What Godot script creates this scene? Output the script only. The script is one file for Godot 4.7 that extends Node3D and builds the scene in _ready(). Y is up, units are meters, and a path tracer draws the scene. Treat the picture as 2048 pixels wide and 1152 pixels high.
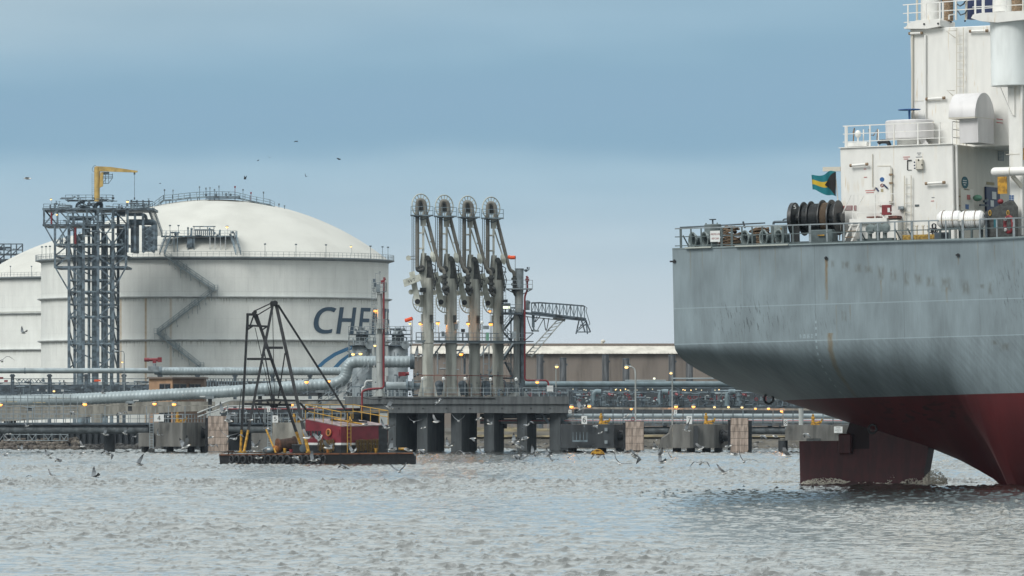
extends Node3D
# A gas terminal seen across the water with a long lens. World: x right, y up, the camera looks along -z, water at y = 0.
const F := 14000.0      # focal length, in photograph pixels
const HZ := 838.0       # row of the horizon
const EYE := 4.0        # height of the lens over the water
var M := {}
var used := {}
var off := {}           # build-space origin of every thing and part
var T := Transform3D.IDENTITY   # where things are being built: the world, or the ship's own axes
var rng := RandomNumberGenerator.new()
var noise := FastNoiseLite.new()


class Sh:
	var v := PackedVector3Array()
	var n := PackedVector3Array()
	var c := PackedColorArray()
	var uv := PackedVector2Array()
	var col := Color.WHITE
	var tint := false

	func tri(a: Vector3, b: Vector3, d: Vector3, na: Vector3, nb: Vector3, nd: Vector3) -> void:
		if (b - a).cross(d - a).dot(na + nb + nd) > 0.0:
			v.append_array([a, d, b]); n.append_array([na, nd, nb])
		else:
			v.append_array([a, b, d]); n.append_array([na, nb, nd])
		if tint:
			c.append_array([col, col, col])

	func quad(a: Vector3, b: Vector3, d: Vector3, e: Vector3, nn: Vector3) -> void:
		tri(a, b, d, nn, nn, nn); tri(a, d, e, nn, nn, nn)

	func quads(a: Vector3, b: Vector3, d: Vector3, e: Vector3, na: Vector3, nb: Vector3, nd: Vector3, ne: Vector3) -> void:
		tri(a, b, d, na, nb, nd); tri(a, d, e, na, nd, ne)

	func flat(a: Vector3, b: Vector3, d: Vector3, e: Vector3, out: Vector3) -> void:
		var nn := (b - a).cross(d - a).normalized()
		if nn.length() < 0.5:
			nn = (d - a).cross(e - a).normalized()
		if nn.dot(out) < 0.0:
			nn = -nn
		quad(a, b, d, e, nn)

	func box(at: Vector3, size: Vector3, bs := Basis.IDENTITY, bev := 0.0) -> Sh:
		var h := size * 0.5
		for ax in 3:
			var e := Vector3.ZERO; e[ax] = 1.0
			var p := Vector3.ZERO; p[(ax + 1) % 3] = 1.0
			var q := Vector3.ZERO; q[(ax + 2) % 3] = 1.0
			var hp: float = h[(ax + 1) % 3] - bev
			var hq: float = h[(ax + 2) % 3] - bev
			for s in [-1.0, 1.0]:
				var o: Vector3 = e * h[ax] * s
				quad(at + bs * (o + p * hp + q * hq), at + bs * (o + p * hp - q * hq), at + bs * (o - p * hp - q * hq), at + bs * (o - p * hp + q * hq), bs * (e * s))
				if bev > 0.0:
					var o2: Vector3 = p * h[(ax + 1) % 3]
					for s2 in [-1.0, 1.0]:
						var nn: Vector3 = bs * ((e * s + p * s2).normalized())
						quad(at + bs * (o + p * hp * s2 + q * hq), at + bs * (o + p * hp * s2 - q * hq), at + bs * (e * (h[ax] - bev) * s + o2 * s2 - q * hq), at + bs * (e * (h[ax] - bev) * s + o2 * s2 + q * hq), nn)
		return self

	func bar(a: Vector3, b: Vector3, w: float, h := -1.0) -> Sh:
		var d := b - a
		if d.length() < 1e-5:
			return self
		var y := d.normalized()
		var ref := Vector3.UP if absf(y.y) < 0.95 else Vector3(0, 0, 1)
		var x := ref.cross(y).normalized()
		var z := x.cross(y)
		return box((a + b) * 0.5, Vector3(w, d.length(), w if h < 0.0 else h), Basis(x, y, z))

	static func side(y: Vector3) -> Vector3:
		var ref := Vector3.UP if absf(y.y) < 0.9 else Vector3(0, 0, 1)
		return ref.cross(y).normalized()

	func tube(a: Vector3, b: Vector3, r: float, r2 := -1.0, seg := 8, cap := true) -> Sh:
		if r2 < 0.0:
			r2 = r
		var y := (b - a).normalized()
		var x := side(y)
		var z := x.cross(y)
		for i in seg:
			var u := TAU * i / seg
			var w := TAU * (i + 1) / seg
			var d0 := x * cos(u) + z * sin(u)
			var d1 := x * cos(w) + z * sin(w)
			quads(a + d0 * r, a + d1 * r, b + d1 * r2, b + d0 * r2, d0, d1, d1, d0)
			if cap:
				tri(a, a + d0 * r, a + d1 * r, -y, -y, -y)
				tri(b, b + d0 * r2, b + d1 * r2, y, y, y)
		return self

	func sweep(pts: PackedVector3Array, r: float, seg := 8, closed := false, rib := 0.0, cap := true) -> Sh:
		var k := pts.size()
		var rings := []
		var x := Vector3.ZERO
		for i in k:
			var t: Vector3
			if closed:
				t = (pts[(i + 1) % k] - pts[(i + k - 1) % k]).normalized()
			else:
				t = (pts[mini(i + 1, k - 1)] - pts[maxi(i - 1, 0)]).normalized()
			if x == Vector3.ZERO:
				x = side(t)
			x = (x - t * x.dot(t)).normalized()
			var z := x.cross(t)
			var ring := []
			var rr := r + (rib if i % 3 == 0 else 0.0)
			for j in seg:
				var u := TAU * j / seg
				var d := x * cos(u) + z * sin(u)
				ring.append([pts[i] + d * rr, d if rib <= 0.0 else (d + t * [0.0, 0.2, -0.2][i % 3]).normalized()])
			rings.append(ring)
		for i in (k if closed else k - 1):
			var p: Array = rings[i]
			var q: Array = rings[(i + 1) % k]
			for j in seg:
				var m := (j + 1) % seg
				quads(p[j][0], p[m][0], q[m][0], q[j][0], p[j][1], p[m][1], q[m][1], q[j][1])
		if cap and not closed:
			for e in [[0, 1], [k - 1, k - 2]]:
				var nn: Vector3 = (pts[e[0]] - pts[e[1]]).normalized()
				for j in seg:
					tri(pts[e[0]], rings[e[0]][j][0], rings[e[0]][(j + 1) % seg][0], nn, nn, nn)
		return self

	# profile of (radius, height) turned about the axis y of bs, at o
	func lathe(prof: PackedVector2Array, o: Vector3, seg := 16, bs := Basis.IDENTITY, a0 := 0.0, a1 := TAU, smooth := false) -> Sh:
		var k := prof.size()
		var nn := []
		for i in k - 1:
			var d := prof[i + 1] - prof[i]
			nn.append(Vector2(d.y, -d.x).normalized())
		for i in k - 1:
			var na: Vector2 = nn[i]
			var nb: Vector2 = nn[i]
			if smooth:
				na = (nn[maxi(i - 1, 0)] + nn[i]).normalized()
				nb = (nn[mini(i + 1, k - 2)] + nn[i]).normalized()
			for j in seg:
				var u := a0 + (a1 - a0) * j / seg
				var w := a0 + (a1 - a0) * (j + 1) / seg
				var du := Vector3(cos(u), 0, sin(u))
				var dw := Vector3(cos(w), 0, sin(w))
				var y := Vector3.UP
				quads(o + bs * (du * prof[i].x + y * prof[i].y), o + bs * (dw * prof[i].x + y * prof[i].y), o + bs * (dw * prof[i + 1].x + y * prof[i + 1].y), o + bs * (du * prof[i + 1].x + y * prof[i + 1].y),
					bs * (du * na.x + y * na.y), bs * (dw * na.x + y * na.y), bs * (dw * nb.x + y * nb.y), bs * (du * nb.x + y * nb.y))
		return self

	func ball(at: Vector3, r: Vector3, seg := 8, bs := Basis.IDENTITY) -> Sh:
		var half := maxi(seg / 2, 3)
		for i in half:
			for j in seg:
				var q := []
				for e in [[i, j], [i, j + 1], [i + 1, j + 1], [i + 1, j]]:
					var th: float = PI * e[0] / half
					var ph: float = TAU * e[1] / seg
					q.append(Vector3(sin(th) * cos(ph), cos(th), sin(th) * sin(ph)))
				quads(at + bs * (q[0] * r), at + bs * (q[1] * r), at + bs * (q[2] * r), at + bs * (q[3] * r), bs * (q[0] / r).normalized(), bs * (q[1] / r).normalized(), bs * (q[2] / r).normalized(), bs * (q[3] / r).normalized())
		return self

	func ring(at: Vector3, big: float, r: float, bs := Basis.IDENTITY, seg := 20, sec := 6) -> Sh:
		var pts := PackedVector3Array()
		for i in seg:
			pts.append(at + bs * Vector3(cos(TAU * i / seg) * big, 0, sin(TAU * i / seg) * big))
		return sweep(pts, r, sec, true)

	# a flat outline (2D) given depth along the third axis of bs
	func prism(poly: PackedVector2Array, o: Vector3, bs: Basis, depth: float) -> Sh:
		var idx := Geometry2D.triangulate_polygon(poly)
		for s in [0.0, 1.0]:
			var nn: Vector3 = bs.z.normalized() * (1.0 if s > 0.5 else -1.0)
			for i in range(0, idx.size(), 3):
				var p := []
				for e in 3:
					p.append(o + bs * Vector3(poly[idx[i + e]].x, poly[idx[i + e]].y, depth * s))
				tri(p[0], p[1], p[2], nn, nn, nn)
		var turn := -1.0 if Geometry2D.is_polygon_clockwise(poly) else 1.0
		for i in poly.size():
			var a := poly[i]
			var b := poly[(i + 1) % poly.size()]
			var e := b - a
			var nn: Vector3 = (bs * Vector3(e.y, -e.x, 0)).normalized() * turn
			quad(o + bs * Vector3(a.x, a.y, 0), o + bs * Vector3(b.x, b.y, 0), o + bs * Vector3(b.x, b.y, depth), o + bs * Vector3(a.x, a.y, depth), nn)
		return self

	# an upright block over a plan outline of world points
	func block(plan: Array, y0: float, y1: float) -> Sh:
		var poly := PackedVector2Array()
		for p in plan:
			poly.append(Vector2(p.x, -p.z))
		return prism(poly, Vector3(0, y0, 0), Basis(Vector3(1, 0, 0), Vector3(0, 0, -1), Vector3(0, 1, 0)), y1 - y0)


func P(px: float, py: float, d: float) -> Vector3:
	return Vector3((px - 1024.0) / F * d, EYE + (HZ - py) / F * d, -d)

func G(px: float, d: float, y := 0.0) -> Vector3:
	return Vector3((px - 1024.0) / F * d, y, -d)

func H(py: float, d: float) -> float:
	return EYE + (HZ - py) / F * d

func lin(r: float, g: float, b: float) -> Color:
	return Color(r, g, b).linear_to_srgb()

func base_pos(node: Node) -> Vector3:
	return off.get(node.get_instance_id(), Vector3.ZERO)

func numbered(called: String, parent: Node) -> String:
	var key := "%d/%s" % [parent.get_instance_id(), called]
	used[key] = used.get(key, -1) + 1
	return called if used[key] == 0 else "%s_%03d" % [called, used[key]]

func hang(node: Node3D, called: String, parent: Node) -> void:
	node.name = numbered(called, parent)
	parent.add_child(node, true)

# one named mesh under a parent; the shape is given in build coordinates
func put(called: String, s: Sh, m: Material, parent: Node) -> MeshInstance3D:
	var o := base_pos(parent)
	var moved := s.v
	if o != Vector3.ZERO:
		for i in moved.size():
			moved[i] -= o
	var arr := []
	arr.resize(Mesh.ARRAY_MAX)
	arr[Mesh.ARRAY_VERTEX] = moved
	arr[Mesh.ARRAY_NORMAL] = s.n
	if s.tint:
		arr[Mesh.ARRAY_COLOR] = s.c
	if s.uv.size() == s.v.size() and s.v.size():
		arr[Mesh.ARRAY_TEX_UV] = s.uv
	var me := ArrayMesh.new()
	if moved.size():
		me.add_surface_from_arrays(Mesh.PRIMITIVE_TRIANGLES, arr)
	var i := MeshInstance3D.new()
	i.mesh = me
	i.material_override = m
	hang(i, called, parent)
	off[i.get_instance_id()] = o
	return i

func tag(o: Node, label: String, category := "", group := "", kind := "") -> Node:
	if label: o.set_meta("label", label)
	if category: o.set_meta("category", category)
	if group: o.set_meta("group", group)
	if kind: o.set_meta("kind", kind)
	return o

func thing(called: String, label: String, category: String, at: Vector3, group := "") -> Node3D:
	var o := Node3D.new()
	o.transform = T * Transform3D(Basis.IDENTITY, at)
	hang(o, called, self)
	off[o.get_instance_id()] = at
	tag(o, label, category, group)
	return o

# a thing that is one mesh
func solo(called: String, s: Sh, m: Material, label: String, category: String, group := "") -> MeshInstance3D:
	var lo := Vector3.INF
	var hi := -Vector3.INF
	for p in s.v:
		lo = lo.min(p); hi = hi.max(p)
	var at := Vector3((lo.x + hi.x) / 2, lo.y, (lo.z + hi.z) / 2)
	for i in s.v.size():
		s.v[i] -= at
	var o := put(called, s, m, self)
	o.transform = T * Transform3D(Basis.IDENTITY, at)
	off[o.get_instance_id()] = at
	tag(o, label, category, group)
	return o

func struct(called: String, s: Sh, m: Material, kind := "structure") -> MeshInstance3D:
	var o := put(called, s, m, self)
	o.transform = T
	o.set_meta("kind", kind)
	return o

# the same thing again, moved by a step of build coordinates
func dup(root: Node3D, by: Vector3, label := "") -> Node3D:
	var r: Node3D = root.duplicate()
	var called := root.name.rstrip("0123456789").trim_suffix("_")
	r.name = numbered(called, self)
	add_child(r, true)
	r.transform = root.transform * Transform3D(Basis.IDENTITY, by)
	if label: r.set_meta("label", label)
	return r

# posts and rails along a path
func rail(s: Sh, pts: Array, h: float, step: float, r: float, rails := 2) -> void:
	for i in pts.size() - 1:
		var a: Vector3 = pts[i]
		var b: Vector3 = pts[i + 1]
		for k in rails:
			var y := Vector3(0, h * (k + 1) / rails, 0)
			s.bar(a + y, b + y, r * 1.3)
		var m := maxi(1, roundi(a.distance_to(b) / step))
		for k in range(0 if i == 0 else 1, m + 1):
			var p := a.lerp(b, float(k) / m)
			s.bar(p, p + Vector3(0, h, 0), r * 1.6)

func ladder(s: Sh, a: Vector3, b: Vector3, across: Vector3, w: float, r: float, step := 0.3) -> void:
	s.bar(a - across * w / 2, b - across * w / 2, r)
	s.bar(a + across * w / 2, b + across * w / 2, r)
	var k := maxi(1, int(a.distance_to(b) / step))
	for i in range(1, k):
		var p := a.lerp(b, float(i) / k)
		s.bar(p - across * w / 2, p + across * w / 2, r * 0.8)

func arc(pts: Array, r: float, k := 6) -> PackedVector3Array:   # a path with its corners rounded
	var out := PackedVector3Array()
	out.append(pts[0])
	for i in range(1, pts.size() - 1):
		var p: Vector3 = pts[i]
		var a: Vector3 = p + (pts[i - 1] - p).normalized() * minf(r, p.distance_to(pts[i - 1]) * 0.49)
		var b: Vector3 = p + (pts[i + 1] - p).normalized() * minf(r, p.distance_to(pts[i + 1]) * 0.49)
		for j in k + 1:
			var t := float(j) / k
			out.append(a.lerp(p, t).lerp(p.lerp(b, t), t))
	out.append(pts[-1])
	return out

func dense(pts: PackedVector3Array, step: float) -> PackedVector3Array:
	var out := PackedVector3Array()
	for i in pts.size() - 1:
		var m := maxi(1, roundi(pts[i].distance_to(pts[i + 1]) / step))
		for k in m:
			out.append(pts[i].lerp(pts[i + 1], float(k) / m))
	out.append(pts[-1])
	return out

# lettering as a flat mesh of its own; centred at 'at', text runs along bs.x
func words(parent: Node, called: String, text: String, at: Vector3, bs: Basis, height: float, m: Material, bold := 0.0, width := 1.0, slant := 0.0) -> MeshInstance3D:
	var s := letters(text, height, bold, width, slant)
	for i in s.v.size():
		s.v[i] = at + bs * s.v[i]
		s.n[i] = bs * s.n[i]
	return put(called, s, m, parent)

func letters(text: String, height: float, bold := 0.0, width := 1.0, slant := 0.0, serif := "Droid Sans") -> Sh:
	var f := SystemFont.new()
	f.font_names = PackedStringArray([serif])
	var fv := FontVariation.new()
	fv.base_font = f
	fv.variation_embolden = bold
	var t := TextMesh.new()
	t.font = fv
	t.text = text
	t.font_size = 48
	t.pixel_size = 1.0
	t.depth = 4.0
	t.curve_step = 4.0
	var arr := t.get_mesh_arrays()
	var vs: PackedVector3Array = arr[Mesh.ARRAY_VERTEX]
	var ns: PackedVector3Array = arr[Mesh.ARRAY_NORMAL]
	var idx: PackedInt32Array = arr[Mesh.ARRAY_INDEX] if arr[Mesh.ARRAY_INDEX] != null else PackedInt32Array(range(vs.size()))
	var lo := Vector3.INF
	var hi := -Vector3.INF
	for p in vs:
		lo = lo.min(p); hi = hi.max(p)
	var k := height / maxf(hi.y - lo.y, 0.001)
	var mid := (lo + hi) / 2
	var s := Sh.new()
	for e in idx:
		var p := (vs[e] - mid) * k
		s.v.append(Vector3(p.x * width + p.y * slant, p.y, p.z))
		s.n.append(ns[e])
	return s


func tex(im: Image) -> ImageTexture:
	return ImageTexture.create_from_image(im)

# grey weathering: lo..1, two scales of noise
func weather(seed_: int, lo: float, freq: float, size := 256, stretch := 1.0) -> ImageTexture:
	var a := FastNoiseLite.new()
	a.seed = seed_
	a.noise_type = FastNoiseLite.TYPE_SIMPLEX_SMOOTH
	a.frequency = freq
	a.fractal_octaves = 5
	var im := a.get_seamless_image(size, size)
	im.convert(Image.FORMAT_RGB8)
	for y in size:
		for x in size:
			var g := im.get_pixel(x, y).r
			g = lo + (1.0 - lo) * smoothstep(0.1, 0.75, g)
			im.set_pixel(x, y, Color(g, g * (0.985 + 0.015 * g), g * (0.96 + 0.04 * g)))
	return tex(im)

func mat(called: String, c: Color, rough := 0.7, metal := 0.0, t: Texture2D = null, scale := Vector3.ONE) -> StandardMaterial3D:
	var m := StandardMaterial3D.new()
	m.resource_name = called
	m.albedo_color = c
	m.roughness = rough
	m.metallic = metal
	if t:
		m.albedo_texture = t
		m.uv1_triplanar = true
		m.uv1_world_triplanar = true
		m.uv1_scale = scale
	M[called] = m
	return m

func glow(called: String, c: Color, e: float) -> StandardMaterial3D:
	var m := mat(called, Color(0.9, 0.85, 0.7), 0.4)
	m.emission_enabled = true
	m.emission = c
	m.emission_energy_multiplier = e
	return m

func _ready() -> void:
	rng.seed = 7
	var cam := Camera3D.new()
	cam.name = "camera"
	cam.position = Vector3(0, EYE, 0)
	cam.keep_aspect = Camera3D.KEEP_HEIGHT
	cam.set_frustum(1152.0 / F * 20.0, Vector2(0, (HZ - 576.0) / F * 20.0), 20.0, 9000.0)
	add_child(cam)
	var env := Environment.new()
	env.background_mode = Environment.BG_SKY
	env.tonemap_mode = Environment.TONE_MAPPER_LINEAR
	env.tonemap_exposure = 1.0
	env.sdfgi_enabled = true
	env.ssao_enabled = true
	env.ssil_enabled = true
	env.fog_enabled = true
	env.fog_density = FOG
	env.fog_light_color = Color(0.84, 0.92, 1.0)
	var sky := Sky.new()
	var pano := PanoramaSkyMaterial.new()
	pano.panorama = sky_picture()
	sky.sky_material = pano
	env.sky = sky
	var we := WorldEnvironment.new()
	we.name = "world_environment"
	we.environment = env
	add_child(we)
	var sun := DirectionalLight3D.new()
	sun.name = "sun"
	sun.light_energy = 0.75
	sun.light_angular_distance = 25.0
	sun.light_color = Color(1.0, 0.99, 0.97)
	sun.shadow_enabled = true
	sun.sky_mode = DirectionalLight3D.SKY_MODE_LIGHT_ONLY
	add_child(sun)
	sun.look_at_from_position(Vector3(-0.55, 0.66, 0.6), Vector3.ZERO)
	materials()
	water()
	land()
	storage_tanks()
	pipe_tower()
	tank_roof()
	warehouse()
	left_pipes()
	left_jetty()
	platform()
	loading_arms()
	gangway_tower()
	right_jetty()
	manifold()
	ship()
	ship_gear()
	barge()
	gulls()
	lamps()


const FOG := 0.00003

# The air itself: a pale low sky, a blue-grey bank of cloud with a soft lower edge, paler overcast overhead.
func sky_picture() -> ImageTexture:
	var w := 4096
	var h := 2048
	var im := Image.create_empty(w, h, false, Image.FORMAT_RGBF)
	var stops := [[-90.0, 0.14, 0.14, 0.13], [-0.05, 0.14, 0.14, 0.13], [0.0, 0.66, 0.71, 0.745], [0.5, 0.615, 0.685, 0.735], [1.0, 0.54, 0.64, 0.70], [1.6, 0.42, 0.56, 0.655], [2.05, 0.355, 0.52, 0.635], [2.22, 0.262, 0.428, 0.56],
		[2.6, 0.24, 0.40, 0.538], [2.9, 0.272, 0.44, 0.57], [3.2, 0.31, 0.475, 0.60], [3.5, 0.345, 0.50, 0.61], [5.0, 0.54, 0.63, 0.665], [8.0, 0.655, 0.715, 0.71], [20.0, 0.67, 0.715, 0.71], [30.0, 0.70, 0.745, 0.75], [45.0, 0.78, 0.83, 0.85], [60.0, 0.98, 1.04, 1.06], [75.0, 2.1, 2.2, 2.24], [90.0, 3.0, 3.13, 3.2]]
	var nz := FastNoiseLite.new()
	nz.seed = 5
	nz.noise_type = FastNoiseLite.TYPE_SIMPLEX_SMOOTH
	nz.frequency = 1.0
	nz.fractal_octaves = 4
	for row in h:
		var e := 90.0 - (row + 0.5) / h * 180.0
		if e < -0.2 or e > 14.0:
			im.fill_rect(Rect2i(0, row, w, 1), ramp(stops, e))
			continue
		for x in w:
			var az := TAU * x / w
			var p := Vector3(cos(az), 0, sin(az)) * 14.0
			var bend := nz.get_noise_3d(p.x * 0.35, 3.0, p.z * 0.35) * 0.16 + nz.get_noise_3d(p.x * 1.3, e * 3.0, p.z * 1.3) * 0.10
			bend -= 0.5 * clampf(sin(az) / 0.08, -1.0, 1.0) * smoothstep(2.3, 3.2, e) * (1.0 - smoothstep(3.5, 6.0, e))
			var fade := smoothstep(0.3, 1.5, e) * (1.0 - smoothstep(8.0, 14.0, e))
			var c := ramp(stops, maxf(e + bend * fade, minf(e, 0.01)))
			var g := 1.0 + fade * (0.10 * nz.get_noise_3d(p.x * 0.8 + 9.0, e * 2.5, p.z * 0.8) + 0.07 * nz.get_noise_3d(p.x * 2.5 + 30.0, e * 9.0, p.z * 2.5))
			im.set_pixel(x, row, Color(c.r * g, c.g * (0.3 + 0.7 * g), c.b * (0.5 + 0.5 * g)))
	return tex(im)

func ramp(stops: Array, e: float) -> Color:
	for i in stops.size() - 1:
		if e <= stops[i + 1][0]:
			var t: float = (e - stops[i][0]) / (stops[i + 1][0] - stops[i][0])
			return Color(lerpf(stops[i][1], stops[i + 1][1], t), lerpf(stops[i][2], stops[i + 1][2], t), lerpf(stops[i][3], stops[i + 1][3], t))
	return Color(stops[-1][1], stops[-1][2], stops[-1][3])

# white paint with a few tan rust weeps
func weeping() -> ImageTexture:
	var a := FastNoiseLite.new()
	a.seed = 71
	a.frequency = 1.0
	a.fractal_octaves = 3
	var n := 384
	var im := Image.create_empty(n, n, false, Image.FORMAT_RGB8)
	for j in n:
		for i in n:
			var u := TAU * i / n
			var v := TAU * j / n
			var p := Vector3(cos(u) * 9.0, sin(u) * 9.0, cos(v) * 0.9)
			var q := Vector3(cos(u) * 1.3, sin(u) * 1.3, sin(v) * 1.3)
			var s := smoothstep(0.24, 0.55, a.get_noise_3d(p.x, p.y, p.z + sin(v) * 0.9)) * smoothstep(-0.05, 0.45, a.get_noise_3d(q.x + 20.0, q.y, q.z))
			var g := 0.965 + 0.05 * a.get_noise_3d(q.x * 2.0, q.y * 2.0 + 9.0, q.z * 2.0)
			im.set_pixel(i, j, Color(g, g, g).lerp(Color(0.80, 0.68, 0.50), s * 0.6))
	return tex(im)

func materials() -> void:
	var soft := weather(11, 0.84, 0.010)
	var faint := weather(17, 0.92, 0.014)
	var weep := weeping()
	var grime := weather(23, 0.62, 0.016)
	var runs := weather(31, 0.76, 0.012)
	mat("tank_dome", lin(0.55, 0.55, 0.505), 0.75, 0.0, faint, Vector3(0.02, 0.05, 0.02))
	mat("steel_dark", lin(0.085, 0.115, 0.14), 0.6, 0.1, grime, Vector3.ONE * 0.15)
	mat("stack_steel", lin(0.14, 0.15, 0.16), 0.5, 0.2, grime, Vector3(0.4, 0.05, 0.4))
	mat("tower_dark", lin(0.14, 0.19, 0.23), 0.6, 0.1, grime, Vector3.ONE * 0.15)
	mat("tower_mid", lin(0.21, 0.28, 0.325), 0.55, 0.1, grime, Vector3.ONE * 0.15)
	mat("steel_mid", lin(0.15, 0.20, 0.23), 0.55, 0.1, grime, Vector3.ONE * 0.15)
	mat("pipe_pale", lin(0.30, 0.36, 0.38), 0.45, 0.2, soft, Vector3.ONE * 0.12)
	mat("pipe_white", lin(0.46, 0.49, 0.49), 0.5, 0.0, soft, Vector3.ONE * 0.12)
	mat("galvanised", lin(0.24, 0.28, 0.30), 0.5, 0.2, soft, Vector3.ONE * 0.3)
	mat("arm_paint", lin(0.42, 0.43, 0.385), 0.6, 0.0, runs, Vector3(0.4, 0.06, 0.4))
	mat("arm_dark", lin(0.055, 0.06, 0.058), 0.55, 0.1, grime, Vector3.ONE * 0.3)
	mat("arm_pale", lin(0.47, 0.49, 0.43), 0.6, 0.0, soft, Vector3.ONE * 0.3)
	mat("mast_paint", lin(0.40, 0.43, 0.42), 0.55, 0.0, runs, Vector3(0.5, 0.05, 0.5))
	mat("concrete", lin(0.155, 0.155, 0.145), 0.9, 0.0, runs, Vector3(0.25, 0.05, 0.25))
	mat("concrete_pale", lin(0.27, 0.265, 0.235), 0.9, 0.0, runs, Vector3(0.22, 0.06, 0.22))
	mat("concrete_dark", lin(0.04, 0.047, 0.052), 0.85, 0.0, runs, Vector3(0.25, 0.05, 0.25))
	mat("wet_pile", lin(0.05, 0.055, 0.055), 0.5, 0.0, grime, Vector3.ONE * 0.3)
	mat("fender_pad", lin(0.42, 0.34, 0.285), 0.7, 0.0, runs, Vector3(0.7, 0.15, 0.7))
	mat("fender_pad_worn", lin(0.37, 0.295, 0.245), 0.75, 0.0, runs, Vector3(0.7, 0.15, 0.7))
	mat("tube_grey", lin(0.105, 0.125, 0.135), 0.6, 0.0, runs, Vector3(0.3, 0.3, 0.3))
	mat("board_tan", lin(0.36, 0.31, 0.2), 0.9)
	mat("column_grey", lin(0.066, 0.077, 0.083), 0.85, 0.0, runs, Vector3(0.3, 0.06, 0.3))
	mat("pipe_brown", lin(0.16, 0.155, 0.135), 0.55, 0.1, soft, Vector3.ONE * 0.3)
	mat("pipe_blue", lin(0.16, 0.22, 0.245), 0.5, 0.1, soft, Vector3.ONE * 0.2)
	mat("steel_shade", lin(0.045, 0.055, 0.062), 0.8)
	mat("frame_red", lin(0.16, 0.06, 0.045), 0.7)
	mat("faded_red", lin(0.34, 0.12, 0.13), 0.7)
	mat("hull_plain", lin(0.23, 0.29, 0.30), 0.5, 0.0, soft, Vector3.ONE * 0.2)
	mat("ship_rail", lin(0.085, 0.115, 0.12), 0.55, 0.0, soft, Vector3.ONE)
	mat("fairlead_pale", lin(0.36, 0.39, 0.36), 0.6)
	mat("vent_grey", lin(0.13, 0.165, 0.17), 0.55, 0.0, soft, Vector3.ONE * 0.5)
	mat("vent_white", lin(0.64, 0.63, 0.63), 0.45, 0.0, faint, Vector3(0.3, 0.06, 0.3))
	mat("housing_white", lin(0.80, 0.84, 0.83), 0.4, 0.0, faint, Vector3(0.3, 0.06, 0.3))
	mat("ship_cream_light", lin(0.66, 0.63, 0.56), 0.5)
	mat("raft_white", lin(0.74, 0.74, 0.73), 0.4)
	mat("rust_pale", lin(0.30, 0.21, 0.13), 0.8, 0.0, grime, Vector3.ONE * 2.0)
	mat("rope_brown", lin(0.10, 0.07, 0.045), 0.95)
	mat("winch_black", lin(0.028, 0.033, 0.036), 0.45, 0.1, grime, Vector3.ONE)
	mat("davit_grey", lin(0.055, 0.06, 0.058), 0.55, 0.0, grime, Vector3.ONE)
	mat("teal_dark", lin(0.0, 0.09, 0.12), 0.6)
	mat("flag_black", lin(0.008, 0.008, 0.009), 0.85)
	mat("stencil_red", lin(0.45, 0.16, 0.15), 0.8)
	mat("stencil_grey", lin(0.25, 0.26, 0.27), 0.8)
	mat("yellow_worn", lin(0.46, 0.29, 0.06), 0.7, 0.0, grime, Vector3.ONE * 1.2)
	mat("foam_tint", Color.WHITE, 0.9).vertex_color_use_as_albedo = true
	mat("barge_black", lin(0.012, 0.012, 0.014), 0.45, 0.0, grime, Vector3.ONE * 0.5)
	mat("barge_deck", lin(0.06, 0.045, 0.035), 0.9, 0.0, grime, Vector3.ONE * 0.5)
	mat("cabin_dark", lin(0.02, 0.024, 0.028), 0.5, 0.0, grime, Vector3.ONE * 0.5)
	mat("rust_dark", lin(0.055, 0.03, 0.02), 0.9, 0.0, grime, Vector3.ONE * 0.8)
	mat("rust_orange", lin(0.36, 0.14, 0.03), 0.9, 0.0, grime, Vector3.ONE * 1.2)
	mat("rope_gold", lin(0.13, 0.085, 0.025), 0.9)
	mat("buoy_faded", lin(0.42, 0.14, 0.05), 0.8)
	mat("crow", lin(0.02, 0.02, 0.022), 0.9)
	mat("trestle_shade_dark", lin(0.022, 0.028, 0.033), 0.8)  # shade under the road trestle, put into a wall colour
	mat("slab_grey", lin(0.108, 0.12, 0.125), 0.9, 0.0, runs, Vector3(0.25, 0.05, 0.25))
	M.foam_tint.backlight_enabled = true
	M.foam_tint.backlight = Color(0.6, 0.6, 0.55)
	mat("trunk_shaded_red", lin(0.018, 0.005, 0.006), 0.8)  # red paint taken nearly black: deep shade put into the colour
	mat("rubber", lin(0.03, 0.034, 0.037), 0.7, 0.0, grime, Vector3.ONE)
	mat("black_steel", lin(0.018, 0.021, 0.025), 0.5, 0.1, grime, Vector3.ONE * 0.5)
	mat("yellow", lin(0.52, 0.28, 0.022), 0.55, 0.0, grime, Vector3.ONE * 0.7)
	mat("yellow_rail", lin(0.42, 0.25, 0.04), 0.55)
	mat("crane_yellow", lin(0.52, 0.36, 0.11), 0.6, 0.0, soft, Vector3.ONE * 0.2)
	mat("signal_red", lin(0.20, 0.018, 0.024), 0.5, 0.0, soft, Vector3.ONE * 0.5)
	mat("orange", lin(0.62, 0.08, 0.02), 0.7)
	mat("blue_paint", lin(0.02, 0.10, 0.28), 0.5)
	mat("white_paint", lin(0.72, 0.72, 0.69), 0.5, 0.0, soft, Vector3(0.5, 0.1, 0.5))
	mat("lettering_blue", lin(0.026, 0.062, 0.10), 0.6)
	mat("stripe_blue", lin(0.035, 0.17, 0.33), 0.6)
	mat("print_black", lin(0.015, 0.015, 0.016), 0.7)
	mat("print_red", lin(0.33, 0.03, 0.03), 0.7)
	mat("sign_white", lin(0.62, 0.64, 0.63), 0.6)
	mat("wall_brown", lin(0.215, 0.185, 0.16), 0.8, 0.0, soft, Vector3(0.08, 0.02, 0.08))
	mat("fascia", lin(0.62, 0.59, 0.52), 0.7, 0.0, soft, Vector3(0.1, 0.05, 0.1))
	mat("roof_brown", lin(0.16, 0.13, 0.11), 0.7)
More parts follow.
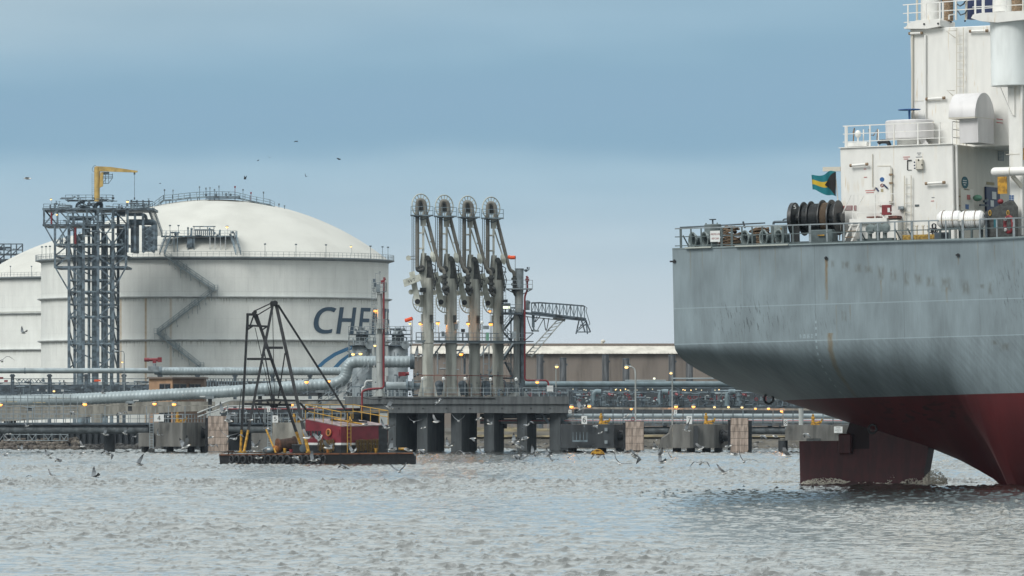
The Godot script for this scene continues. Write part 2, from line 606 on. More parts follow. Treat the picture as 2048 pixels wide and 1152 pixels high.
	mat("house_tan", lin(0.40, 0.25, 0.15), 0.8, 0.0, soft, Vector3.ONE * 0.2)
	mat("house_brown", lin(0.17, 0.11, 0.075), 0.8, 0.0, soft, Vector3.ONE * 0.2)
	mat("window_dark", lin(0.012, 0.016, 0.02), 0.12)
	mat("dry_grass", lin(0.20, 0.16, 0.08), 0.95, 0.0, grime, Vector3.ONE * 0.08)
	mat("earth", lin(0.11, 0.10, 0.08), 0.95, 0.0, grime, Vector3.ONE * 0.05)
	mat("rock", Color.WHITE, 0.9, 0.0, grime, Vector3.ONE * 0.6).vertex_color_use_as_albedo = true
	mat("plumage", Color.WHITE, 0.8).vertex_color_use_as_albedo = true
	mat("foam", lin(0.55, 0.52, 0.44), 0.9)
	mat("barge_red", lin(0.18, 0.016, 0.028), 0.55, 0.0, soft, Vector3.ONE * 0.4)
	mat("barge_roof", lin(0.36, 0.29, 0.295), 0.6, 0.0, grime, Vector3.ONE * 0.3)
	mat("rust", lin(0.16, 0.065, 0.03), 0.85, 0.0, grime, Vector3.ONE * 0.6)
	mat("rope_tan", lin(0.17, 0.115, 0.07), 0.95, 0.0, grime, Vector3.ONE * 1.5)
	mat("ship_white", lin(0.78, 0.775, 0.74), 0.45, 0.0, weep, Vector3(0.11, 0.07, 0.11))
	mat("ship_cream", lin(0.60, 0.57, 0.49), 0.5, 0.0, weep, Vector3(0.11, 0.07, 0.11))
	mat("ship_deck_grey", lin(0.09, 0.12, 0.125), 0.6, 0.0, grime, Vector3.ONE * 0.4)
	mat("fairlead_grey", lin(0.25, 0.30, 0.30), 0.45, 0.0, soft, Vector3.ONE * 0.6)
	mat("rudder_red", lin(0.07, 0.011, 0.014), 0.6, 0.0, runs, Vector3(0.5, 0.15, 0.5))
	mat("green_paint", lin(0.12, 0.28, 0.20), 0.6)
	mat("teal", lin(0.0, 0.14, 0.17), 0.8)
	mat("flag_gold", lin(0.48, 0.33, 0.02), 0.8)
	mat("navy", lin(0.008, 0.02, 0.075), 0.5)
	mat("water_body", lin(0.024, 0.031, 0.023), 0.12)
	M.water_body.metallic_specular = 0.7
	M.water_body.clearcoat_enabled = true
	M.water_body.clearcoat = 1.0
	M.water_body.clearcoat_roughness = 0.12
	glow("lamp_orange", Color(1.0, 0.60, 0.13), 2.2)
	glow("lamp_warm", Color(1.0, 0.80, 0.45), 1.8)
	glow("lamp_dim", Color(1.0, 0.95, 0.85), 0.35)
	glow("lamp_white", Color(0.95, 1.0, 0.9), 1.3)


# The river: a fan of fine waves in front of the lens as far as the far shore, and plain water round it.
func water() -> void:
	var a := FastNoiseLite.new()
	a.noise_type = FastNoiseLite.TYPE_SIMPLEX_SMOOTH
	a.seed = 3
	a.frequency = 1.0
	a.fractal_type = FastNoiseLite.FRACTAL_NONE
	var cols := 680
	var half := 1024.0 + 480.0
	var rows := []
	var d := 150.0
	while d < 946.0:
		rows.append(d)
		d += d * 0.00128
	var k := rows.size()
	var hs := PackedFloat32Array()
	hs.resize(k * cols)
	var v := PackedVector3Array()
	v.resize(k * cols)
	for i in k:
		var dist: float = rows[i]
		var py := HZ + EYE / dist * F
		# the ship's wake crosses the view as a smoother lane with a broken edge
		var lane := 1.0 - 0.12 * smoothstep(972.0, 980.0, py) * (1.0 - smoothstep(1000.0, 1016.0, py))
		var edge := 0.9 * exp(-pow((py - 966.0) / 4.5, 2.0))
		for j in cols:
			var x := (2.0 * j / (cols - 1) - 1.0) * half / F * dist
			var gust := 0.8 + 0.55 * a.get_noise_2d(x * 0.03 + 50.0, dist * 0.008)
			var q := a.get_noise_2d(x * 0.60, dist * 0.95 + x * 0.15)
			var crest := pow(maxf(0.0, 1.0 - absf(q) * 1.7), 3.0)
			var y := (0.10 + 0.08 * smoothstep(250.0, 600.0, dist)) * crest * smoothstep(0.05 - 0.2 * smoothstep(220.0, 500.0, dist), 0.6, a.get_noise_2d(x * 0.6 + 3.0, dist * 0.3))
			y += (0.055 + 0.02 * smoothstep(250.0, 500.0, dist)) * a.get_noise_2d(x * 0.45 + 7.0, dist * 0.5 + x * 0.2) + 0.026 * a.get_noise_2d(x * 1.3, dist * 1.6 + 31.0) + 0.008 * a.get_noise_2d(x * 3.4, dist * 3.6 + 77.0)
			y += 0.032 * pow(maxf(0.0, 1.0 - absf(a.get_noise_2d(x * 1.5 + 11.0, dist * 2.3)) * 1.9), 3.0) * smoothstep(-0.05, 0.5, a.get_noise_2d(x * 0.9 + 70.0, dist * 0.5))
			y += 0.06 * a.get_noise_2d(x * 0.06, dist * 0.09 + 400.0)
			y = y * gust * (lane + edge)
			y += edge * 0.10 * maxf(0.0, a.get_noise_2d(x * 0.25 + 90.0, dist * 0.3))
			v[i * cols + j] = Vector3(x, y, -dist)
	var n := PackedVector3Array()
	n.resize(k * cols)
	for i in k:
		for j in cols:
			var px := v[i * cols + mini(j + 1, cols - 1)] - v[i * cols + maxi(j - 1, 0)]
			var pz := v[mini(i + 1, k - 1) * cols + j] - v[maxi(i - 1, 0) * cols + j]
			n[i * cols + j] = px.cross(pz).normalized()
	var idx := PackedInt32Array()
	idx.resize((k - 1) * (cols - 1) * 6)
	var at := 0
	for i in k - 1:
		for j in cols - 1:
			var q := i * cols + j
			for e in [q, q + cols, q + cols + 1, q, q + cols + 1, q + 1]:
				idx[at] = e
				at += 1
	var arr := []
	arr.resize(Mesh.ARRAY_MAX)
	arr[Mesh.ARRAY_VERTEX] = v
	arr[Mesh.ARRAY_NORMAL] = n
	arr[Mesh.ARRAY_INDEX] = idx
	var me := ArrayMesh.new()
	me.add_surface_from_arrays(Mesh.PRIMITIVE_TRIANGLES, arr)
	var o := MeshInstance3D.new()
	o.mesh = me
	o.material_override = M.water_body
	hang(o, "water", self)
	o.set_meta("kind", "structure")
	var s := Sh.new()
	s.flat(Vector3(-2500, -0.2, 60), Vector3(2500, -0.2, 60), Vector3(2500, -0.2, -950), Vector3(-2500, -0.2, -950), Vector3.UP)
	struct("water", s, M.water_body)


func land() -> void:
	var s := Sh.new()
	var y := 2.3
	s.flat(Vector3(-4000, y, -955), Vector3(4000, y, -955), Vector3(4000, y, -7000), Vector3(-4000, y, -7000), Vector3.UP)
	s.flat(Vector3(-4000, y, -955), Vector3(4000, y, -955), Vector3(4000, -1.5, -935), Vector3(-4000, -1.5, -935), Vector3(0, 1, 1))
	struct("ground", s, M.earth)
	var g := Sh.new()
	var a := -5.0
	while a < 90.0:
		g.flat(Vector3(a, 1.55, -949.6), Vector3(a + 5.0, 1.55, -949.6), Vector3(a + 5.0, 2.7 + 0.25 * sin(a), -963), Vector3(a, 2.7 + 0.25 * sin(a - 5.0), -963), Vector3.UP)
		a += 5.0
	struct("grass_bank", g, M.dry_grass, "stuff")
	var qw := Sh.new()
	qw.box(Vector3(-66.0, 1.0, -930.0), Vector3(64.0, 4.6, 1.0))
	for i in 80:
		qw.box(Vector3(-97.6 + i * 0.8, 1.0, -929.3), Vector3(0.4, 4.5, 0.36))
	struct("trestle_shade_wall", qw, M.trestle_shade_dark)  # ribbed wall added to stand for the shade under the trestle
	for bank in [[-95.0, -56.5, 1.75, 908, "brown"], [-56.5, -46.0, 0.8, 912, "dark"], [-46.0, -14.0, 1.0, 936, "dark"], [-14.0, 75.0, 1.75, 942, "grey"]]:
		riprap(bank[0], bank[1], bank[2], bank[3], bank[4])

# loose stone on the bank
func riprap(x0: float, x1: float, top: float, z: float, tone: String) -> void:
	var stones := []
	for q in 5:
		var t := Sh.new()
		t.tint = true
		for i in 4:
			pass
		var pts := []
		for i in 5:
			for j in 7:
				var th := PI * i / 4.0
				var ph := TAU * j / 7.0
				pts.append(Vector3(sin(th) * cos(ph), cos(th) * 0.7, sin(th) * sin(ph)) * rng.randf_range(0.75, 1.15) if i > 0 and i < 4 else Vector3(0, 0.7 * cos(th), 0))
		for i in 4:
			for j in 7:
				t.flat(pts[i * 7 + j], pts[i * 7 + (j + 1) % 7], pts[i * 7 + 7 + (j + 1) % 7], pts[i * 7 + 7 + j], pts[i * 7 + j] + pts[i * 7 + 7 + j])
		stones.append(t)
	var all := Sh.new()
	all.tint = true
	var count := int((x1 - x0) * 13.0)
	for i in count:
		var u := rng.randf()
		var x := rng.randf_range(x0, x1)
		var hump := 0.75 + 0.35 * noise.get_noise_1d(x * 3.0)
		var at := Vector3(x, -0.4 + u * (top + 0.4) * hump, -z - u * 9.0)
		var r := rng.randf_range(0.25, 0.62)
		var bs := Basis.from_euler(Vector3(rng.randf() * 6.0, rng.randf() * 6.0, rng.randf() * 6.0)).scaled(Vector3(r * 1.3, r * 0.9, r))
		var g := rng.randf_range(0.06, 0.24) * (0.35 + 0.65 * smoothstep(0.05, 0.35, u))
		if tone == "dark":
			g *= 0.5  # stones under the trestle: its shade is put into their colour
		var c := Color(g * 0.85, g * 0.74, g * 0.62) if tone == "brown" else Color(g, g, g * 0.96)
		var src: Sh = stones[i % 5]
		for k in src.v.size():
			all.v.append(at + bs * src.v[k])
			all.n.append((bs * src.n[k]).normalized())
			all.c.append(c)
	struct("riprap", all, M.rock, "stuff")

const TANK_D := 1605.0
const TANK_R := 39.8
var tank_c := Vector3.ZERO

# the point of the big tank's wall that faces the lens in column px
func tank_at(px: float, off_: float, c := Vector3.INF, r := 0.0) -> Vector3:
	if c == Vector3.INF:
		c = tank_c
		r = TANK_R
	r += off_
	var t := (px - 1024.0) / F
	var qa := t * t + 1.0
	var qb := -2.0 * (t * c.x - c.z)
	var qc := c.x * c.x + c.z * c.z - r * r
	var d := (-qb - sqrt(maxf(qb * qb - 4.0 * qa * qc, 0.0))) / (2.0 * qa)
	return Vector3(t * d, 0.0, -d)

func tank_px(px: float, py: float, off_: float) -> Vector3:
	var p := tank_at(px, off_)
	p.y = H(py, -p.z)
	return p

func dome_y(x: float, z: float, c: Vector3, r: float, y0: float, rise: float) -> float:
	var big := (r * r + rise * rise) / (2.0 * rise)
	var q := Vector2(x - c.x, z - c.z).length()
	return y0 + rise - big + sqrt(maxf(big * big - q * q, 0.0))

# one picture of the wall paint: plate seams, drips under the girders, rust runs
func wall_picture(y0: float, y1: float, rings: Array, rusty: Array) -> ImageTexture:
	var w := 2048
	var h := 512
	var im := Image.create_empty(w, h, false, Image.FORMAT_RGB8)
	var a := FastNoiseLite.new()
	a.seed = 12
	a.frequency = 1.0
	a.fractal_octaves = 3
	for j in h:
		var y := y1 - (y1 - y0) * (j + 0.5) / h
		var seam := fposmod(y - y0, 3.05)
		for i in w:
			var u := float(i)
			var g := 0.95 + 0.04 * a.get_noise_2d(u * 0.03, y * 0.10) + 0.022 * a.get_noise_2d(u * 0.22, y * 0.03 + 50.0)
			if seam < 0.10:
				g *= 0.955
			if fposmod(u + floorf((y - y0) / 3.05) * 61.0, 122.0) < 1.2:
				g *= 0.965
			var c := Color(g, g, g * 0.985)
			for ry in rings:
				var under: float = ry - y
				if under > 0.0 and under < 5.0:
					var len_ := 0.4 + 3.4 * pow(maxf(0.0, a.get_noise_2d(u * 0.45, ry * 9.0) + 0.12), 1.5)
					var drip := (1.0 - smoothstep(0.0, len_, under)) * 0.42
					c = c.lerp(Color(0.38, 0.37, 0.31), drip)
			for k in rusty:
				var near := absf(u - k[0])
				if near < 3.0 and y < k[1] and y > k[2]:
					var s: float = k[3] * (1.0 - near / 3.0) * (0.7 + 0.3 * a.get_noise_1d(y * 0.7))
					c = c.lerp(Color(0.62, 0.40, 0.17), s)
			im.set_pixel(i, j, c)
	return tex(im)

func tank_body(t: Node3D, c: Vector3, r: float, y0: float, y1: float, rise: float, rings: Array, wall_mat: Material) -> void:
	var s := Sh.new()
	var seg := 144
	for i in seg:
		var f0 := TAU * i / seg - PI
		var f1 := TAU * (i + 1) / seg - PI
		var n0 := Vector3(sin(f0), 0, cos(f0))
		var n1 := Vector3(sin(f1), 0, cos(f1))
		var u0 := float(i) / seg
		var u1 := float(i + 1) / seg
		var a0 := c + n0 * r + Vector3(0, y0, 0)
		var a1 := c + n1 * r + Vector3(0, y0, 0)
		var b0 := c + n0 * r + Vector3(0, y1, 0)
		var b1 := c + n1 * r + Vector3(0, y1, 0)
		s.v.append_array([a0, b1, a1, a0, b0, b1])
		s.n.append_array([n0, n1, n1, n0, n0, n1])
		s.uv.append_array([Vector2(u0, 1), Vector2(u1, 0), Vector2(u1, 1), Vector2(u0, 1), Vector2(u0, 0), Vector2(u1, 0)])
	put("wall", s, wall_mat, t)
	var big := (r * r + rise * rise) / (2.0 * rise)
	var prof := PackedVector2Array()
	for i in 25:
		var q := r * (1.0 - i / 24.0)
		prof.append(Vector2(q, y1 + rise - big + sqrt(big * big - q * q)))
	put("dome", Sh.new().lathe(prof, c, 96, Basis.IDENTITY, 0, TAU, true), M.tank_dome, t)
	for y in rings:
		put("stiffener_ring", Sh.new().lathe(PackedVector2Array([Vector2(r, y - 0.42), Vector2(r + 0.85, y - 0.12), Vector2(r + 0.85, y + 0.06), Vector2(r, y + 0.10)]), c, 144), M.pipe_white, t)
	var deck := put("walkway", Sh.new().lathe(PackedVector2Array([Vector2(r, y1 - 0.75), Vector2(r + 0.25, y1 - 0.55), Vector2(r + 1.35, y1 - 0.25), Vector2(r + 1.35, y1 - 0.02), Vector2(r - 0.4, y1)]), c, 144), M.galvanised, t)
	var path := []
	for i in 97:
		var f := TAU * i / 96
		path.append(c + Vector3(sin(f) * (r + 1.25), y1, cos(f) * (r + 1.25)))
	var g := Sh.new()
	rail(g, path, 1.1, 1.35, 0.045)
	put("railing", g, M.galvanised, deck)

func storage_tanks() -> void:
	tank_c = G(430, TANK_D)
	var y1 := H(513, TANK_D - TANK_R)
	var rings := [H(593, TANK_D - TANK_R), H(679, TANK_D - TANK_R)]
	var rusty := []
	for k in [[291, 1.0, 0.75], [241, 1.0, 0.55], [341, 1.0, 0.35], [237, 0.4, 0.2]]:
		var p := tank_at(k[0], 0.0) - tank_c
		rusty.append([(atan2(p.x, p.z) / TAU + 0.5) * 2048.0, rings[0], 2.0, k[2]])
	var wm := StandardMaterial3D.new()
	wm.resource_name = "tank_wall"
	wm.albedo_color = lin(0.80, 0.82, 0.81)
	wm.albedo_texture = wall_picture(2.0, y1, rings, rusty)
	wm.roughness = 0.6
	M.tank_wall = wm
	var t := thing("storage_tank", "huge white domed gas tank with dark blue letters, standing behind the crane barge", "storage tank", tank_c + Vector3(0, 2.0, 0), "gas storage tanks")
	tank_body(t, tank_c, TANK_R, 2.0, y1, 14.0, rings, wm)
	# the name in slanted capitals, bent round the wall
	var s := letters("CHENIERE", 6.0, 0.5, 1.34, 0.2)
	var lo := INF
	for p in s.v:
		lo = minf(lo, p.x)
	var c0 := tank_at(627, 0.0) - tank_c
	var f0 := atan2(c0.x, c0.z)
	var ymid := H(641, 1578.0)
	for i in s.v.size():
		var p := s.v[i]
		var f := f0 + (p.x - lo) / TANK_R
		var r := TANK_R + 0.07 + p.z * 0.02
		s.v[i] = tank_c + Vector3(sin(f) * r, ymid + p.y, cos(f) * r)
		s.n[i] = Vector3(sin(f), 0, cos(f))
	put("lettering", s, M.lettering_blue, t)
	for line in [[[634, 737], [650, 722], [670, 708.5], [692, 699], [715, 692]], [[668, 738], [682, 723], [697, 712], [710, 706]]]:
		var st := Sh.new()
		for i in line.size() - 1:
			var q := []
			for e in [i, i + 1]:
				var d := Vector2(line[mini(e + 1, line.size() - 1)][0] - line[maxi(e - 1, 0)][0], line[mini(e + 1, line.size() - 1)][1] - line[maxi(e - 1, 0)][1]).normalized()
				for w in [-3.6, 3.6]:
					q.append(tank_px(line[e][0] - d.y * w, line[e][1] + d.x * w, 0.06))
			st.flat(q[0], q[1], q[3], q[2], Vector3(0.5, 0, 1))
		put("logo_stripe", st, M.stripe_blue, t)
	# the stair that climbs the wall in zigzags
	var pts := [[329, 510], [367, 538], [429, 580], [390, 610], [315, 667], [352, 696], [401, 735]]
	for i in pts.size() - 1:
		var a := tank_px(pts[i][0], pts[i][1], 0.9)
		var b := tank_px(pts[i + 1][0], pts[i + 1][1], 0.9)
		var g := Sh.new()
		for o in [-0.5, 0.5]:
			var sh: Vector3 = (a - tank_c) * Vector3(1, 0, 1)
			sh = sh.normalized() * o
			g.bar(a + sh, b + sh, 0.1, 0.22)
			rail(g, [a + sh, b + sh], 1.05, 1.6, 0.05)
		var m := int(a.distance_to(b) / 0.45)
		for k in m:
			var p := a.lerp(b, (k + 0.5) / m)
			g.box(p, Vector3(0.35, 0.06, 0.9))
		var fl := put("stair_flight", g, M.pipe_pale, t)
		for k in 3:
			var legs := Sh.new()
			var p := a.lerp(b, 0.2 + 0.3 * k)
			legs.bar(p, p + Vector3(0.25, -1.7, 0), 0.09)
			legs.bar(p + Vector3(0.25, -1.7, 0), p + Vector3(0.25, -1.2, 0) + ((tank_c - p) * Vector3(1, 0, 1)).normalized() * 1.0, 0.08)
			put("bracket", legs, M.pipe_pale, fl)
		var ld := Sh.new()
		ld.box(b + Vector3(0, -0.05, 0), Vector3(1.5, 0.16, 1.4))
		rail(ld, [b + Vector3(-0.75, 0, 0.7), b + Vector3(0.75, 0, 0.7), b + Vector3(0.75, 0, -0.7)], 1.1, 0.7, 0.05)
		ld.bar(b + Vector3(-0.6, 0, 0.5), b + Vector3(-0.6, -2.0, 0.2), 0.09)
		ld.bar(b + Vector3(0.6, 0, 0.5), b + Vector3(0.6, -2.0, 0.2), 0.09)
		put("stair_landing", ld, M.pipe_pale, t)
	# the second tank behind
	var c2 := G(246, 1900.0)
	var t2 := thing("storage_tank", "farther white domed tank half hidden behind the pipe tower at the frame's edge", "storage tank", c2 + Vector3(0, 2.0, 0), "gas storage tanks")
	var y2 := H(552, 1862.0)
	tank_body(t2, c2, 39.0, 2.0, y2, 13.2, [H(625, 1862.0), H(698, 1862.0)], wm)
	# the top of another pipe tower, at the far tank
	var pt := thing("pipe_tower", "blue-grey pipe platform rising over the farther tank at the left frame edge", "pipe tower", G(14, 1952.0, 2.0))
	var dk := Sh.new()
	dk.box(P(10, 520, 1952.0), Vector3(9.5, 0.5, 7.0))
	dk.box(P(10, 509, 1952.0), Vector3(9.5, 0.4, 7.0))
	put("deck", dk, M.steel_dark, pt)
	for x in [-20, -4, 8, 22, 33, 45]:
		put("post", Sh.new().bar(P(x, 488, 1950.0), P(x, 521 if x > 20 else 538, 1950.0), 0.35), M.steel_dark, pt)
	for k in [[-20, 488, 46, 488], [-20, 500, 46, 500], [-20, 512, 8, 488], [22, 511, 45, 490], [-4, 521, 22, 500], [-20, 538, 8, 521]]:
		put("beam", Sh.new().bar(P(k[0], k[1], 1950.0), P(k[2], k[3], 1950.0), 0.28), M.steel_dark, pt)
	for x in [0, 13, 26]:
		put("column", Sh.new().bar(P(x, 520, 1952.0), G(x, 1952.0, 2.0), 0.7), M.steel_dark, pt)
	tangle(pt, -20, 30, 510, 490, 1952.0, 14, 71, M.steel_dark, M.steel_mid)
	tangle(pt, -20, 22, 536, 521, 1952.0, 10, 72, M.steel_dark, M.steel_mid)


# pipes, valves and boxes crowding a rectangle of the view at distance d, a few metres deep
func tangle(t: Node, x0: float, x1: float, y0: float, y1: float, d: float, count: int, seed_: int, dark: Material, pale: Material, deep := 3.0) -> void:
	var r := RandomNumberGenerator.new()
	r.seed = seed_
	var k := d / F
	for i in count:
		var dd := d - r.randf() * deep
		var x := r.randf_range(x0, x1)
		var y := r.randf_range(minf(y0, y1), maxf(y0, y1))
		var m := dark if r.randf() < 0.55 else pale
		var w := r.randf_range(0.7, 1.7) * k
		match r.randi() % 7:
			0, 1:
				put("pipe", Sh.new().tube(P(x, maxf(y0, y1), dd), P(x, y, dd), w), m, t)
			2, 3:
				var e := r.randf_range(6, 26)
				put("pipe", Sh.new().tube(P(x - e / 2, y, dd), P(x + e / 2, y, dd), w), m, t)
			4:
				var h := r.randf_range(3, 7)
				put("pipe", Sh.new().sweep(arc([P(x, maxf(y0, y1), dd), P(x, y, dd), P(x + h * (1 if r.randf() < 0.5 else -1), y, dd)], 3.0 * k), w * 1.2, 7), m, t)
			5:
				var v := put("valve", Sh.new().ball(P(x, y, dd), Vector3.ONE * w * 2.0, 7).tube(P(x, y, dd), P(x, y - 5, dd), w * 0.5), m, t)
				put("handwheel", Sh.new().ring(P(x, y - 5.0, dd), 2.2 * k, 0.35 * k, Basis.IDENTITY, 10, 4), dark, v)
			6:
				put("cabinet", Sh.new().box(P(x, y, dd), Vector3(r.randf_range(2, 5) * k, r.randf_range(2, 5) * k, 0.8)), m, t)


func mem(t: Node, called: String, x0: float, y0: float, x1: float, y1: float, d0: float, d1: float, w: float, m: Material) -> void:
	put(called, Sh.new().bar(P(x0, y0, d0), P(x1, y1, d1), w), m, t)

func pipe_tower() -> void:
	var df := 1536.0
	var db := 1556.0
	var sd: Material = M.tower_dark
	var sm: Material = M.tower_mid
	var t := thing("pipe_tower", "tall blue-grey lattice pipe tower in front of the big white tank, yellow crane on top", "pipe tower", G(181, df, 2.0))
	for k in [[138, 450, 745], [167, 450, 745], [196, 418, 745], [226, 418, 745]]:
		mem(t, "column", k[0], k[1], k[0], k[2], df, df, 0.62, sd)
		var a := P(k[0], k[1], df) + Vector3(0, 0, -20)
		put("column", Sh.new().bar(a, Vector3(a.x, 3.0, a.z), 0.6), sd, t)
	for k in [[110, 450, 534], [252, 450, 534]]:
		mem(t, "column", k[0], k[1], k[0], k[2], df, df, 0.5, sd)
	for k in [[88, 88], [115, 115], [146, 146], [174, 174], [203, 203]]:
		mem(t, "post", k[0], 418, k[1], 450, df, df, 0.42, sd)
	for k in [[255, 418, 255, 505], [270, 427, 270, 505], [286, 427, 286, 505], [308, 450, 308, 505]]:
		mem(t, "post", k[0], k[1], k[2], k[3], df, df, 0.5, sd)
	# floors
	for k in [[87, 305, 418, 0.5], [87, 258, 450, 0.45], [110, 252, 489, 0.45], [110, 252, 512, 0.4], [110, 252, 534, 0.45], [137, 227, 583, 0.35], [137, 227, 633, 0.35], [137, 227, 687, 0.35], [137, 227, 560, 0.25], [137, 227, 608, 0.25]]:
		mem(t, "beam", k[0], k[2], k[1], k[2], df, df, k[3], sm if int(k[2]) % 2 else sd)
		var a := P(k[0], k[2], df) + Vector3(0, 0, -20)
		var b := P(k[1], k[2], df) + Vector3(0, 0, -20)
		put("beam", Sh.new().bar(a, b, k[3]), sd, t)
		for e in 4:
			var p := P(lerpf(k[0], k[1], e / 3.0), k[2], df)
			put("cross_beam", Sh.new().bar(p, p + Vector3(0, 0, -20), k[3]), sd, t)
	for k in [[87, 305, 419.5, 20.0], [87, 256, 451.5, 20.0], [131, 226, 400.0, 9.0]]:
		put("floor_grating", Sh.new().box((P(k[0], k[2], df) + P(k[1], k[2], df)) / 2 + Vector3(0, 0, -k[3] / 2), Vector3(P(k[1], 0, df).x - P(k[0], 0, df).x, 0.14, k[3])), sd, t)
	# braces
	for k in [[88, 450, 115, 418], [115, 450, 88, 418], [115, 418, 146, 450], [146, 418, 174, 450], [174, 450, 203, 418], [203, 418, 226, 450], [226, 418, 255, 450], [88, 450, 110, 489], [110, 534, 138, 582], [252, 534, 226, 582],
			[115, 450, 138, 487], [110, 489, 138, 450], [167, 489, 138, 450], [110, 512, 138, 489], [110, 534, 138, 512], [138, 489, 167, 512], [196, 489, 167, 450], [226, 450, 196, 489], [226, 489, 196, 450], [252, 489, 226, 512], [252, 512, 226, 534], [226, 489, 252, 450],
			[196, 512, 226, 534], [167, 534, 196, 512], [138, 534, 167, 560], [138, 583, 167, 560], [196, 534, 226, 560], [196, 583, 226, 560],
			[138, 583, 167, 608], [138, 633, 167, 608], [196, 583, 226, 608], [196, 633, 226, 608], [138, 633, 167, 660], [138, 687, 167, 660], [196, 633, 226, 660], [196, 687, 226, 660], [138, 687, 167, 712], [138, 737, 167, 712], [196, 687, 226, 712], [196, 737, 226, 712],
			[110, 560 - 26, 124, 520], [203, 450, 174, 418], [88, 418, 101, 434]]:
		mem(t, "brace", k[0], k[1], k[2], k[3], df, df, 0.30, sd)
	for i in 6:
		var ya := 489.0 + i * 42.0
		for px in [138, 226]:
			var a := P(px, ya, df)
			var b := P(px, ya + 42.0, df) + Vector3(0, 0, -20)
			put("brace", Sh.new().bar(a, b, 0.28), sd, t)
		var b0 := P(138, ya, df) + Vector3(0, 0, -20)
		var b1 := P(226, ya + 42.0, df) + Vector3(0, 0, -20)
		put("brace", Sh.new().bar(b0, b1, 0.28), sd, t)
	# the great risers
	for k in [[157, 466, 6.0, 8.0], [187, 452, 7.0, 6.0], [205, 470, 5.2, 11.0], [219, 480, 3.6, 8.0], [147, 470, 2.0, 14.0], [176, 480, 1.3, 4.0], [212, 500, 1.0, 3.0]]:
		var p := P(k[0], k[1], df) + Vector3(0, 0, -k[3])
		put("riser_pipe", Sh.new().tube(p, Vector3(p.x, 3.0, p.z), k[2] * df / F, -1, 12), sm, t)
	var kk := df / F
	for k in [[[137, 436], [186, 436], 4.6, 3.0], [[166, 437], [172, 437], [172, 470], 4.0, 2.0], [[222, 426.5], [249, 426.5], 4.4, 4.0], [[255, 443], [303, 443], [306, 446], [306, 500], 6.4, 6.0], [[255, 428], [289, 428], [291, 440], 3.4, 4.0], [[268, 446], [268, 505], 6.0, 9.0], [[186, 424], [186, 412], [194, 405], [200, 405], [200, 418], 4.0, 5.0], [[130, 413], [143, 413], 3.2, 3.0], [[158, 412], [178, 412], 3.0, 3.0], [[150, 418], [150, 408], [158, 402], [166, 404], 3.0, 6.0], [[178, 408], [190, 408], [190, 430], 3.2, 3.5]]:
		var pts := []
		for e in k.size() - 2:
			pts.append(P(k[e][0], k[e][1], df) + Vector3(0, 0, -k[-1]))
		put("header_pipe", Sh.new().sweep(arc(pts, 8.0 * kk), k[-2] * kk, 10), M.tower_mid, t)
	for q in [[238, 455, 4.5, 10.0], [246, 452, 2.4, 5.0], [128, 470, 1.6, 9.0], [171, 455, 2.6, 12.0], [197, 460, 2.2, 14.0]]:
		var p := P(q[0], q[1], df) + Vector3(0, 0, -q[3])
		put("down_pipe", Sh.new().tube(p, Vector3(p.x, H(512 if q[0] > 230 or q[0] < 135 else 745, df), p.z), q[2] * df / F, -1, 10), sm, t)
	# lattice legs under the right-hand headers
	for i in 4:
		mem(t, "brace", 286, 450 + i * 14, 308, 464 + i * 14, df, df, 0.16, sm)
		mem(t, "brace", 308, 450 + i * 14, 286, 464 + i * 14, df, df, 0.16, sm)
	put("shroud", Sh.new().box(P(268, 480, df + 4.0), Vector3(1.4, 5.6, 1.4)), sd, t)
	put("shroud", Sh.new().box(P(297, 478, df + 4.0), Vector3(2.2, 5.6, 1.4)), sd, t)
	# railings and the crowd of valves on top
	var g := Sh.new()
	rail(g, [P(87, 418, df), P(131, 418, df)], 1.1, 1.4, 0.07)
	rail(g, [P(226, 418, df), P(305, 418, df)], 1.1, 1.4, 0.07)
	rail(g, [P(131, 400, df), P(226, 400, df)], 1.1, 1.4, 0.07)
	rail(g, [P(87, 450, df), P(256, 450, df)], 1.0, 1.8, 0.06)
	put("railing", g, sd, t)
	for k in [[262, 298, 403], [262, 298, 411]]:
		mem(t, "beam", k[0], k[2], k[1], k[2], df, df, 0.3, sd)
	for x in [262, 274, 286, 298]:
		mem(t, "post", x, 400, x, 418, df, df, 0.3, sd)
	tangle(t, 90, 300, 418, 406, df, 52, 5, sd, sm, 8.0)
	tangle(t, 131, 226, 404, 394, df, 30, 6, sd, sm, 6.0)
	tangle(t, 130, 256, 448, 424, df, 30, 7, sd, sm, 10.0)
	tangle(t, 116, 250, 488, 455, df, 22, 8, sd, sm, 12.0)
	tangle(t, 262, 298, 416, 402, df, 16, 9, sd, sm, 4.0)
	put("pipe", Sh.new().tube(P(151, 488, df - 0.5), P(151, 455, df - 0.5), 0.25), M.signal_red, t)
	put("pipe", Sh.new().tube(P(103, 425, df - 0.5), P(103, 448, df - 0.5), 0.22), M.signal_red, t)
	# the crane
	var cb := P(194, 403, df - 3.0)
	var c := thing("pedestal_crane", "yellow pedestal crane with a long thin boom on top of the lattice pipe tower", "crane", cb)
	var dc := df - 3.0
	put("pillar", Sh.new().tube(P(194, 403, dc), P(194, 345, dc), 0.62, 0.62, 14).tube(P(194, 345, dc), P(194, 334, dc), 0.66, 0.60, 14), M.crane_yellow, c)
	put("hoist_housing", Sh.new().prism(PackedVector2Array([Vector2(0, 0), Vector2(0.8, 0.4), Vector2(0.9, 3.4), Vector2(0.2, 3.4)]), P(199, 376, dc + 0.5), Basis.IDENTITY, 1.0), M.crane_yellow, c)
	var bm := Sh.new()
	var y0 := P(189, 333.5, dc)
	var outline := PackedVector2Array()
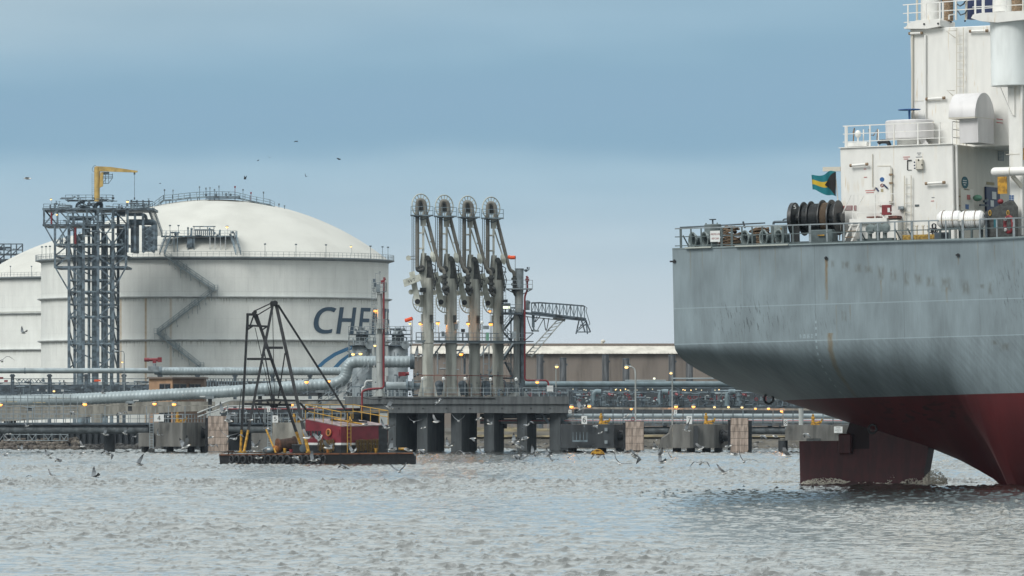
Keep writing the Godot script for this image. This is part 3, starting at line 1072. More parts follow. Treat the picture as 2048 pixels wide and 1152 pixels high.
	for k in [[189, 334], [193, 332.5], [222, 334], [272, 341.2], [275, 341.5], [275, 344.5], [271, 345], [212, 343], [196, 343], [189, 340]]:
		var p := P(k[0], k[1], dc)
		outline.append(Vector2(p.x - y0.x, p.y - y0.y))
	bm.prism(outline, y0 + Vector3(0, 0, -0.4), Basis.IDENTITY, 0.8)
	put("boom", bm, M.crane_yellow, c)
	var cab := Sh.new()
	for k in [[205, 356, 225, 356], [205, 367, 217, 367], [205, 349, 225, 349], [205, 352.5, 225, 352.5], [225, 347, 225, 356], [217, 347, 217, 367], [211, 347, 211, 367], [205, 367, 213, 356], [217, 367, 225, 356], [205, 347, 205, 367]]:
		cab.bar(P(k[0], k[1], dc), P(k[2], k[3], dc), 0.12)
		cab.bar(P(k[0], k[1], dc + 1.6), P(k[2], k[3], dc + 1.6), 0.12)
	cab.box(P(211, 346.5, dc + 0.6), Vector3(1.6, 0.5, 1.2))
	cab.box(P(215, 356, dc + 0.8), Vector3(2.2, 0.12, 1.7))
	put("operator_platform", cab, M.tower_dark, c)
	var la := Sh.new()
	ladder(la, P(186.5, 400, dc), P(186.5, 346, dc), Vector3.RIGHT, 0.55, 0.07, 0.45)
	put("ladder", la, M.tower_mid, c)
	put("hoist_wire", Sh.new().tube(P(269, 344, dc), P(269, 396, dc), 0.05, -1, 5), sd, c)
	put("hook", Sh.new().box(P(269, 347, dc), Vector3(0.35, 0.5, 0.35)).box(P(269, 397, dc), Vector3(0.3, 0.5, 0.3)), sd, c)
	put("hose_loop", Sh.new().sweep(PackedVector3Array([P(189, 343, dc), P(184.5, 342, dc), P(184.5, 337, dc), P(188, 331.5, dc), P(192, 331, dc)]), 0.06, 5), sd, c)


func tank_roof() -> void:
	var y1 := H(513, TANK_D - TANK_R)
	var sd: Material = M.tower_dark
	var sm: Material = M.tower_mid
	var dome := func(p: Vector3) -> Vector3: return Vector3(p.x, dome_y(p.x, p.z, tank_c, TANK_R, y1, 14.0), p.z)
	# platform on the slope of the dome
	var d := 1568.0
	var t := thing("roof_platform", "long railed platform on legs low on the big tank's dome, small canopy on it", "platform", P(396, 472, d))
	var q := Sh.new().box((P(322, 472.5, d) + P(473, 472.5, d)) / 2 + Vector3(0, 0, -2.0), Vector3(P(473, 0, d).x - P(322, 0, d).x, 0.28, 4.2))
	put("deck", q, sm, t)
	var g := Sh.new()
	rail(g, [P(322, 471.5, d), P(473, 471.5, d), P(473, 471.5, d) + Vector3(0, 0, -4)], 1.12, 1.3, 0.05)
	put("railing", g, sm, t)
	for x in [348, 355, 376, 388, 420, 430, 441, 451, 469]:
		var a := P(x, 472, d - 0.6)
		put("leg", Sh.new().bar(a, dome.call(a) - Vector3(0, 0.3, 0), 0.16), sm if x < 420 else M.pipe_white, t)
	var can := Sh.new()
	can.bar(P(386, 453, d), P(431, 453, d), 2.0, 0.18)
	put("canopy", can, sm, t)
	for x in [388, 400, 415, 428]:
		put("canopy_post", Sh.new().bar(P(x, 453, d), P(x, 471, d), 0.14), sm, t)
	for x in range(391, 428, 4):
		put("pipe", Sh.new().tube(P(x, 460, d - 0.7), P(x, 471, d - 0.7), 0.14), M.galvanised, t)
	put("header", Sh.new().tube(P(389, 459.5, d - 0.7), P(428, 459.5, d - 0.7), 0.16), M.galvanised, t)
	for k in [[376, 456, 1.6], [383, 458, 2.0], [419, 457, 1.6], [440, 461, 1.5]]:
		put("relief_valve", Sh.new().tube(P(k[0], k[1], d - 1.0), P(k[0], 471, d - 1.0), k[2] * 0.11).ball(P(k[0], k[1], d - 1.0), Vector3.ONE * k[2] * 0.16, 7), sm, t)
	put("drain_pipe", Sh.new().sweep(arc([P(440, 473.8, d + 0.1), P(346, 473.8, d + 0.1), P(345, 490, d + 0.1), P(295, 490.5, d + 0.1)], 0.8), 0.11), M.pipe_white, t)
	put("valve_cluster", Sh.new().box(P(380, 486, d - 0.3), Vector3(1.1, 2.0, 0.8)).tube(P(373, 494, d - 0.3), P(388, 494, d - 0.3), 0.14).tube(P(376, 478, d - 0.3), P(374, 494, d - 0.3), 0.12).tube(P(386, 478, d - 0.3), P(386, 494, d - 0.3), 0.12), sd, t)
	tangle(t, 340, 470, 471, 463, d, 12, 33, sd, sm, 2.0)
	for k in [[[320, 471], [303, 424]], [[337, 472], [324, 508]], [[466, 472], [477, 509]]]:
		var a := P(k[0][0], k[0][1], d)
		var b := P(k[1][0], k[1][1], d - 7.0 if k[1][1] > 500 else d - 20.0)
		var st := Sh.new()
		for o in [-0.55, 0.55]:
			st.bar(a + Vector3(o, 0, 0), b + Vector3(o, 0, 0), 0.14, 0.3)
			rail(st, [a + Vector3(o, 0, 0), b + Vector3(o, 0, 0)], 1.1, 1.5, 0.05)
		for e in int(a.distance_to(b) / 0.5):
			st.box(a.lerp(b, e / (a.distance_to(b) / 0.5)), Vector3(1.0, 0.06, 0.3))
		put("stair", st, sm, t)
	# the walkway over the crown of the dome
	d = TANK_D - 6.0
	var w := thing("roof_walkway", "railed walkway stepping over the crown of the big tank's dome", "walkway", P(430, 396, d))
	var path := [[301, 420], [327, 401], [345, 400], [380, 396], [420, 393.5], [470, 394.5], [500, 402], [540, 410], [549, 414]]
	for i in path.size() - 1:
		var a := P(path[i][0], path[i][1], d)
		var b := P(path[i + 1][0], path[i + 1][1], d)
		var s := Sh.new()
		s.bar(a, b, 1.5, 0.34)
		put("walkway_section", s, sm, w)
		var rr := Sh.new()
		for o in [-0.7, 0.7]:
			rail(rr, [a + Vector3(0, 0.1, o), b + Vector3(0, 0.1, o)], 1.1, 1.4, 0.055)
		put("railing", rr, sm, w)
	for x in [322, 332, 339, 345, 352, 375, 382, 395, 520, 538]:
		var py := 0.0
		for i in path.size() - 1:
			if x >= path[i][0] and x <= path[i + 1][0]:
				py = lerpf(path[i][1], path[i + 1][1], float(x - path[i][0]) / (path[i + 1][0] - path[i][0]))
		var a := P(x, py, d)
		put("leg", Sh.new().bar(a, dome.call(a) - Vector3(0, 0.3, 0), 0.16), sm, w)
	put("crown_platform", Sh.new().box(P(446, 394.5, d), Vector3(7.5, 0.5, 5.0)), sd, w)
	for k in [[412, 389], [432, 389], [452, 388], [461, 389]]:
		put("relief_valve", Sh.new().tube(P(k[0], k[1], d), P(k[0], 394, d), 0.2).ball(P(k[0], k[1], d), Vector3.ONE * 0.32, 7), sm, w)
	for k in [[329, 380, 0], [346, 381, 0], [399, 374, 0], [412, 377, 0], [420, 376, 0], [429, 380, 0], [438, 373, 0], [470, 374, 1], [486, 380, 0], [502, 386, 1], [527, 385, 0], [558, 409, 0], [569, 412, 0]]:
		var foot := P(k[0], 402 if k[0] < 540 else 418, d)
		var s := Sh.new().tube(foot, P(k[0], k[1], d), 0.08, 0.06, 6).box(P(k[0], k[1], d), Vector3(0.34, 0.45, 0.34))
		put("warning_light" if k[2] else "light_mast", s, M.signal_red if k[2] else sm, w)


func warehouse() -> void:
	var d := 1330.0
	var t := thing("warehouse", "long brown ribbed warehouse with a pale roof fascia beyond the terminal", "building", G(1300, d, 2.3))
	var x0 := P(820, 0, d).x
	var x1 := P(1780, 0, d).x
	put("wall", Sh.new().box(Vector3((x0 + x1) / 2, (2.3 + H(708, d)) / 2, -d - 15.0), Vector3(x1 - x0 - 1.2, H(708, d) - 2.3, 30.0)), M.wall_brown, t)
	var ribs := Sh.new()
	var x := x0 + 0.8
	while x < x1 - 0.8:
		ribs.box(Vector3(x, (2.3 + H(708, d)) / 2, -d + 0.025), Vector3(0.22, H(708, d) - 2.3, 0.05))
		x += 0.62
	tag(put("wall_ribs", ribs, M.wall_brown, t), "", "", "", "stuff")
	var slope := Basis(Vector3(0, 0, -1), Vector3.UP, Vector3(1, 0, 0))
	put("roof_slope", Sh.new().prism(PackedVector2Array([Vector2(-0.9, H(707.5, d)), Vector2(5.0, H(690, d)), Vector2(26.0, H(690, d)), Vector2(31.0, H(707.5, d))]), Vector3(x0, 0, -d), slope, x1 - x0), M.fascia, t)
	var fr := Sh.new()
	x = x0 + 0.3
	while x < x1:
		fr.bar(Vector3(x, H(707.2, d), -d + 0.9), Vector3(x, H(690.2, d), -d - 5.0), 0.2, 0.08)
		x += 0.75
	tag(put("roof_seams", fr, M.fascia, t), "", "", "", "stuff")
	put("roof_ridge", Sh.new().box(Vector3((x0 + x1) / 2, H(688.5, d), -d - 15.5), Vector3(x1 - x0 + 0.5, 0.4, 22.0)), M.roof_brown, t)
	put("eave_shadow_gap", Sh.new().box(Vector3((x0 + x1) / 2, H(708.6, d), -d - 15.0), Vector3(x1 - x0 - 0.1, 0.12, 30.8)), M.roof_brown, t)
	put("roof_vent", Sh.new().tube(P(1204, 687, d), P(1205, 683, d), 0.3).ball(P(1206, 682.5, d), Vector3(0.5, 0.35, 0.4), 7), M.fascia, t)
	var tops := [[1080, 709, "behind the red standpipe"], [1126, 715, "right of the gangway's arm"], [1211, 709, "left of the curved lamp post"], [1252, 716, "right behind the curved lamp's head"], [1344, 709, "by the straight lamp post"], [1379, 712, "nearest the ship's stern"]]
	for k in tops:
		var dd := 1120.0
		var st := thing("exhaust_stack", "dark steel exhaust stack before the brown warehouse, " + k[2], "stack", G(k[0], dd, 2.3), "exhaust stacks")
		put("shaft", Sh.new().tube(G(k[0], dd, 2.3), P(k[0], k[1], dd), 6.9 * dd / F, -1, 16), M.stack_steel, st)
		put("band", Sh.new().tube(P(k[0], k[1] + 1.5, dd), P(k[0], k[1] + 3, dd), 7.2 * dd / F, -1, 16), M.steel_dark, st)
		put("bracket", Sh.new().box(P(k[0] + 7.6, k[1] + 14, dd), Vector3(0.25, 0.3, 0.3)), M.steel_dark, st)

func pipe_run(t: Node, called: String, pts: Array, r_px: float, d: float, m: Material, rib := 0.0, bend := 2.0, seg := 14) -> MeshInstance3D:
	var w := []
	for p in pts:
		w.append(P(p[0], p[1], p[2] if p.size() > 2 else d))
	var path := arc(w, bend, 8)
	if rib > 0.0:
		path = dense(path, 0.19)
	return put(called, Sh.new().sweep(path, r_px * d / F, seg, false, rib), m, t)

func left_pipes() -> void:
	var d := 1300.0
	var t := thing("gas_pipeline", "long grey overhead gas pipe running level across the foot of the white tanks", "pipeline", G(200, d, 2.3))
	pipe_run(t, "pipe", [[-160, 741.5], [312, 741.5]], 5.4, d, M.pipe_pale)
	pipe_run(t, "ribbed_pipe", [[322, 742.5], [700, 742.5]], 8.2, d, M.pipe_pale, 0.05)
	put("flange", Sh.new().tube(P(309, 741.5, d), P(324, 742, d), 0.72, 0.85, 14), M.steel_mid, t)
	put("flange", Sh.new().tube(P(49, 741.5, d), P(51, 741.5, d), 0.6, -1, 14), M.steel_mid, t)
	for x in [25, 99, 172, 248, 320, 395, 470, 545, 620, 690]:
		put("support", Sh.new().bar(G(x, d, 2.3), P(x, 748, d), 0.62, 0.62), M.steel_dark, t)
		put("saddle", Sh.new().bar(P(x - 5, 751.5, d), P(x + 5, 751.5, d), 0.8, 0.35), M.steel_dark, t)
	# the rack of smaller lines under it
	d = 1270.0
	var r := thing("pipe_rack", "low steel rack crowded with small blue-grey pipes under the level gas pipeline", "pipe rack", G(240, d, 2.3))
	for k in [[757.5, 0.12], [766, 0.22], [774, 0.28], [783, 0.2], [789, 0.2]]:
		put("beam", Sh.new().bar(P(-150, k[0], d), P(296, k[0], d), 0.3, k[1]), M.steel_mid if k[0] < 770 else M.steel_dark, r)
	for k in [[757.5, 0.10], [763, 0.16], [784, 0.2]]:
		put("beam", Sh.new().bar(P(408, k[0], d), P(700, k[0], d), 0.3, k[1]), M.steel_mid, r)
	for x in [25, 99, 172]:
		put("post", Sh.new().bar(G(x, d, 2.3), P(x, 750, d), 0.55), M.steel_dark, r)
	var cur := 32.0
	while cur < 92.0:
		put("brace", Sh.new().bar(P(cur, 767, d), P(cur + 7.5, 759 if int(cur) % 2 else 766.5, d), 0.14), M.steel_mid, r)
		put("brace", Sh.new().bar(P(cur + 7.5, 767, d), P(cur, 758.5, d), 0.12), M.steel_mid, r)
		cur += 7.5
	cur = 410.0
	while cur < 480.0:
		put("post", Sh.new().bar(P(cur, 757, d), P(cur, 784, d), 0.16), M.steel_mid, r)
		cur += 5.5
	cur = 484.0
	while cur < 690.0:
		put("post", Sh.new().bar(P(cur, 757, d), P(cur, 784, d), 0.2), M.steel_dark, r)
		cur += 11.0
	put("wind_wall", Sh.new().box(P(140, 783, d + 8.0), Vector3(P(300, 0, d).x - P(-140, 0, d).x, 2.6, 0.3)), M.steel_dark, r)
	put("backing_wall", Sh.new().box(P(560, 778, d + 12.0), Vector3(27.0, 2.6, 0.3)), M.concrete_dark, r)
	tangle(r, -20, 296, 790, 757, d, 70, 41, M.steel_dark, M.steel_mid, 6.0)
	tangle(r, 408, 690, 788, 760, d, 46, 42, M.steel_dark, M.galvanised, 6.0)
	for k in [[195, 761, 13, "orange"], [3, 756, 7, "signal_red"], [12, 762, 7, "signal_red"], [125, 781, 5, "pipe_white"], [93, 781, 3, "pipe_white"], [76, 780, 3, "pipe_white"]]:
		put("valve_box", Sh.new().box(P(k[0], k[1], d - 6.5), Vector3(k[2] * d / F, 0.35, 0.5)), M[k[3]], r)
	# the fire monitor
	var fm := thing("fire_monitor", "dark red water cannon on a grey pedestal above the level pipeline", "fire monitor", P(306, 742, 1296.0))
	put("pedestal", Sh.new().box(P(307, 738, 1296.0), Vector3(1.9, 1.0, 1.6)).tube(P(309, 734, 1296.0), P(309, 727, 1296.0), 0.32), M.galvanised, fm)
	put("barrel", Sh.new().tube(P(290, 719.5, 1296.0), P(318, 719.5, 1296.0), 0.26, 0.34).tube(P(288.5, 719.5, 1296.0), P(298, 719.5, 1296.0), 0.36), M.signal_red, fm)
	put("breech", Sh.new().box(P(319.5, 719.5, 1296.0), Vector3(0.75, 0.9, 0.8)).box(P(309, 723, 1296.0), Vector3(0.7, 0.6, 0.6)), M.signal_red, fm)
	# control house
	d = 1120.0
	var h := thing("control_house", "small tan and brown flat-roofed control house behind the ribbed pipe", "building", G(350, d, 2.3))
	var a := P(298, 0, d)
	var b := P(345, 0, d - 3.0)
	var c := P(408, 0, d + 2.0)
	put("wall", Sh.new().block([a, b, Vector3(b.x, 0, b.z - 9.0), Vector3(a.x, 0, a.z - 9.0)], 2.3, H(757, d)), M.house_tan, h)
	put("wall", Sh.new().block([b + Vector3(0.01, 0, -0.02), c, Vector3(c.x, 0, c.z - 9.0), Vector3(b.x + 0.01, 0, b.z - 9.0)], 2.3, H(757.2, d)), M.house_brown, h)
	put("roof", Sh.new().block([a + Vector3(-0.3, 0, 0.6), b + Vector3(0, 0, 0.6), c + Vector3(0.3, 0, 0.6), c + Vector3(0.3, 0, -10), a + Vector3(-0.3, 0, -10)], H(757, d), H(754, d)), M.roof_brown, h)
	for k in [[320, 342, a, b], [349, 373, b, c], [379, 400, b, c]]:
		var s: Vector3 = k[2]
		var e: Vector3 = k[3]
		var xa: float = (k[0] - 1024.0) / F * d
		var xb: float = (k[1] - 1024.0) / F * d
		var p: Vector3 = s.lerp(e, clampf((xa - s.x) / (e.x - s.x), 0, 1)) + Vector3(0, H(773, d), 0.04)
		var q: Vector3 = s.lerp(e, clampf((xb - s.x) / (e.x - s.x), 0, 1)) + Vector3(0, H(773, d), 0.04)
		p.y = H(773, d)
		q.y = p.y
		var w := put("window", Sh.new().bar(p, q, 0.08, 0.75), M.window_dark, h)
		put("frame", Sh.new().bar(p + Vector3(0, 0.42, 0.04), q + Vector3(0, 0.42, 0.04), 0.12, 0.12).bar(p.lerp(q, 0.5) + Vector3(0, -0.4, 0.06), p.lerp(q, 0.5) + Vector3(0, 0.4, 0.06), 0.1), M.roof_brown, w)
	# the ribbed line that climbs on to the platform
	d = 905.0
	var rp := thing("ribbed_pipeline", "thick pale ribbed gas pipe rising from the left and bending up to the platform", "pipeline", P(500, 815, d))
	pipe_run(rp, "pipe", [[-150, 806, 930.0], [160, 798.5, 915.0], [460, 783], [600, 772], [676, 767], [692, 753], [694, 735], [702, 723.5], [740, 723.5], [826, 723.5]], 11.5, d, M.pipe_pale, 0.05, 1.3, 18)
	for x in [60, 260, 420, 520, 640]:
		var yy := lerpf(800.0, 768.0, clampf((x - 100.0) / 560.0, 0, 1))
		put("saddle", Sh.new().box(P(x, yy + 13.5, d + 0.3), Vector3(1.1, 0.35, 1.4)), M.galvanised, rp)
		put("support", Sh.new().bar(P(x, yy + 14, d + 0.3), P(x, 822, d + 0.3), 0.5), M.concrete_dark, rp)
	put("support", Sh.new().box(P(686, 777, d + 0.4), Vector3(1.1, 2.2, 1.1)), M.pipe_white, rp)
	put("end_flange", Sh.new().tube(P(820, 723.5, d), P(829, 723.5, d), 0.98, -1, 16), M.steel_mid, rp)
	for x in [272, 405]:
		put("clamp_plate", Sh.new().box(P(x, 801 - (x - 272) * 0.06, d - 0.7), Vector3(0.72, 0.17, 0.25)), M.pipe_white, rp)


# an octagonal or square pile
func pile(t: Node, px: float, d: float, top: float, w_px: float, m: Material, called := "pile") -> void:
	put(called, Sh.new().tube(G(px, d, -2.0), G(px, d, top), w_px / 2 * d / F, -1, 16), m, t)

func number_board(text: String, px: float, py: float, w: float, h: float, d: float, label: String) -> void:
	var k := d / F
	var t := thing("number_board", label, "sign", P(px, py + h / 2, d), "berth number boards")
	put("board", Sh.new().box(P(px, py, d), Vector3(w * k, h * k, 0.08)), M.sign_white, t)
	words(t, "numeral", text, P(px, py, d - 0.055), Basis.IDENTITY.scaled(Vector3(1, 1, 0.005)), h * k * 0.62, M.print_black, 0.35, 0.95)
	put("post", Sh.new().bar(P(px, py + h / 2, d + 0.1), P(px, py + h / 2 + 6, d + 0.1), 0.08), M.galvanised, t)

func mooring_hook(px: float, py: float, d: float, label: String) -> void:
	var k := d / F
	var t := thing("mooring_hook", label, "mooring hook", P(px, py + 10, d), "yellow mooring hooks")
	put("capstan", Sh.new().lathe(scaled_profile([[0, 22], [2.2, 21], [2.2, 18], [1.5, 17.5], [3.6, 16], [4.0, 13], [3.0, 11], [3.6, 3], [5.0, 0]], k), P(px - 6, py + 10, d), 12), M.yellow, t)
	for i in 3:
		var dz := Vector3(0, 0, (i - 1) * 5.0 * k)
		put("hook_arm", Sh.new().bar(P(px - 3, py + 6, d) + dz, P(px + 9, py + 5 - i, d) + dz, 2.2 * k, 3.4 * k).bar(P(px + 9, py + 7 - i, d) + dz, P(px + 12, py - i, d) + dz, 2.0 * k, 3.0 * k), M.yellow, t)
	put("base", Sh.new().box(P(px - 1, py + 9.2, d), Vector3(18 * k, 2.2 * k, 12 * k)), M.yellow, t)

func scaled_profile(p: Array, k: float) -> PackedVector2Array:
	var out := PackedVector2Array()
	for e in p:
		out.append(Vector2(e[0] * k, e[1] * k))
	return out

func fender_panel(x0: float, x1: float, y0: float, y1: float, d: float, rows: int, label: String) -> void:
	var k := d / F
	var t := thing("fender_panel", label, "fender panel", P((x0 + x1) / 2, y1, d), "tan fender panels")
	var cx := (x0 + x1) / 2
	put("frame", Sh.new().box(P(cx, (y0 + y1) / 2, d + 0.16), Vector3((x1 - x0) * k + 0.06, (y1 - y0) * k + 0.04, 0.3)), M.black_steel, t)
	var cols := 5
	var cw := (x1 - x0) / cols
	var ch := (y1 - y0) / rows
	for i in cols:
		for j in rows:
			put("pad", Sh.new().box(P(x0 + cw * (i + 0.5), y0 + ch * (j + 0.5), d - 0.05 - rng.randf() * 0.015), Vector3(cw * k - 0.022, ch * k - 0.035, 0.14)), M.fender_pad if (i * 3 + j) % 4 else M.fender_pad_worn, t)
	put("backing_beam", Sh.new().box(P(x0 - 1, (y0 + y1) / 2, d + 0.9), Vector3(0.5, (y1 - y0) * k * 0.9, 1.2)), M.black_steel, t)

func fender_cell(px: float, py: float, r_px: float, d: float, label: String) -> void:
	var k := d / F
	var s := Basis(Vector3(0, 0, 1), Vector3(0.85, 0, 0.5).normalized(), Vector3.UP)
	s = Basis(Vector3.UP, Vector3(1, 0, 0.3).normalized(), Vector3.UP.cross(Vector3(1, 0, 0.3).normalized()))
	var t := thing("rubber_fender", label, "fender", P(px, py + r_px, d), "black rubber cell fenders")
	put("cell", Sh.new().lathe(scaled_profile([[0, 10], [r_px * 0.8, 10], [r_px * 0.7, 6], [r_px * 0.75, -4], [r_px, -7], [r_px, -9], [0, -9]], k), P(px, py, d), 20, s), M.rubber, t)
	put("chain", Sh.new().sweep(PackedVector3Array([P(px - 8, py - r_px, d - 0.3), P(px - 2, py - r_px + 6, d - 0.6), P(px + 6, py - r_px + 10, d - 0.4)]), 0.06, 5), M.black_steel, t)

func left_jetty() -> void:
	# concrete trestle that brings the road out, and a dark wall added to stand for its shade
	var d := 975.0
	var k := d / F
	var t := thing("road_trestle", "pale concrete road trestle behind the ribbed pipe, dropping to the left", "trestle", G(200, d, 0.0))
	var o := P(-200, 838, d)
	var poly := PackedVector2Array()
	for e in [[-200, 812], [430, 812], [470, 800], [780, 800], [780, 810], [470, 810], [420, 822], [370, 823], [100, 838], [-200, 853]]:
		var p := P(e[0], e[1], d)
		poly.append(Vector2(p.x - o.x, p.y - o.y))
	put("deck_girder", Sh.new().prism(poly, o + Vector3(0, 0, -9.0), Basis.IDENTITY, 9.0), M.concrete_pale, t)
	for e in [[-200, 100, 796], [100, 300, 797], [300, 430, 803]]:
		put("parapet", Sh.new().box((P(e[0], (e[2] + 812) / 2.0, d + 1.0) + P(e[1], (e[2] + 812) / 2.0, d + 1.0)) / 2, Vector3(P(e[1], 0, d).x - P(e[0], 0, d).x - 0.02, (812 - e[2]) * k - 0.02, 0.35)), M.concrete_pale, t)
	put("column", Sh.new().box(P(193.5, 838, d - 0.5), Vector3(21 * k, 24 * k, 1.6)), M.concrete_pale, t)
	put("bearing_pad", Sh.new().box(P(193.5, 850, d - 0.8), Vector3(21 * k, 0.1, 1.4)), M.concrete_pale, t)
	for x in [20, 330, 470, 640]:
		put("column", Sh.new().box(P(x, 850, d + 5.0), Vector3(1.6, 3.6, 2.0)), M.concrete_dark, t)
	put("trestle_shade_backing", Sh.new().box(Vector3(P(380, 0, d).x, 1.0, -d - 14.0), Vector3(60.0, 3.8, 4.0)), M.concrete_dark, t)  # added dark backing in place of the shade beneath the deck
	# pale slanted pipes that rise beside it
	var sp := thing("utility_pipe", "pair of pale pipes slanting up behind the barge's legs", "pipe", P(430, 822, 905.0))
	pipe_run(sp, "pipe", [[395, 826], [460, 800.5], [690, 799.5]], 1.7, 905.0, M.pipe_white, 0.0, 0.6, 8)
	pipe_run(sp, "pipe", [[395, 834], [458, 812], [690, 809.5]], 1.5, 905.0, M.pipe_white, 0.0, 0.6, 8)
	var fp := thing("fire_main", "dark red fire main running level behind the barge to the platform", "pipe", P(600, 820, 880.0))
	pipe_run(fp, "pipe", [[448, 818], [725, 817.5], [725, 782], [760, 777]], 1.4, 880.0, M.signal_red, 0.0, 0.5, 8)
	pipe_run(fp, "pipe", [[724, 786], [724, 776], [730, 774], [731, 762], [745, 762]], 2.2, 872.0, M.pipe_white, 0.0, 0.4, 8)
	# walkway on its tubular girder
	d = 850.0
	k = d / F
	var w := thing("access_walkway", "grey walkway with tall railing posts along the left shore, carried on a fat tube", "walkway", G(150, d, 0.0))
	put("tube_girder", Sh.new().sweep(dense(PackedVector3Array([P(-160, 859, d), P(296, 859, d)]), 0.5), 9.0 * k, 18, false, 0.012), M.tube_grey, w)
	put("deck", Sh.new().box((P(-160, 847, d) + P(385, 847, d)) / 2, Vector3(545 * k, 0.22, 1.5)), M.steel_dark, w)
	put("kick_plate", Sh.new().box((P(-160, 850, d - 0.77) + P(290, 850, d - 0.77)) / 2, Vector3(450 * k, 0.1, 0.05)), M.concrete_dark, w)
	put("conduit", Sh.new().bar(P(-160, 811, d), P(430, 811, d), 0.16, 0.14), M.concrete_pale, w)
	for x in [-60, 65, 210, 293, 337, 370, 420]:
		put("conduit_post", Sh.new().bar(P(x, 811, d), P(x, 846, d), 0.11), M.galvanised, w)
	var cur := -150.0
	while cur < 385.0:
		put("railing_post", Sh.new().bar(P(cur, 829, d - 0.7), P(cur, 846, d - 0.7), 0.075), M.galvanised, w)
		put("railing_post", Sh.new().bar(P(cur + 3.5, 829, d + 0.7), P(cur + 3.5, 846, d + 0.7), 0.075), M.galvanised, w)
		cur += 18.5
	for y in [829, 837.5]:
		put("rail", Sh.new().bar(P(-150, y, d - 0.7), P(385, y, d - 0.7), 0.065), M.galvanised, w)
		put("rail", Sh.new().bar(P(-150, y, d + 0.7), P(385, y, d + 0.7), 0.065), M.galvanised, w)
	pile(w, 219, d + 2.0, H(866, d), 22, M.concrete_dark)
	pile(w, -60, d + 2.0, H(866, d), 22, M.concrete_dark)
	# scaffold round the pipe and under the girder
	var sc := thing("scaffold", "thin tube scaffold round the ribbed pipe at the left edge, hung down to the rocks", "scaffold", G(60, 838.0, 0.0))
	for i in 12:
		var sx := -2.0 + i * 14.3
		put("standard", Sh.new().tube(P(sx, 785 + (i % 3) * 4, 842.0), P(sx, 846, 842.0), 0.05, -1, 6), M.galvanised, sc)
	for y in [791, 797, 813, 820, 827, 836]:
		put("ledger", Sh.new().tube(P(-20, y, 842.0), P(158 if y > 795 else 105, y, 842.0), 0.045, -1, 6), M.galvanised, sc)
	for e in [[8, 869, 135, 869], [8, 881, 135, 881]]:
		put("ledger", Sh.new().tube(P(e[0], e[1], 842.0), P(e[2], e[3], 842.0), 0.05, -1, 6), M.galvanised, sc)
	for i in 9:
		var sx := 8.0 + i * 16.0
		put("standard", Sh.new().tube(P(sx, 867, 842.0), P(sx, 881, 842.0), 0.045, -1, 6), M.galvanised, sc)
		put("brace", Sh.new().tube(P(sx, 868, 842.0), P(sx + (10 if i % 2 else -9), 881, 842.0), 0.045, -1, 6), M.galvanised, sc)
	for e in [[10, 803.5, 34, 803.5], [66, 805, 91, 805], [97, 796, 140, 797]]:
		put("board", Sh.new().bar(P(e[0], e[1], 842.3), P(e[2], e[3], 842.3), 0.5, 0.09), M.board_tan, sc)
	# dolphin 4
	d = 838.0
	k = d / F
	var b := thing("mooring_dolphin", "concrete mooring dolphin left of the barge, bearing the board 4", "dolphin", G(345, d, 0.0), "concrete mooring dolphins")
	put("cap", Sh.new().block([G(308, d + 1), G(365, d - 3.0), G(416, d + 6.0), G(416, d + 16), G(308, d + 16)], H(893, d), H(845, d)), M.concrete, b)
	put("step", Sh.new().block([G(277, d + 1.5), G(307.5, d + 0.5), G(307.5, d + 12), G(277, d + 12)], H(893, d), H(866, d)), M.concrete, b)
	for x in [290, 340, 382, 408]:
		pile(b, x, d + 5.0, H(892, d), 15, M.wet_pile)
	var la := Sh.new()
	ladder(la, P(303, 900, d - 1.2), P(303, 826, d - 1.2), Vector3.RIGHT, 0.42, 0.09, 0.3)
	put("ladder", la, M.galvanised, b)
	put("ladder_float", Sh.new().box(P(303, 901, d - 1.2), Vector3(0.75, 0.35, 0.6)), M.wet_pile, b)
	var g := Sh.new()
	rail(g, [P(308, 845, d - 0.5), P(365, 845, d - 2.0), P(414, 845, d + 6.0)], 1.0, 1.1, 0.045)
	put("railing", g, M.galvanised, b)
	number_board("4", 318, 836, 20, 14, d - 2.0, "small white board with a black 4 on the left dolphin")
	mooring_hook(361, 836, d + 1.0, "yellow mooring hook with capstan beside the board 4")
	fender_panel(416, 456.5, 832, 903, d + 1.0, 5, "tan gridded fender panel between dolphin 4 and the barge's bow")
	fender_cell(408, 866, 15, d + 4.0, "black rubber fender cell behind the panel beside dolphin 4")
	# dolphin 5
	var b5 := thing("mooring_dolphin", "concrete mooring dolphin behind the barge's legs, bearing the board 5", "dolphin", G(580, d, 0.0), "concrete mooring dolphins")
	put("cap", Sh.new().block([G(545, d + 1), G(606, d - 2), G(690, d + 4), G(690, d + 14), G(545, d + 14)], H(905, d), H(845, d)), M.concrete_pale, b5)
	put("step", Sh.new().block([G(503, d + 2), G(544.5, d + 1), G(544.5, d + 10), G(503, d + 10)], H(905, d), H(866, d)), M.concrete, b5)
	put("girder", Sh.new().tube(P(456, 858, d + 4), P(545, 858, d + 4), 9.0 * k, -1, 18), M.tube_grey, b5)
	put("walkway_deck", Sh.new().box((P(456, 847, d + 4) + P(545, 847, d + 4)) / 2, Vector3(88 * k, 0.2, 1.4)), M.steel_dark, b5)
	put("fender_wall", Sh.new().block([G(457, d + 5), G(500, d + 5), G(500, d + 9), G(457, d + 9)], 0.2, H(862, d)), M.concrete_dark, b5)
	la = Sh.new()
	ladder(la, P(539, 895, d - 0.6), P(539, 818, d - 0.6), Vector3.RIGHT, 0.42, 0.09, 0.3)
	put("ladder", la, M.galvanised, b5)
	g = Sh.new()
	rail(g, [P(456, 845, d + 3.0), P(545, 845, d + 3.0)], 1.1, 1.0, 0.05)
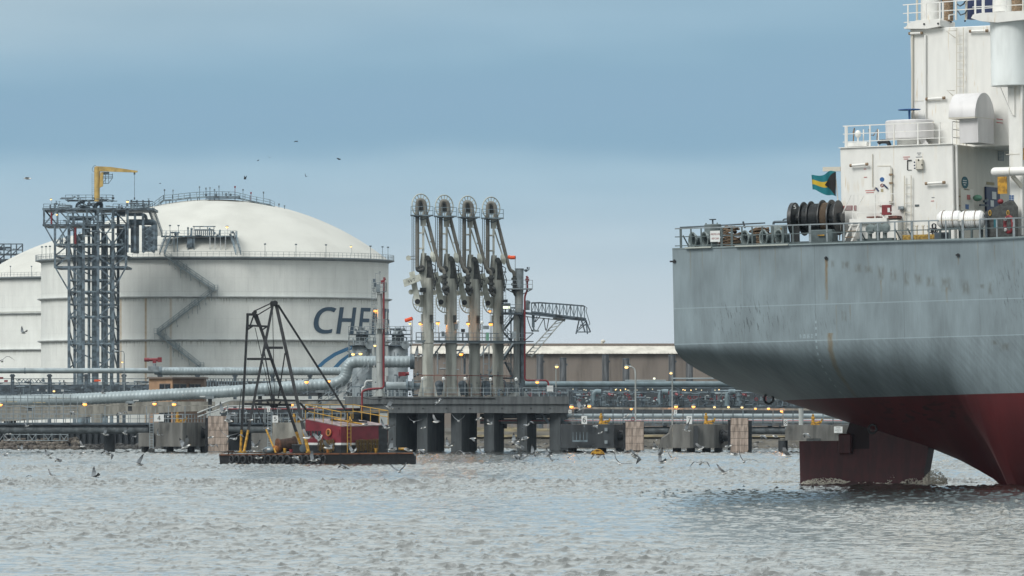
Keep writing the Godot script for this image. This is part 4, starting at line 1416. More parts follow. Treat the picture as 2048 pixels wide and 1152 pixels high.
	rail(g, [P(545, 845, d), P(690, 845, d + 3.0)], 1.1, 1.0, 0.05)
	put("railing", g, M.galvanised, b5)
	number_board("5", 550.5, 838, 11, 14, d - 1.0, "white board with a black 5 above the dolphin behind the barge")
	number_board("5", 537, 820, 6.5, 8, d - 1.0, "tiny white board with a 5 up on the ladder top")
	mooring_hook(594, 838, d + 1.5, "yellow mooring hook half hidden behind the barge's red wheelhouse")
	var dk := thing("service_deck", "low dark service deck and pipe gallery behind the barge", "deck", G(600, 880.0, 0.0))
	put("deck", Sh.new().box(P(600, 826, 882.0), Vector3(20.0, 0.3, 6.0)), M.steel_dark, dk)
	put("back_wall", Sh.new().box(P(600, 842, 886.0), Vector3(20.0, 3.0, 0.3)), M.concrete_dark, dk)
	for x in [455, 480, 505, 530, 555, 580, 605, 635, 660, 690]:
		put("post", Sh.new().bar(P(x, 808, 879.0), P(x, 850, 879.0), 0.12), M.galvanised, dk)
	tangle(dk, 456, 690, 846, 812, 879.0, 34, 55, M.steel_dark, M.galvanised, 2.0)
	for e in [[545, 595], [618, 690]]:
		put("tank", Sh.new().tube(P(e[0], 837, 880.0), P(e[1], 837, 880.0), 0.42, -1, 14), M.pipe_white, dk)

const ARM_D := 872.0

func platform() -> void:
	var d := 866.0
	var k := d / F
	var t := thing("loading_platform", "concrete loading platform on big square columns standing in the water", "platform", G(950, d, 0.0))
	var plan := [G(690, d + 14), G(772, d), G(1138, d), G(1138, d + 34), G(690, d + 34)]
	put("deck_slab", Sh.new().block(plan, H(808, d), H(793, d)), M.slab_grey, t)
	var plan2 := [G(720, d + 11), G(774, d + 0.25), G(1136, d + 0.25), G(1136, d + 33), G(720, d + 33)]
	put("cap_beam", Sh.new().block(plan2, H(826, d), H(808, d) - 0.004), M.slab_grey, t)
	for x in [798, 846, 893, 940, 1004, 1062, 1100]:
		put("drain_hole", Sh.new().tube(P(x, 817, d + 0.2), P(x, 817, d + 0.32), 0.11, -1, 10), M.black_steel, t)
	for k2 in [[777, 792, 833], [834, 855, 887], [902, 923, 952], [968, 988, 1006], [1034, 1054, 1071], [1099, 1120, 1134]]:
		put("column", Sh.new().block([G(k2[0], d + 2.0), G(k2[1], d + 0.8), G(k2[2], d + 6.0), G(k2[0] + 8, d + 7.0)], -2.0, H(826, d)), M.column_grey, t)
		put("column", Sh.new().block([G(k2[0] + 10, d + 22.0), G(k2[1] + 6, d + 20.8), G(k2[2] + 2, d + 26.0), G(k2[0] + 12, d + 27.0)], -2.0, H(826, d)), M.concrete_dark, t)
	for k2 in [[1083, 827, 1098, 846], [1108, 826, 1134, 850]]:
		put("brace", Sh.new().bar(P(k2[0], k2[1], d + 2), P(k2[2], k2[3], d + 2), 0.35), M.steel_dark, t)
	var g := Sh.new()
	rail(g, [G(700, d + 12, H(793, d)), G(774, d + 0.4, H(793, d)), G(1136, d + 0.4, H(793, d))], 1.05, 1.5, 0.045)
	put("railing", g, M.galvanised, t)
	put("cable", Sh.new().sweep(PackedVector3Array([P(725, 795, d + 2), P(745, 799, d + 0.5), P(775, 796, d - 0.1), P(830, 797, d - 0.1), P(900, 795.5, d - 0.1), P(990, 796.5, d - 0.1)]), 0.07, 5), M.black_steel, t)
	put("rust_patch", Sh.new().box(P(745, 801, d + 5.6), Vector3(0.5, 0.8, 0.1)), M.rust, t)
	# stairs from the trestle to the deck
	var st := thing("stairway", "open galvanised stairway climbing right to the loading platform behind the wheelhouse", "stairway", P(612, 834, 890.0))
	for e in [[604, 838, 684, 782], [688, 792, 737, 738]]:
		var a := P(e[0], e[1], 888.0)
		var b := P(e[2], e[3], 888.0)
		var s := Sh.new()
		for z in [-0.5, 0.5]:
			var o := Vector3(0, 0, z)
			s.bar(a + o, b + o, 0.07, 0.26)
			rail(s, [a + o, b + o], 1.05, 1.1, 0.04)
		for i in int(a.distance_to(b) / 0.35):
			s.box(a.lerp(b, i / (a.distance_to(b) / 0.35)), Vector3(0.28, 0.04, 1.0))
		put("flight", s, M.galvanised, st)
	put("landing", Sh.new().box(P(690, 783, 888.0), Vector3(1.2, 0.1, 1.6)), M.galvanised, st)
	# pipework crowding the deck
	var pw := thing("deck_pipework", "crowded grey pipes, valves and flanges on the loading platform's deck", "pipework", G(900, 884.0, H(793, d)))
	tangle(pw, 700, 1050, 792, 748, 888.0, 120, 61, M.steel_dark, M.steel_mid, 10.0)
	tangle(pw, 830, 1040, 748, 700, 892.0, 26, 62, M.steel_dark, M.galvanised, 6.0)
	pipe_run(pw, "spool", [[772, 772], [812, 772]], 8.5, 876.0, M.pipe_pale)
	put("flange", Sh.new().tube(P(812, 772, 876.0), P(816, 772, 876.0), 0.9, -1, 16).tube(P(824, 772, 876.0), P(828, 772, 876.0), 0.9, -1, 16).tube(P(816, 772, 876.0), P(824, 772, 876.0), 0.6, -1, 16), M.steel_mid, pw)
	pipe_run(pw, "spool", [[828, 772], [842, 772]], 6.5, 876.0, M.steel_mid)
	put("actuator", Sh.new().box(P(804, 748, 878.0), Vector3(0.9, 0.5, 0.7)).tube(P(797, 750, 878.0), P(818, 747, 878.0), 0.22), M.signal_red, pw)
	put("actuator", Sh.new().tube(P(770, 763, 878.0), P(770, 752, 878.0), 0.4), M.pipe_white, pw)
	for x in [878, 925, 972]:
		put("pump", Sh.new().tube(P(x, 790, 880.0), P(x, 770, 880.0), 0.75, 0.6, 14).ball(P(x, 770, 880.0), Vector3.ONE * 0.6, 10), M.steel_dark, pw)
	# two squat vessels behind, with their galleries
	for v in [[724, "squat grey process vessel nearer the tank, twin lamps at its foot"], [796, "squat grey process vessel between the mast and the first loading arm"]]:
		var x: float = v[0]
		var dv := 915.0
		var kv := dv / F
		var ve := thing("process_vessel", v[1], "vessel", P(x, 722, dv), "process vessels")
		put("shell", Sh.new().lathe(scaled_profile([[20, -84], [20, 19], [18, 22], [12.5, 27], [12.5, 43], [9, 49], [0, 51]], kv), P(x, 712, dv), 20, Basis.IDENTITY, 0, TAU, true), M.galvanised, ve)
		put("nozzle", Sh.new().tube(P(x, 663, dv), P(x, 655, dv), 0.3, -1, 12).tube(P(x, 657, dv), P(x, 655.5, dv), 0.45, -1, 12), M.galvanised, ve)
		put("nozzle", Sh.new().tube(P(x + 15, 690, dv - 1.5), P(x + 15, 690, dv - 2.1), 0.55, -1, 14), M.galvanised, ve)
		for y in [669, 691]:
			put("gallery", Sh.new().box(P(x, y, dv - 0.6), Vector3(54 * kv, 0.14, 2.2)), M.steel_dark, ve)
			var rg := Sh.new()
			rail(rg, [P(x - 27, y, dv - 1.7), P(x + 27, y, dv - 1.7)], 1.05, 0.7, 0.045)
			put("railing", rg, M.galvanised, ve)
		put("gallery_post", Sh.new().bar(P(x - 26, 722, dv - 1.6), P(x - 26, 663, dv - 1.6), 0.14), M.galvanised, ve)
		put("gallery_post", Sh.new().bar(P(x + 26, 722, dv - 1.6), P(x + 26, 660, dv - 1.6), 0.14), M.galvanised, ve)
		tangle(ve, x - 24, x + 24, 669, 657, dv - 0.8, 12, 80 + int(x), M.steel_dark, M.galvanised, 1.5)
		tangle(ve, x - 24, x + 24, 691, 672, dv - 1.2, 6, 81 + int(x), M.steel_mid, M.galvanised, 1.0)
		tangle(ve, x - 26, x + 26, 716, 694, dv - 1.0, 7, 82 + int(x), M.steel_mid, M.galvanised, 1.5)
	# the mast with the red riser
	var dm := 868.0
	var km := dm / F
	var m := thing("monitor_mast", "slim grey mast with a red water riser and caged ladder left of the loading arms", "mast", P(760, 793, dm))
	put("foot", Sh.new().tube(P(760, 793, dm), P(760, 782, dm), 0.85, 0.5, 16), M.mast_paint, m)
	put("lower_shaft", Sh.new().tube(P(760, 783, dm), P(760, 668, dm), 7.6 * km, -1, 16), M.mast_paint, m)
	put("upper_shaft", Sh.new().tube(P(759.5, 668, dm), P(759.5, 587, dm), 5.2 * km, -1, 16), M.mast_paint, m)
	put("head", Sh.new().box(P(757, 577, dm), Vector3(0.42, 1.1, 0.42)).bar(P(751, 566, dm), P(751, 547, dm), 0.05).bar(P(760, 572, dm), P(760, 545, dm), 0.05).bar(P(751, 547, dm), P(761, 548, dm), 0.05).box(P(760, 544, dm), Vector3(0.22, 0.16, 0.2)), M.galvanised, m)
	for e in [[739, 778, 657], [746, 773, 583]]:
		put("gallery", Sh.new().tube(P((e[0] + e[1]) / 2.0, e[2] + 1.2, dm), P((e[0] + e[1]) / 2.0, e[2], dm), (e[1] - e[0]) / 2.0 * km, -1, 12), M.galvanised, m)
		var c := P((e[0] + e[1]) / 2.0, e[2], dm)
		var path := []
		for i in 13:
			path.append(c + Vector3(cos(TAU * i / 12), 0, sin(TAU * i / 12)) * (e[1] - e[0]) / 2.0 * km)
		var rg := Sh.new()
		rail(rg, path, 1.1, 0.9, 0.04)
		put("railing", rg, M.galvanised, m)
	var la := Sh.new()
	ladder(la, P(747, 668, dm), P(747, 560, dm), Vector3.RIGHT, 0.42, 0.045, 0.33)
	for i in 9:
		la.sweep(PackedVector3Array([P(743.5, 566 + i * 11, dm), P(744, 566 + i * 11, dm - 0.6), P(750, 566 + i * 11, dm - 0.6), P(750.5, 566 + i * 11, dm)]), 0.03, 4)
	put("caged_ladder", la, M.galvanised, m)
	put("camera_box", Sh.new().box(P(748, 561, dm), Vector3(0.3, 0.4, 0.4)).box(P(750, 570, dm), Vector3(0.25, 0.5, 0.3)), M.steel_dark, m)
	put("red_riser", Sh.new().sweep(arc([P(767.5, 566, dm - 0.4), P(767.5, 776, dm - 0.4), P(738, 778, dm - 0.4), P(724, 782, dm - 0.4), P(724, 822, dm - 0.4)], 0.35), 0.125, 8), M.signal_red, m)
	put("water_cannon", Sh.new().box(P(765.5, 564, dm - 0.4), Vector3(0.5, 0.4, 0.4)).tube(P(766, 562, dm - 0.4), P(771, 557, dm - 0.4), 0.13).box(P(768.5, 556, dm - 0.4), Vector3(0.3, 0.16, 0.2)), M.signal_red, m)

func windsock(px: float, py: float, foot: float, d: float, label: String, tilt: float) -> void:
	var t := thing("windsock", label, "windsock", P(px, foot, d), "orange windsocks")
	put("pole", Sh.new().tube(P(px, foot, d), P(px, py - 3, d), 0.045, 0.035, 6), M.galvanised, t)
	put("sock", Sh.new().sweep(PackedVector3Array([P(px, py, d), P(px - 4, py + 0.3 + tilt * 0.3, d + 0.1), P(px - 9, py + 1 + tilt * 0.8, d), P(px - 14, py + tilt * 1.6, d + 0.1)]), 0.24, 10), M.orange, t)

func loading_arms() -> void:
	var d := ARM_D
	var k := d / F
	var skew := Basis(Vector3(cos(0.70), 0, -sin(0.70)), Vector3.UP, Vector3(sin(0.70), 0, cos(0.70)))   # the wheels stand turned from the lens
	var t := thing("marine_loader", "first loading arm from the left, its cross-shaped counterweight clear against the sky", "loading arm", P(855.5, 793, d), "marine loading arms")
	var ap: Material = M.arm_paint
	var ad: Material = M.arm_dark
	put("riser", Sh.new().tube(P(855.5, 793, d), P(855.5, 556, d), 11 * k, -1, 22), ap, t)
	for e in [[751, 749, 11.5, 11.5], [686, 681, 12.6, 12.6], [697, 688, 11.2, 13.5]]:
		put("riser_collar", Sh.new().tube(P(855.5, e[0], d), P(855.5, e[1], d), e[2] * k, e[3] * k, 22), ap, t)
	for s in [-1.0, 1.0]:
		put("gusset", Sh.new().prism(PackedVector2Array([Vector2(0, 0), Vector2(s * 9 * k, 0), Vector2(s * 2 * k, 34 * k), Vector2(0, 34 * k)]), P(855.5 + s * 10.5, 793, d + 0.1), Basis.IDENTITY, 0.25), ap, t)
	put("trunk", Sh.new().block([P(848, 0, d + 0.5), P(864, 0, d + 0.5), P(864, 0, d - 0.5), P(848, 0, d - 0.5)].map(func(p): return Vector3(p.x, 0, p.z)), H(556, d), H(516, d)), ad, t)
	put("trunk_head", Sh.new().tube(P(855, 516, d + 0.7), P(855, 516, d - 0.9), 5.5 * k, -1, 14), ad, t)
	put("equipment_box", Sh.new().box(P(862.5, 637, d - 0.62), Vector3(6 * k, 15 * k, 0.35)), ad, t)
	put("cable_box", Sh.new().box(P(843.5, 638, d - 0.2), Vector3(3.0 * k, 20 * k, 0.4)), ap, t)
	put("control_panel", Sh.new().box(P(866, 652, d - 0.5), Vector3(5 * k, 12 * k, 0.4)), M.galvanised, t)
	# inboard arm
	var f := d - 1.0
	put("inboard_pipe", Sh.new().sweep(arc([P(834.5, 538, f), P(834.5, 402, f), P(842, 399, f), P(850, 404, f), P(851, 428, f)], 0.8), 4.0 * k, 12), M.pipe_brown, t)
	put("inboard_elbow", Sh.new().sweep(arc([P(834.5, 534, f), P(835, 540, f), P(841, 541, f - 0.1), P(847, 538, f - 0.1)], 0.35), 4.2 * k, 12), ad, t)
	put("swivel", Sh.new().lathe(scaled_profile([[0, -3], [7, -3], [7, 0], [5, 1], [5, 4], [0, 4]], k), P(843, 537, f), 14, Basis(Vector3(1, 0, 0), Vector3(0, 0, 1), Vector3(0, -1, 0))), ad, t)
	put("inboard_beam", Sh.new().box((P(846.5, 425, f + 0.3) + P(846.5, 545, f + 0.3)) / 2, Vector3(4.6 * k, 120 * k, 0.45)), ap, t)
	put("shoulder_plate", Sh.new().prism(poly_at([[840, 432], [853, 432], [852, 452], [841, 452]], f), Vector3(0, 0, -f - 0.35), Basis.IDENTITY, 0.3), ap, t)
	put("side_plate", Sh.new().prism(poly_at([[842, 506], [853, 506], [854, 545], [850, 576], [844, 576], [838, 552], [838, 540]], f), Vector3(0, 0, -f - 0.62), Basis.IDENTITY, 0.25), ap, t)
	for y in [466, 497]:
		put("tie", Sh.new().bar(P(834, y, f), P(846, y, f), 3.2 * k), ap, t)
	# wheels
	for w in [[841.7, 411, 23.0], [842.5, 602, 22.0]]:
		var c := P(w[0], w[1], f + 0.55)
		var wheel := put("sheave_wheel", Sh.new().ring(c, w[2] * k, 0.075, skew * Basis(Vector3(1, 0, 0), Vector3(0, 0, 1), Vector3(0, -1, 0)), 36, 6).ring(c, w[2] * 0.52 * k, 0.06, skew * Basis(Vector3(1, 0, 0), Vector3(0, 0, 1), Vector3(0, -1, 0)), 28, 6), M.arm_pale, t)
		for i in 16:
			var a := TAU * i / 16.0
			var dir := skew * Vector3(cos(a), sin(a), 0)
			put("spoke", Sh.new().bar(c + dir * w[2] * 0.5 * k, c + dir * w[2] * k, 0.10, 0.05), M.arm_pale, wheel)
		put("hub_plate", Sh.new().tube(c - skew.z * 0.06, c + skew.z * 0.06, w[2] * 0.5 * k, -1, 20), ad if w[1] < 500 else ap, wheel)
	# top gallery
	var gal := put("gallery", Sh.new().box(P(844, 431, f - 0.4), Vector3(46 * k, 0.16, 1.5)), M.steel_mid, t)
	var rg := Sh.new()
	rail(rg, [P(822, 430, f - 1.1), P(866, 430, f - 1.1)], 17 * k, 0.9, 0.045)
	put("railing", rg, M.steel_mid, gal)
	for x in [827.0, 862.0]:
		put("bracket", Sh.new().bar(P(x, 432, f - 0.4), P(844, 440, f), 0.09), M.steel_mid, gal)
	for x in [824, 827.5]:
		put("stay_cable", Sh.new().tube(P(x, 431, f - 0.3), P(x, 545, f - 0.3), 0.045, -1, 5), ad, t)
	var la := Sh.new()
	ladder(la, P(830.5, 432, f + 0.2), P(830.5, 536, f + 0.2), Vector3.RIGHT, 0.3, 0.035, 0.33)
	put("ladder", la, ap, t)
	# outboard arm
	var o := d - 0.2
	put("outboard_pipe", Sh.new().sweep(arc([P(852, 424, o), P(855, 440, o), P(877, 528, o), P(881, 537, o), P(887, 539, o), P(889, 548, o)], 0.45), 3.6 * k, 12), M.pipe_brown, t)
	put("outboard_strut", Sh.new().bar(P(848, 455, o), P(868, 516, o), 3.0 * k, 0.3), ap, t)
	for e in [[853, 452, 859, 450], [860, 484, 867, 482]]:
		put("tie", Sh.new().bar(P(e[0], e[1], o), P(e[2], e[3], o), 0.18), ap, t)
	put("oval_plate", Sh.new().lathe(scaled_profile([[0, -4], [5, -4], [5, 0], [0, 1]], k), P(866, 514, o - 0.3), 16, Basis(Vector3(1, 0.25, 0), Vector3(0, 0, 1), Vector3(0.5, -2.2, 0))), M.arm_pale, t)
	put("coupler", Sh.new().lathe(scaled_profile([[0, 34], [4, 34], [4, 31], [6.5, 30], [6.5, 26], [4.2, 25], [4.2, 20], [6.8, 19], [6.8, 15], [4.4, 14], [4.4, 8], [6.2, 7], [6.2, 3], [3.5, 0], [0, 0]], k), P(889, 582, o), 14), ad, t)
	put("coupler_fitting", Sh.new().sweep(arc([P(889, 580, o), P(891, 587, o), P(896, 588, o)], 0.3), 3.6 * k, 10).ball(P(894, 575, o - 0.4), Vector3.ONE * 0.3, 8), ad, t)
	# counterweight
	var cw := d - 2.0
	put("counterweight_arm", Sh.new().prism(poly_at([[818, 545], [829, 542], [841, 606], [838, 612], [831, 612]], cw), Vector3(0, 0, -cw - 0.25), Basis.IDENTITY, 0.5), M.arm_pale, t)
	var cwp := put("counterweight", Sh.new().prism(poly_at([[806, 560], [840, 548], [843, 561], [809, 574]], cw), Vector3(0, 0, -cw - 0.1), Basis.IDENTITY, 1.2), M.arm_pale, t)
	words(cwp, "lettering", "SVT", P(823, 561, cw - 1.11), Basis(Vector3(0.94, 0.34, 0), Vector3(-0.34, 0.94, 0), Vector3(0, 0, 0.003)), 0.36, M.print_black, 0.4, 1.25, 0.25)
	put("pivot_eye", Sh.new().tube(P(835, 603, cw - 0.26), P(835, 603, cw - 0.33), 5.2 * k, -1, 16), M.black_steel, t)
	put("limit_disc", Sh.new().tube(P(817, 516, d - 0.5), P(817, 516, d - 0.65), 5.2 * k, -1, 14), M.arm_pale, t)
	put("disc_arm", Sh.new().bar(P(819, 513, d - 0.5), P(832, 512, d - 0.5), 0.07).bar(P(819, 519, d - 0.5), P(832, 518, d - 0.5), 0.07), ad, t)
	put("limit_disc", Sh.new().tube(P(822, 584, d - 1.0), P(822, 584, d - 1.15), 5.2 * k, -1, 14), M.arm_pale, t)
	put("disc_arm", Sh.new().bar(P(824, 584, d - 0.9), P(848, 583, d - 0.9), 0.1), ad, t)
	put("actuator_block", Sh.new().box(P(846, 580, d - 0.9), Vector3(12 * k, 9 * k, 0.7)), ad, t)
	put("hydraulic_cylinder", Sh.new().tube(P(862, 530, d - 0.6), P(868, 566, d - 0.6), 0.16, -1, 8).tube(P(866, 545, d - 0.6), P(869, 580, d - 0.6), 0.09, -1, 8), ad, t)
	put("hydraulic_hose", Sh.new().sweep(PackedVector3Array([P(864, 528, d - 0.5), P(871, 532, d - 0.6), P(869, 545, d - 0.6), P(873, 556, d - 0.6), P(870, 572, d - 0.6), P(866, 578, d - 0.6)]), 0.06, 5), M.black_steel, t)
	put("hose_bracket", Sh.new().box(P(869, 540, d - 0.4), Vector3(0.5, 0.12, 0.4)).box(P(868, 556, d - 0.4), Vector3(0.6, 0.12, 0.4)), ad, t)
	la = Sh.new()
	ladder(la, P(869, 680, d - 0.2), P(869, 560, d - 0.2), Vector3.RIGHT, 0.3, 0.045, 0.33)
	put("ladder", la, ap, t)
	put("base_frame", Sh.new().bar(P(845, 750, d - 1.2), P(845, 792, d - 1.2), 0.06).bar(P(868, 750, d - 1.2), P(868, 792, d - 1.2), 0.06).bar(P(838, 750, d - 1.2), P(884, 751, d - 1.2), 0.1).bar(P(848, 788, d - 1.2), P(866, 788, d - 1.2), 0.07), M.frame_red, t)
	var labels := ["second loading arm from the left, in front of the warehouse's left end", "third loading arm from the left", "fourth loading arm, rightmost, beside the gangway tower and windsock"]
	for i in 3:
		var dd := 4.0 * (i + 1)
		var want := P(855.5 + 46.8 * (i + 1), 793, d + dd)
		dup(t, Vector3(want.x - P(855.5, 793, d).x, 0, -dd), labels[i])
	# the working deck that ties the risers
	var wd := d + 6.0
	var p := thing("working_deck", "steel working deck and railing crossing the four loading arms halfway up", "platform", P(940, 684, wd))
	var da := P(832, 683, d - 1.4)
	var db := P(1050, 684.5, d + 11.0)
	put("deck_beam", Sh.new().bar(da, db, 0.3, 0.34), M.galvanised, p)
	put("deck", Sh.new().bar(da + Vector3(0, 0.1, -1.8), db + Vector3(0, 0.1, -1.8), 3.2, 0.12), M.steel_dark, p)
	rg = Sh.new()
	rail(rg, [da, db], 1.12, 0.95, 0.045)
	put("railing", rg, M.galvanised, p)
	rg = Sh.new()
	rail(rg, [da + Vector3(0, 0, -3.4), db + Vector3(0, 0, -3.4)], 1.12, 0.95, 0.04)
	put("railing", rg, M.steel_dark, p)
	for x in [869, 916, 963, 1010]:
		put("knee_brace", Sh.new().bar(P(x - 2, 712, d + 3), P(x + 16, 686, d + 3), 0.2), M.galvanised, p)
	for k2 in [[886, 668, 6, 10, "steel_mid"], [934, 670, 6, 10, "galvanised"], [1028, 670, 8, 14, "galvanised"], [926, 661, 8, 6, "black_steel"], [972, 655, 12, 7, "galvanised"], [975, 673, 6, 16, "green_paint"]]:
		put("cabinet", Sh.new().box(P(k2[0], k2[1], d + 4.0), Vector3(k2[2] * k, k2[3] * k, 0.6)), M[k2[4]], p)
	put("post", Sh.new().bar(P(926, 664, d + 4.0), P(926, 684, d + 4.0), 0.12), M.black_steel, p)
	for e in [[967, 690, 967, 792], [978, 690, 978, 792]]:
		put("stair_tower_post", Sh.new().bar(P(e[0], e[1], 886.0), P(e[2], e[3], 886.0), 0.16), M.galvanised, p)
	for e in [[967, 728, 978, 728], [967, 760, 990, 735], [978, 752, 990, 715], [967, 706, 978, 706]]:
		put("stair_tower_brace", Sh.new().bar(P(e[0], e[1], 886.0), P(e[2], e[3], 886.0), 0.14), M.galvanised, p)
	windsock(1030.5, 515, 540, 878.0, "orange windsock on a thin pole above the gangway tower", -1.0)
	windsock(824.5, 637, 690, 876.0, "small faded windsock between the mast and the first loading arm", 2.5)

func poly_at(pts: Array, d: float) -> PackedVector2Array:
	var out := PackedVector2Array()
	for e in pts:
		var p := P(e[0], e[1], d)
		out.append(Vector2(p.x, p.y))
	return out

func gangway_tower() -> void:
	var d := 884.0
	var k := d / F
	var t := thing("gangway_tower", "tall gangway tower with a white column, galleries and red riser right of the loading arms", "tower", P(1038, 793, d))
	put("drum", Sh.new().tube(P(1038.5, 577, d), P(1038.5, 538, d), 8.6 * k, -1, 20), M.galvanised, t)
	put("drum_lid", Sh.new().tube(P(1038.5, 538.5, d), P(1038.5, 537, d), 9.2 * k, -1, 20), M.steel_mid, t)
	put("neck", Sh.new().tube(P(1038, 626, d), P(1038, 577, d), 8.0 * k, 8.8 * k, 20), M.mast_paint, t)
	put("white_column", Sh.new().tube(P(1033, 793, d), P(1033, 626, d), 6.2 * k, -1, 18), M.mast_paint, t)
	put("dark_column", Sh.new().tube(P(1043.5, 793, d + 0.5), P(1043.5, 620, d + 0.5), 4.6 * k, -1, 14), M.steel_mid, t)
	put("foot", Sh.new().tube(P(1036, 793, d), P(1036, 778, d), 1.4, 0.6, 18), M.mast_paint, t)
	put("cable_loop", Sh.new().sweep(arc([P(1030, 628, d - 0.6), P(1038, 630, d - 0.7), P(1040.5, 640, d - 0.7), P(1040.5, 770, d - 0.7), P(1043, 777, d - 0.7), P(1049, 776, d - 0.6)], 0.5), 0.09, 6), M.black_steel, t)
	put("gallery", Sh.new().box(P(1038.5, 578, d), Vector3(53 * k, 0.14, 3.0)), M.galvanised, t)
	var rg := Sh.new()
	rail(rg, [P(1012, 577, d + 1.4), P(1012, 577, d - 1.4), P(1065, 577, d - 1.4), P(1065, 577, d + 1.4)], 1.05, 0.9, 0.045)
	put("railing", rg, M.galvanised, t)
	for e in [[1014, 579, 1031, 588], [1063, 579, 1046, 588]]:
		put("knee_brace", Sh.new().bar(P(e[0], e[1], d), P(e[2], e[3], d), 0.12), M.galvanised, t)
	put("camera_arm", Sh.new().bar(P(1047, 540, d), P(1058, 540, d), 0.12).ball(P(1052, 541, d), Vector3(0.25, 0.2, 0.2), 7).bar(P(1058, 540, d), P(1058.5, 534, d), 0.1).box(P(1055, 536, d), Vector3(0.2, 0.25, 0.2)), M.steel_dark, t)
	put("red_riser", Sh.new().sweep(arc([P(1054.5, 562, d - 1), P(1055, 580, d - 1), P(1049.5, 592, d - 1), P(1049.5, 761, d - 1), P(1096, 761, d - 1), P(1097.5, 774, d - 1)], 0.4), 0.12, 8), M.signal_red, t)
	put("water_cannon", Sh.new().box(P(1054.5, 560, d - 1), Vector3(0.5, 0.36, 0.4)).tube(P(1055, 557, d - 1), P(1053, 552, d - 1), 0.13).box(P(1055, 555, d - 1), Vector3(0.3, 0.16, 0.2)), M.signal_red, t)
	put("valve_cabinet", Sh.new().box(P(1100, 777, d - 1), Vector3(0.8, 0.75, 0.5)), M.sign_white, t)
	# side gallery and stairs down
	put("side_gallery", Sh.new().box(P(1024, 627, d), Vector3(42 * k, 0.3, 2.4)), M.steel_dark, t)
	rg = Sh.new()
	rail(rg, [P(1004, 626, d - 1.1), P(1045, 626, d - 1.1)], 1.05, 0.9, 0.045)
	put("railing", rg, M.galvanised, t)
	put("flood_housing", Sh.new().box(P(1013, 609, d - 0.6), Vector3(16 * k, 5 * k, 0.6)).box(P(1011, 602, d - 0.6), Vector3(9 * k, 6 * k, 0.5)).bar(P(1020, 608, d - 0.6), P(1020, 626, d - 0.6), 0.14), M.steel_dark, t)
	for e in [[1032, 629, 1006, 662], [1006, 664, 1024, 684], [1030, 686, 1006, 720], [1010, 724, 1026, 756]]:
		var a := P(e[0], e[1], d + 2.0)
		var b := P(e[2], e[3], d + 2.0)
		var s := Sh.new()
		for z in [-0.4, 0.4]:
			s.bar(a + Vector3(0, 0, z), b + Vector3(0, 0, z), 0.08, 0.26)
			rail(s, [a + Vector3(0, 0, z), b + Vector3(0, 0, z)], 1.0, 1.1, 0.045)
		for i in int(a.distance_to(b) / 0.4):
			s.box(a.lerp(b, i / (a.distance_to(b) / 0.4)), Vector3(0.3, 0.05, 0.8))
		put("stair_flight", s, M.steel_mid, t)
	for x in [1004.5, 1022.0]:
		put("stair_post", Sh.new().bar(P(x, 627, d + 2.0), P(x, 793, d + 2.0), 0.16), M.steel_mid, t)
	tangle(t, 1005, 1046, 625, 606, d + 0.6, 8, 91, M.steel_dark, M.galvanised, 1.0)
	tangle(t, 1018, 1058, 792, 760, d, 14, 92, M.steel_dark, M.galvanised, 2.0)
	# the gangway
	var g := thing("gangway", "dark lattice gangway jutting right from its tower over the warehouse roof", "gangway", P(1110, 640, d))
	var top := [[1063, 606], [1080, 605.5], [1125, 608.5], [1168, 612]]
	var bot := [[1063, 624], [1080, 625.5], [1125, 632], [1170, 637]]
	for z in [-0.7, 0.7]:
		var o := Vector3(0, 0, z)
		for i in 3:
			put("chord", Sh.new().bar(P(top[i][0], top[i][1], d) + o, P(top[i + 1][0], top[i + 1][1], d) + o, 0.16), M.steel_dark, g)
			put("chord", Sh.new().bar(P(bot[i][0], bot[i][1], d) + o, P(bot[i + 1][0], bot[i + 1][1], d) + o, 0.2), M.steel_dark, g)
		var n := 15
		for i in n + 1:
			var xa := 1063.0 + 106.0 * i / n
			var ya := lerpf(605.5, 612.0, i / float(n))
			var yb := lerpf(624.5, 637.0, i / float(n))
			put("post", Sh.new().bar(P(xa, ya, d) + o, P(xa, yb, d) + o, 0.11), M.steel_mid, g)
			if i < n:
				var xb := 1063.0 + 106.0 * (i + 1) / n
				put("brace", Sh.new().bar(P(xa, ya if i % 2 else yb, d) + o, P(xb, yb if i % 2 else ya, d) + o, 0.075), M.steel_mid, g)
	put("floor", Sh.new().bar(P(1046, 625.5, d), P(1128, 635, d), 1.4, 0.32).bar(P(1128, 635, d), P(1172, 639.5, d), 1.4, 0.4), M.steel_dark, g)
	put("hinge_block", Sh.new().box(P(1055, 613, d), Vector3(9 * k, 14 * k, 1.0)).ball(P(1055, 605, d), Vector3(0.4, 0.3, 0.3), 8), M.galvanised, g)
	var nose := [[1158, 641, 1152, 668], [1163, 641, 1170, 664], [1171, 640, 1181, 664], [1172, 640, 1175, 668], [1152, 664, 1181, 664], [1160, 650, 1177, 650], [1157, 657, 1172, 642], [1152, 664, 1172, 648]]
	for e in nose:
		for z in [-0.6, 0.6]:
			put("nose_ladder", Sh.new().bar(P(e[0], e[1], d) + Vector3(0, 0, z), P(e[2], e[3], d) + Vector3(0, 0, z), 0.16 if e[1] < 645 else 0.12), M.steel_dark, g)
	put("nose_rail", Sh.new().sweep(PackedVector3Array([P(1170, 613, d), P(1174, 616, d), P(1172, 622, d), P(1180, 648, d), P(1178, 650, d)]), 0.05, 5), M.steel_mid, g)
	for e in [[1052, 709, 1113, 642], [1062, 714, 1127, 640]]:
		put("boom_chord", Sh.new().bar(P(e[0], e[1], d), P(e[2], e[3], d), 0.13, 0.16), M.mast_paint, g)
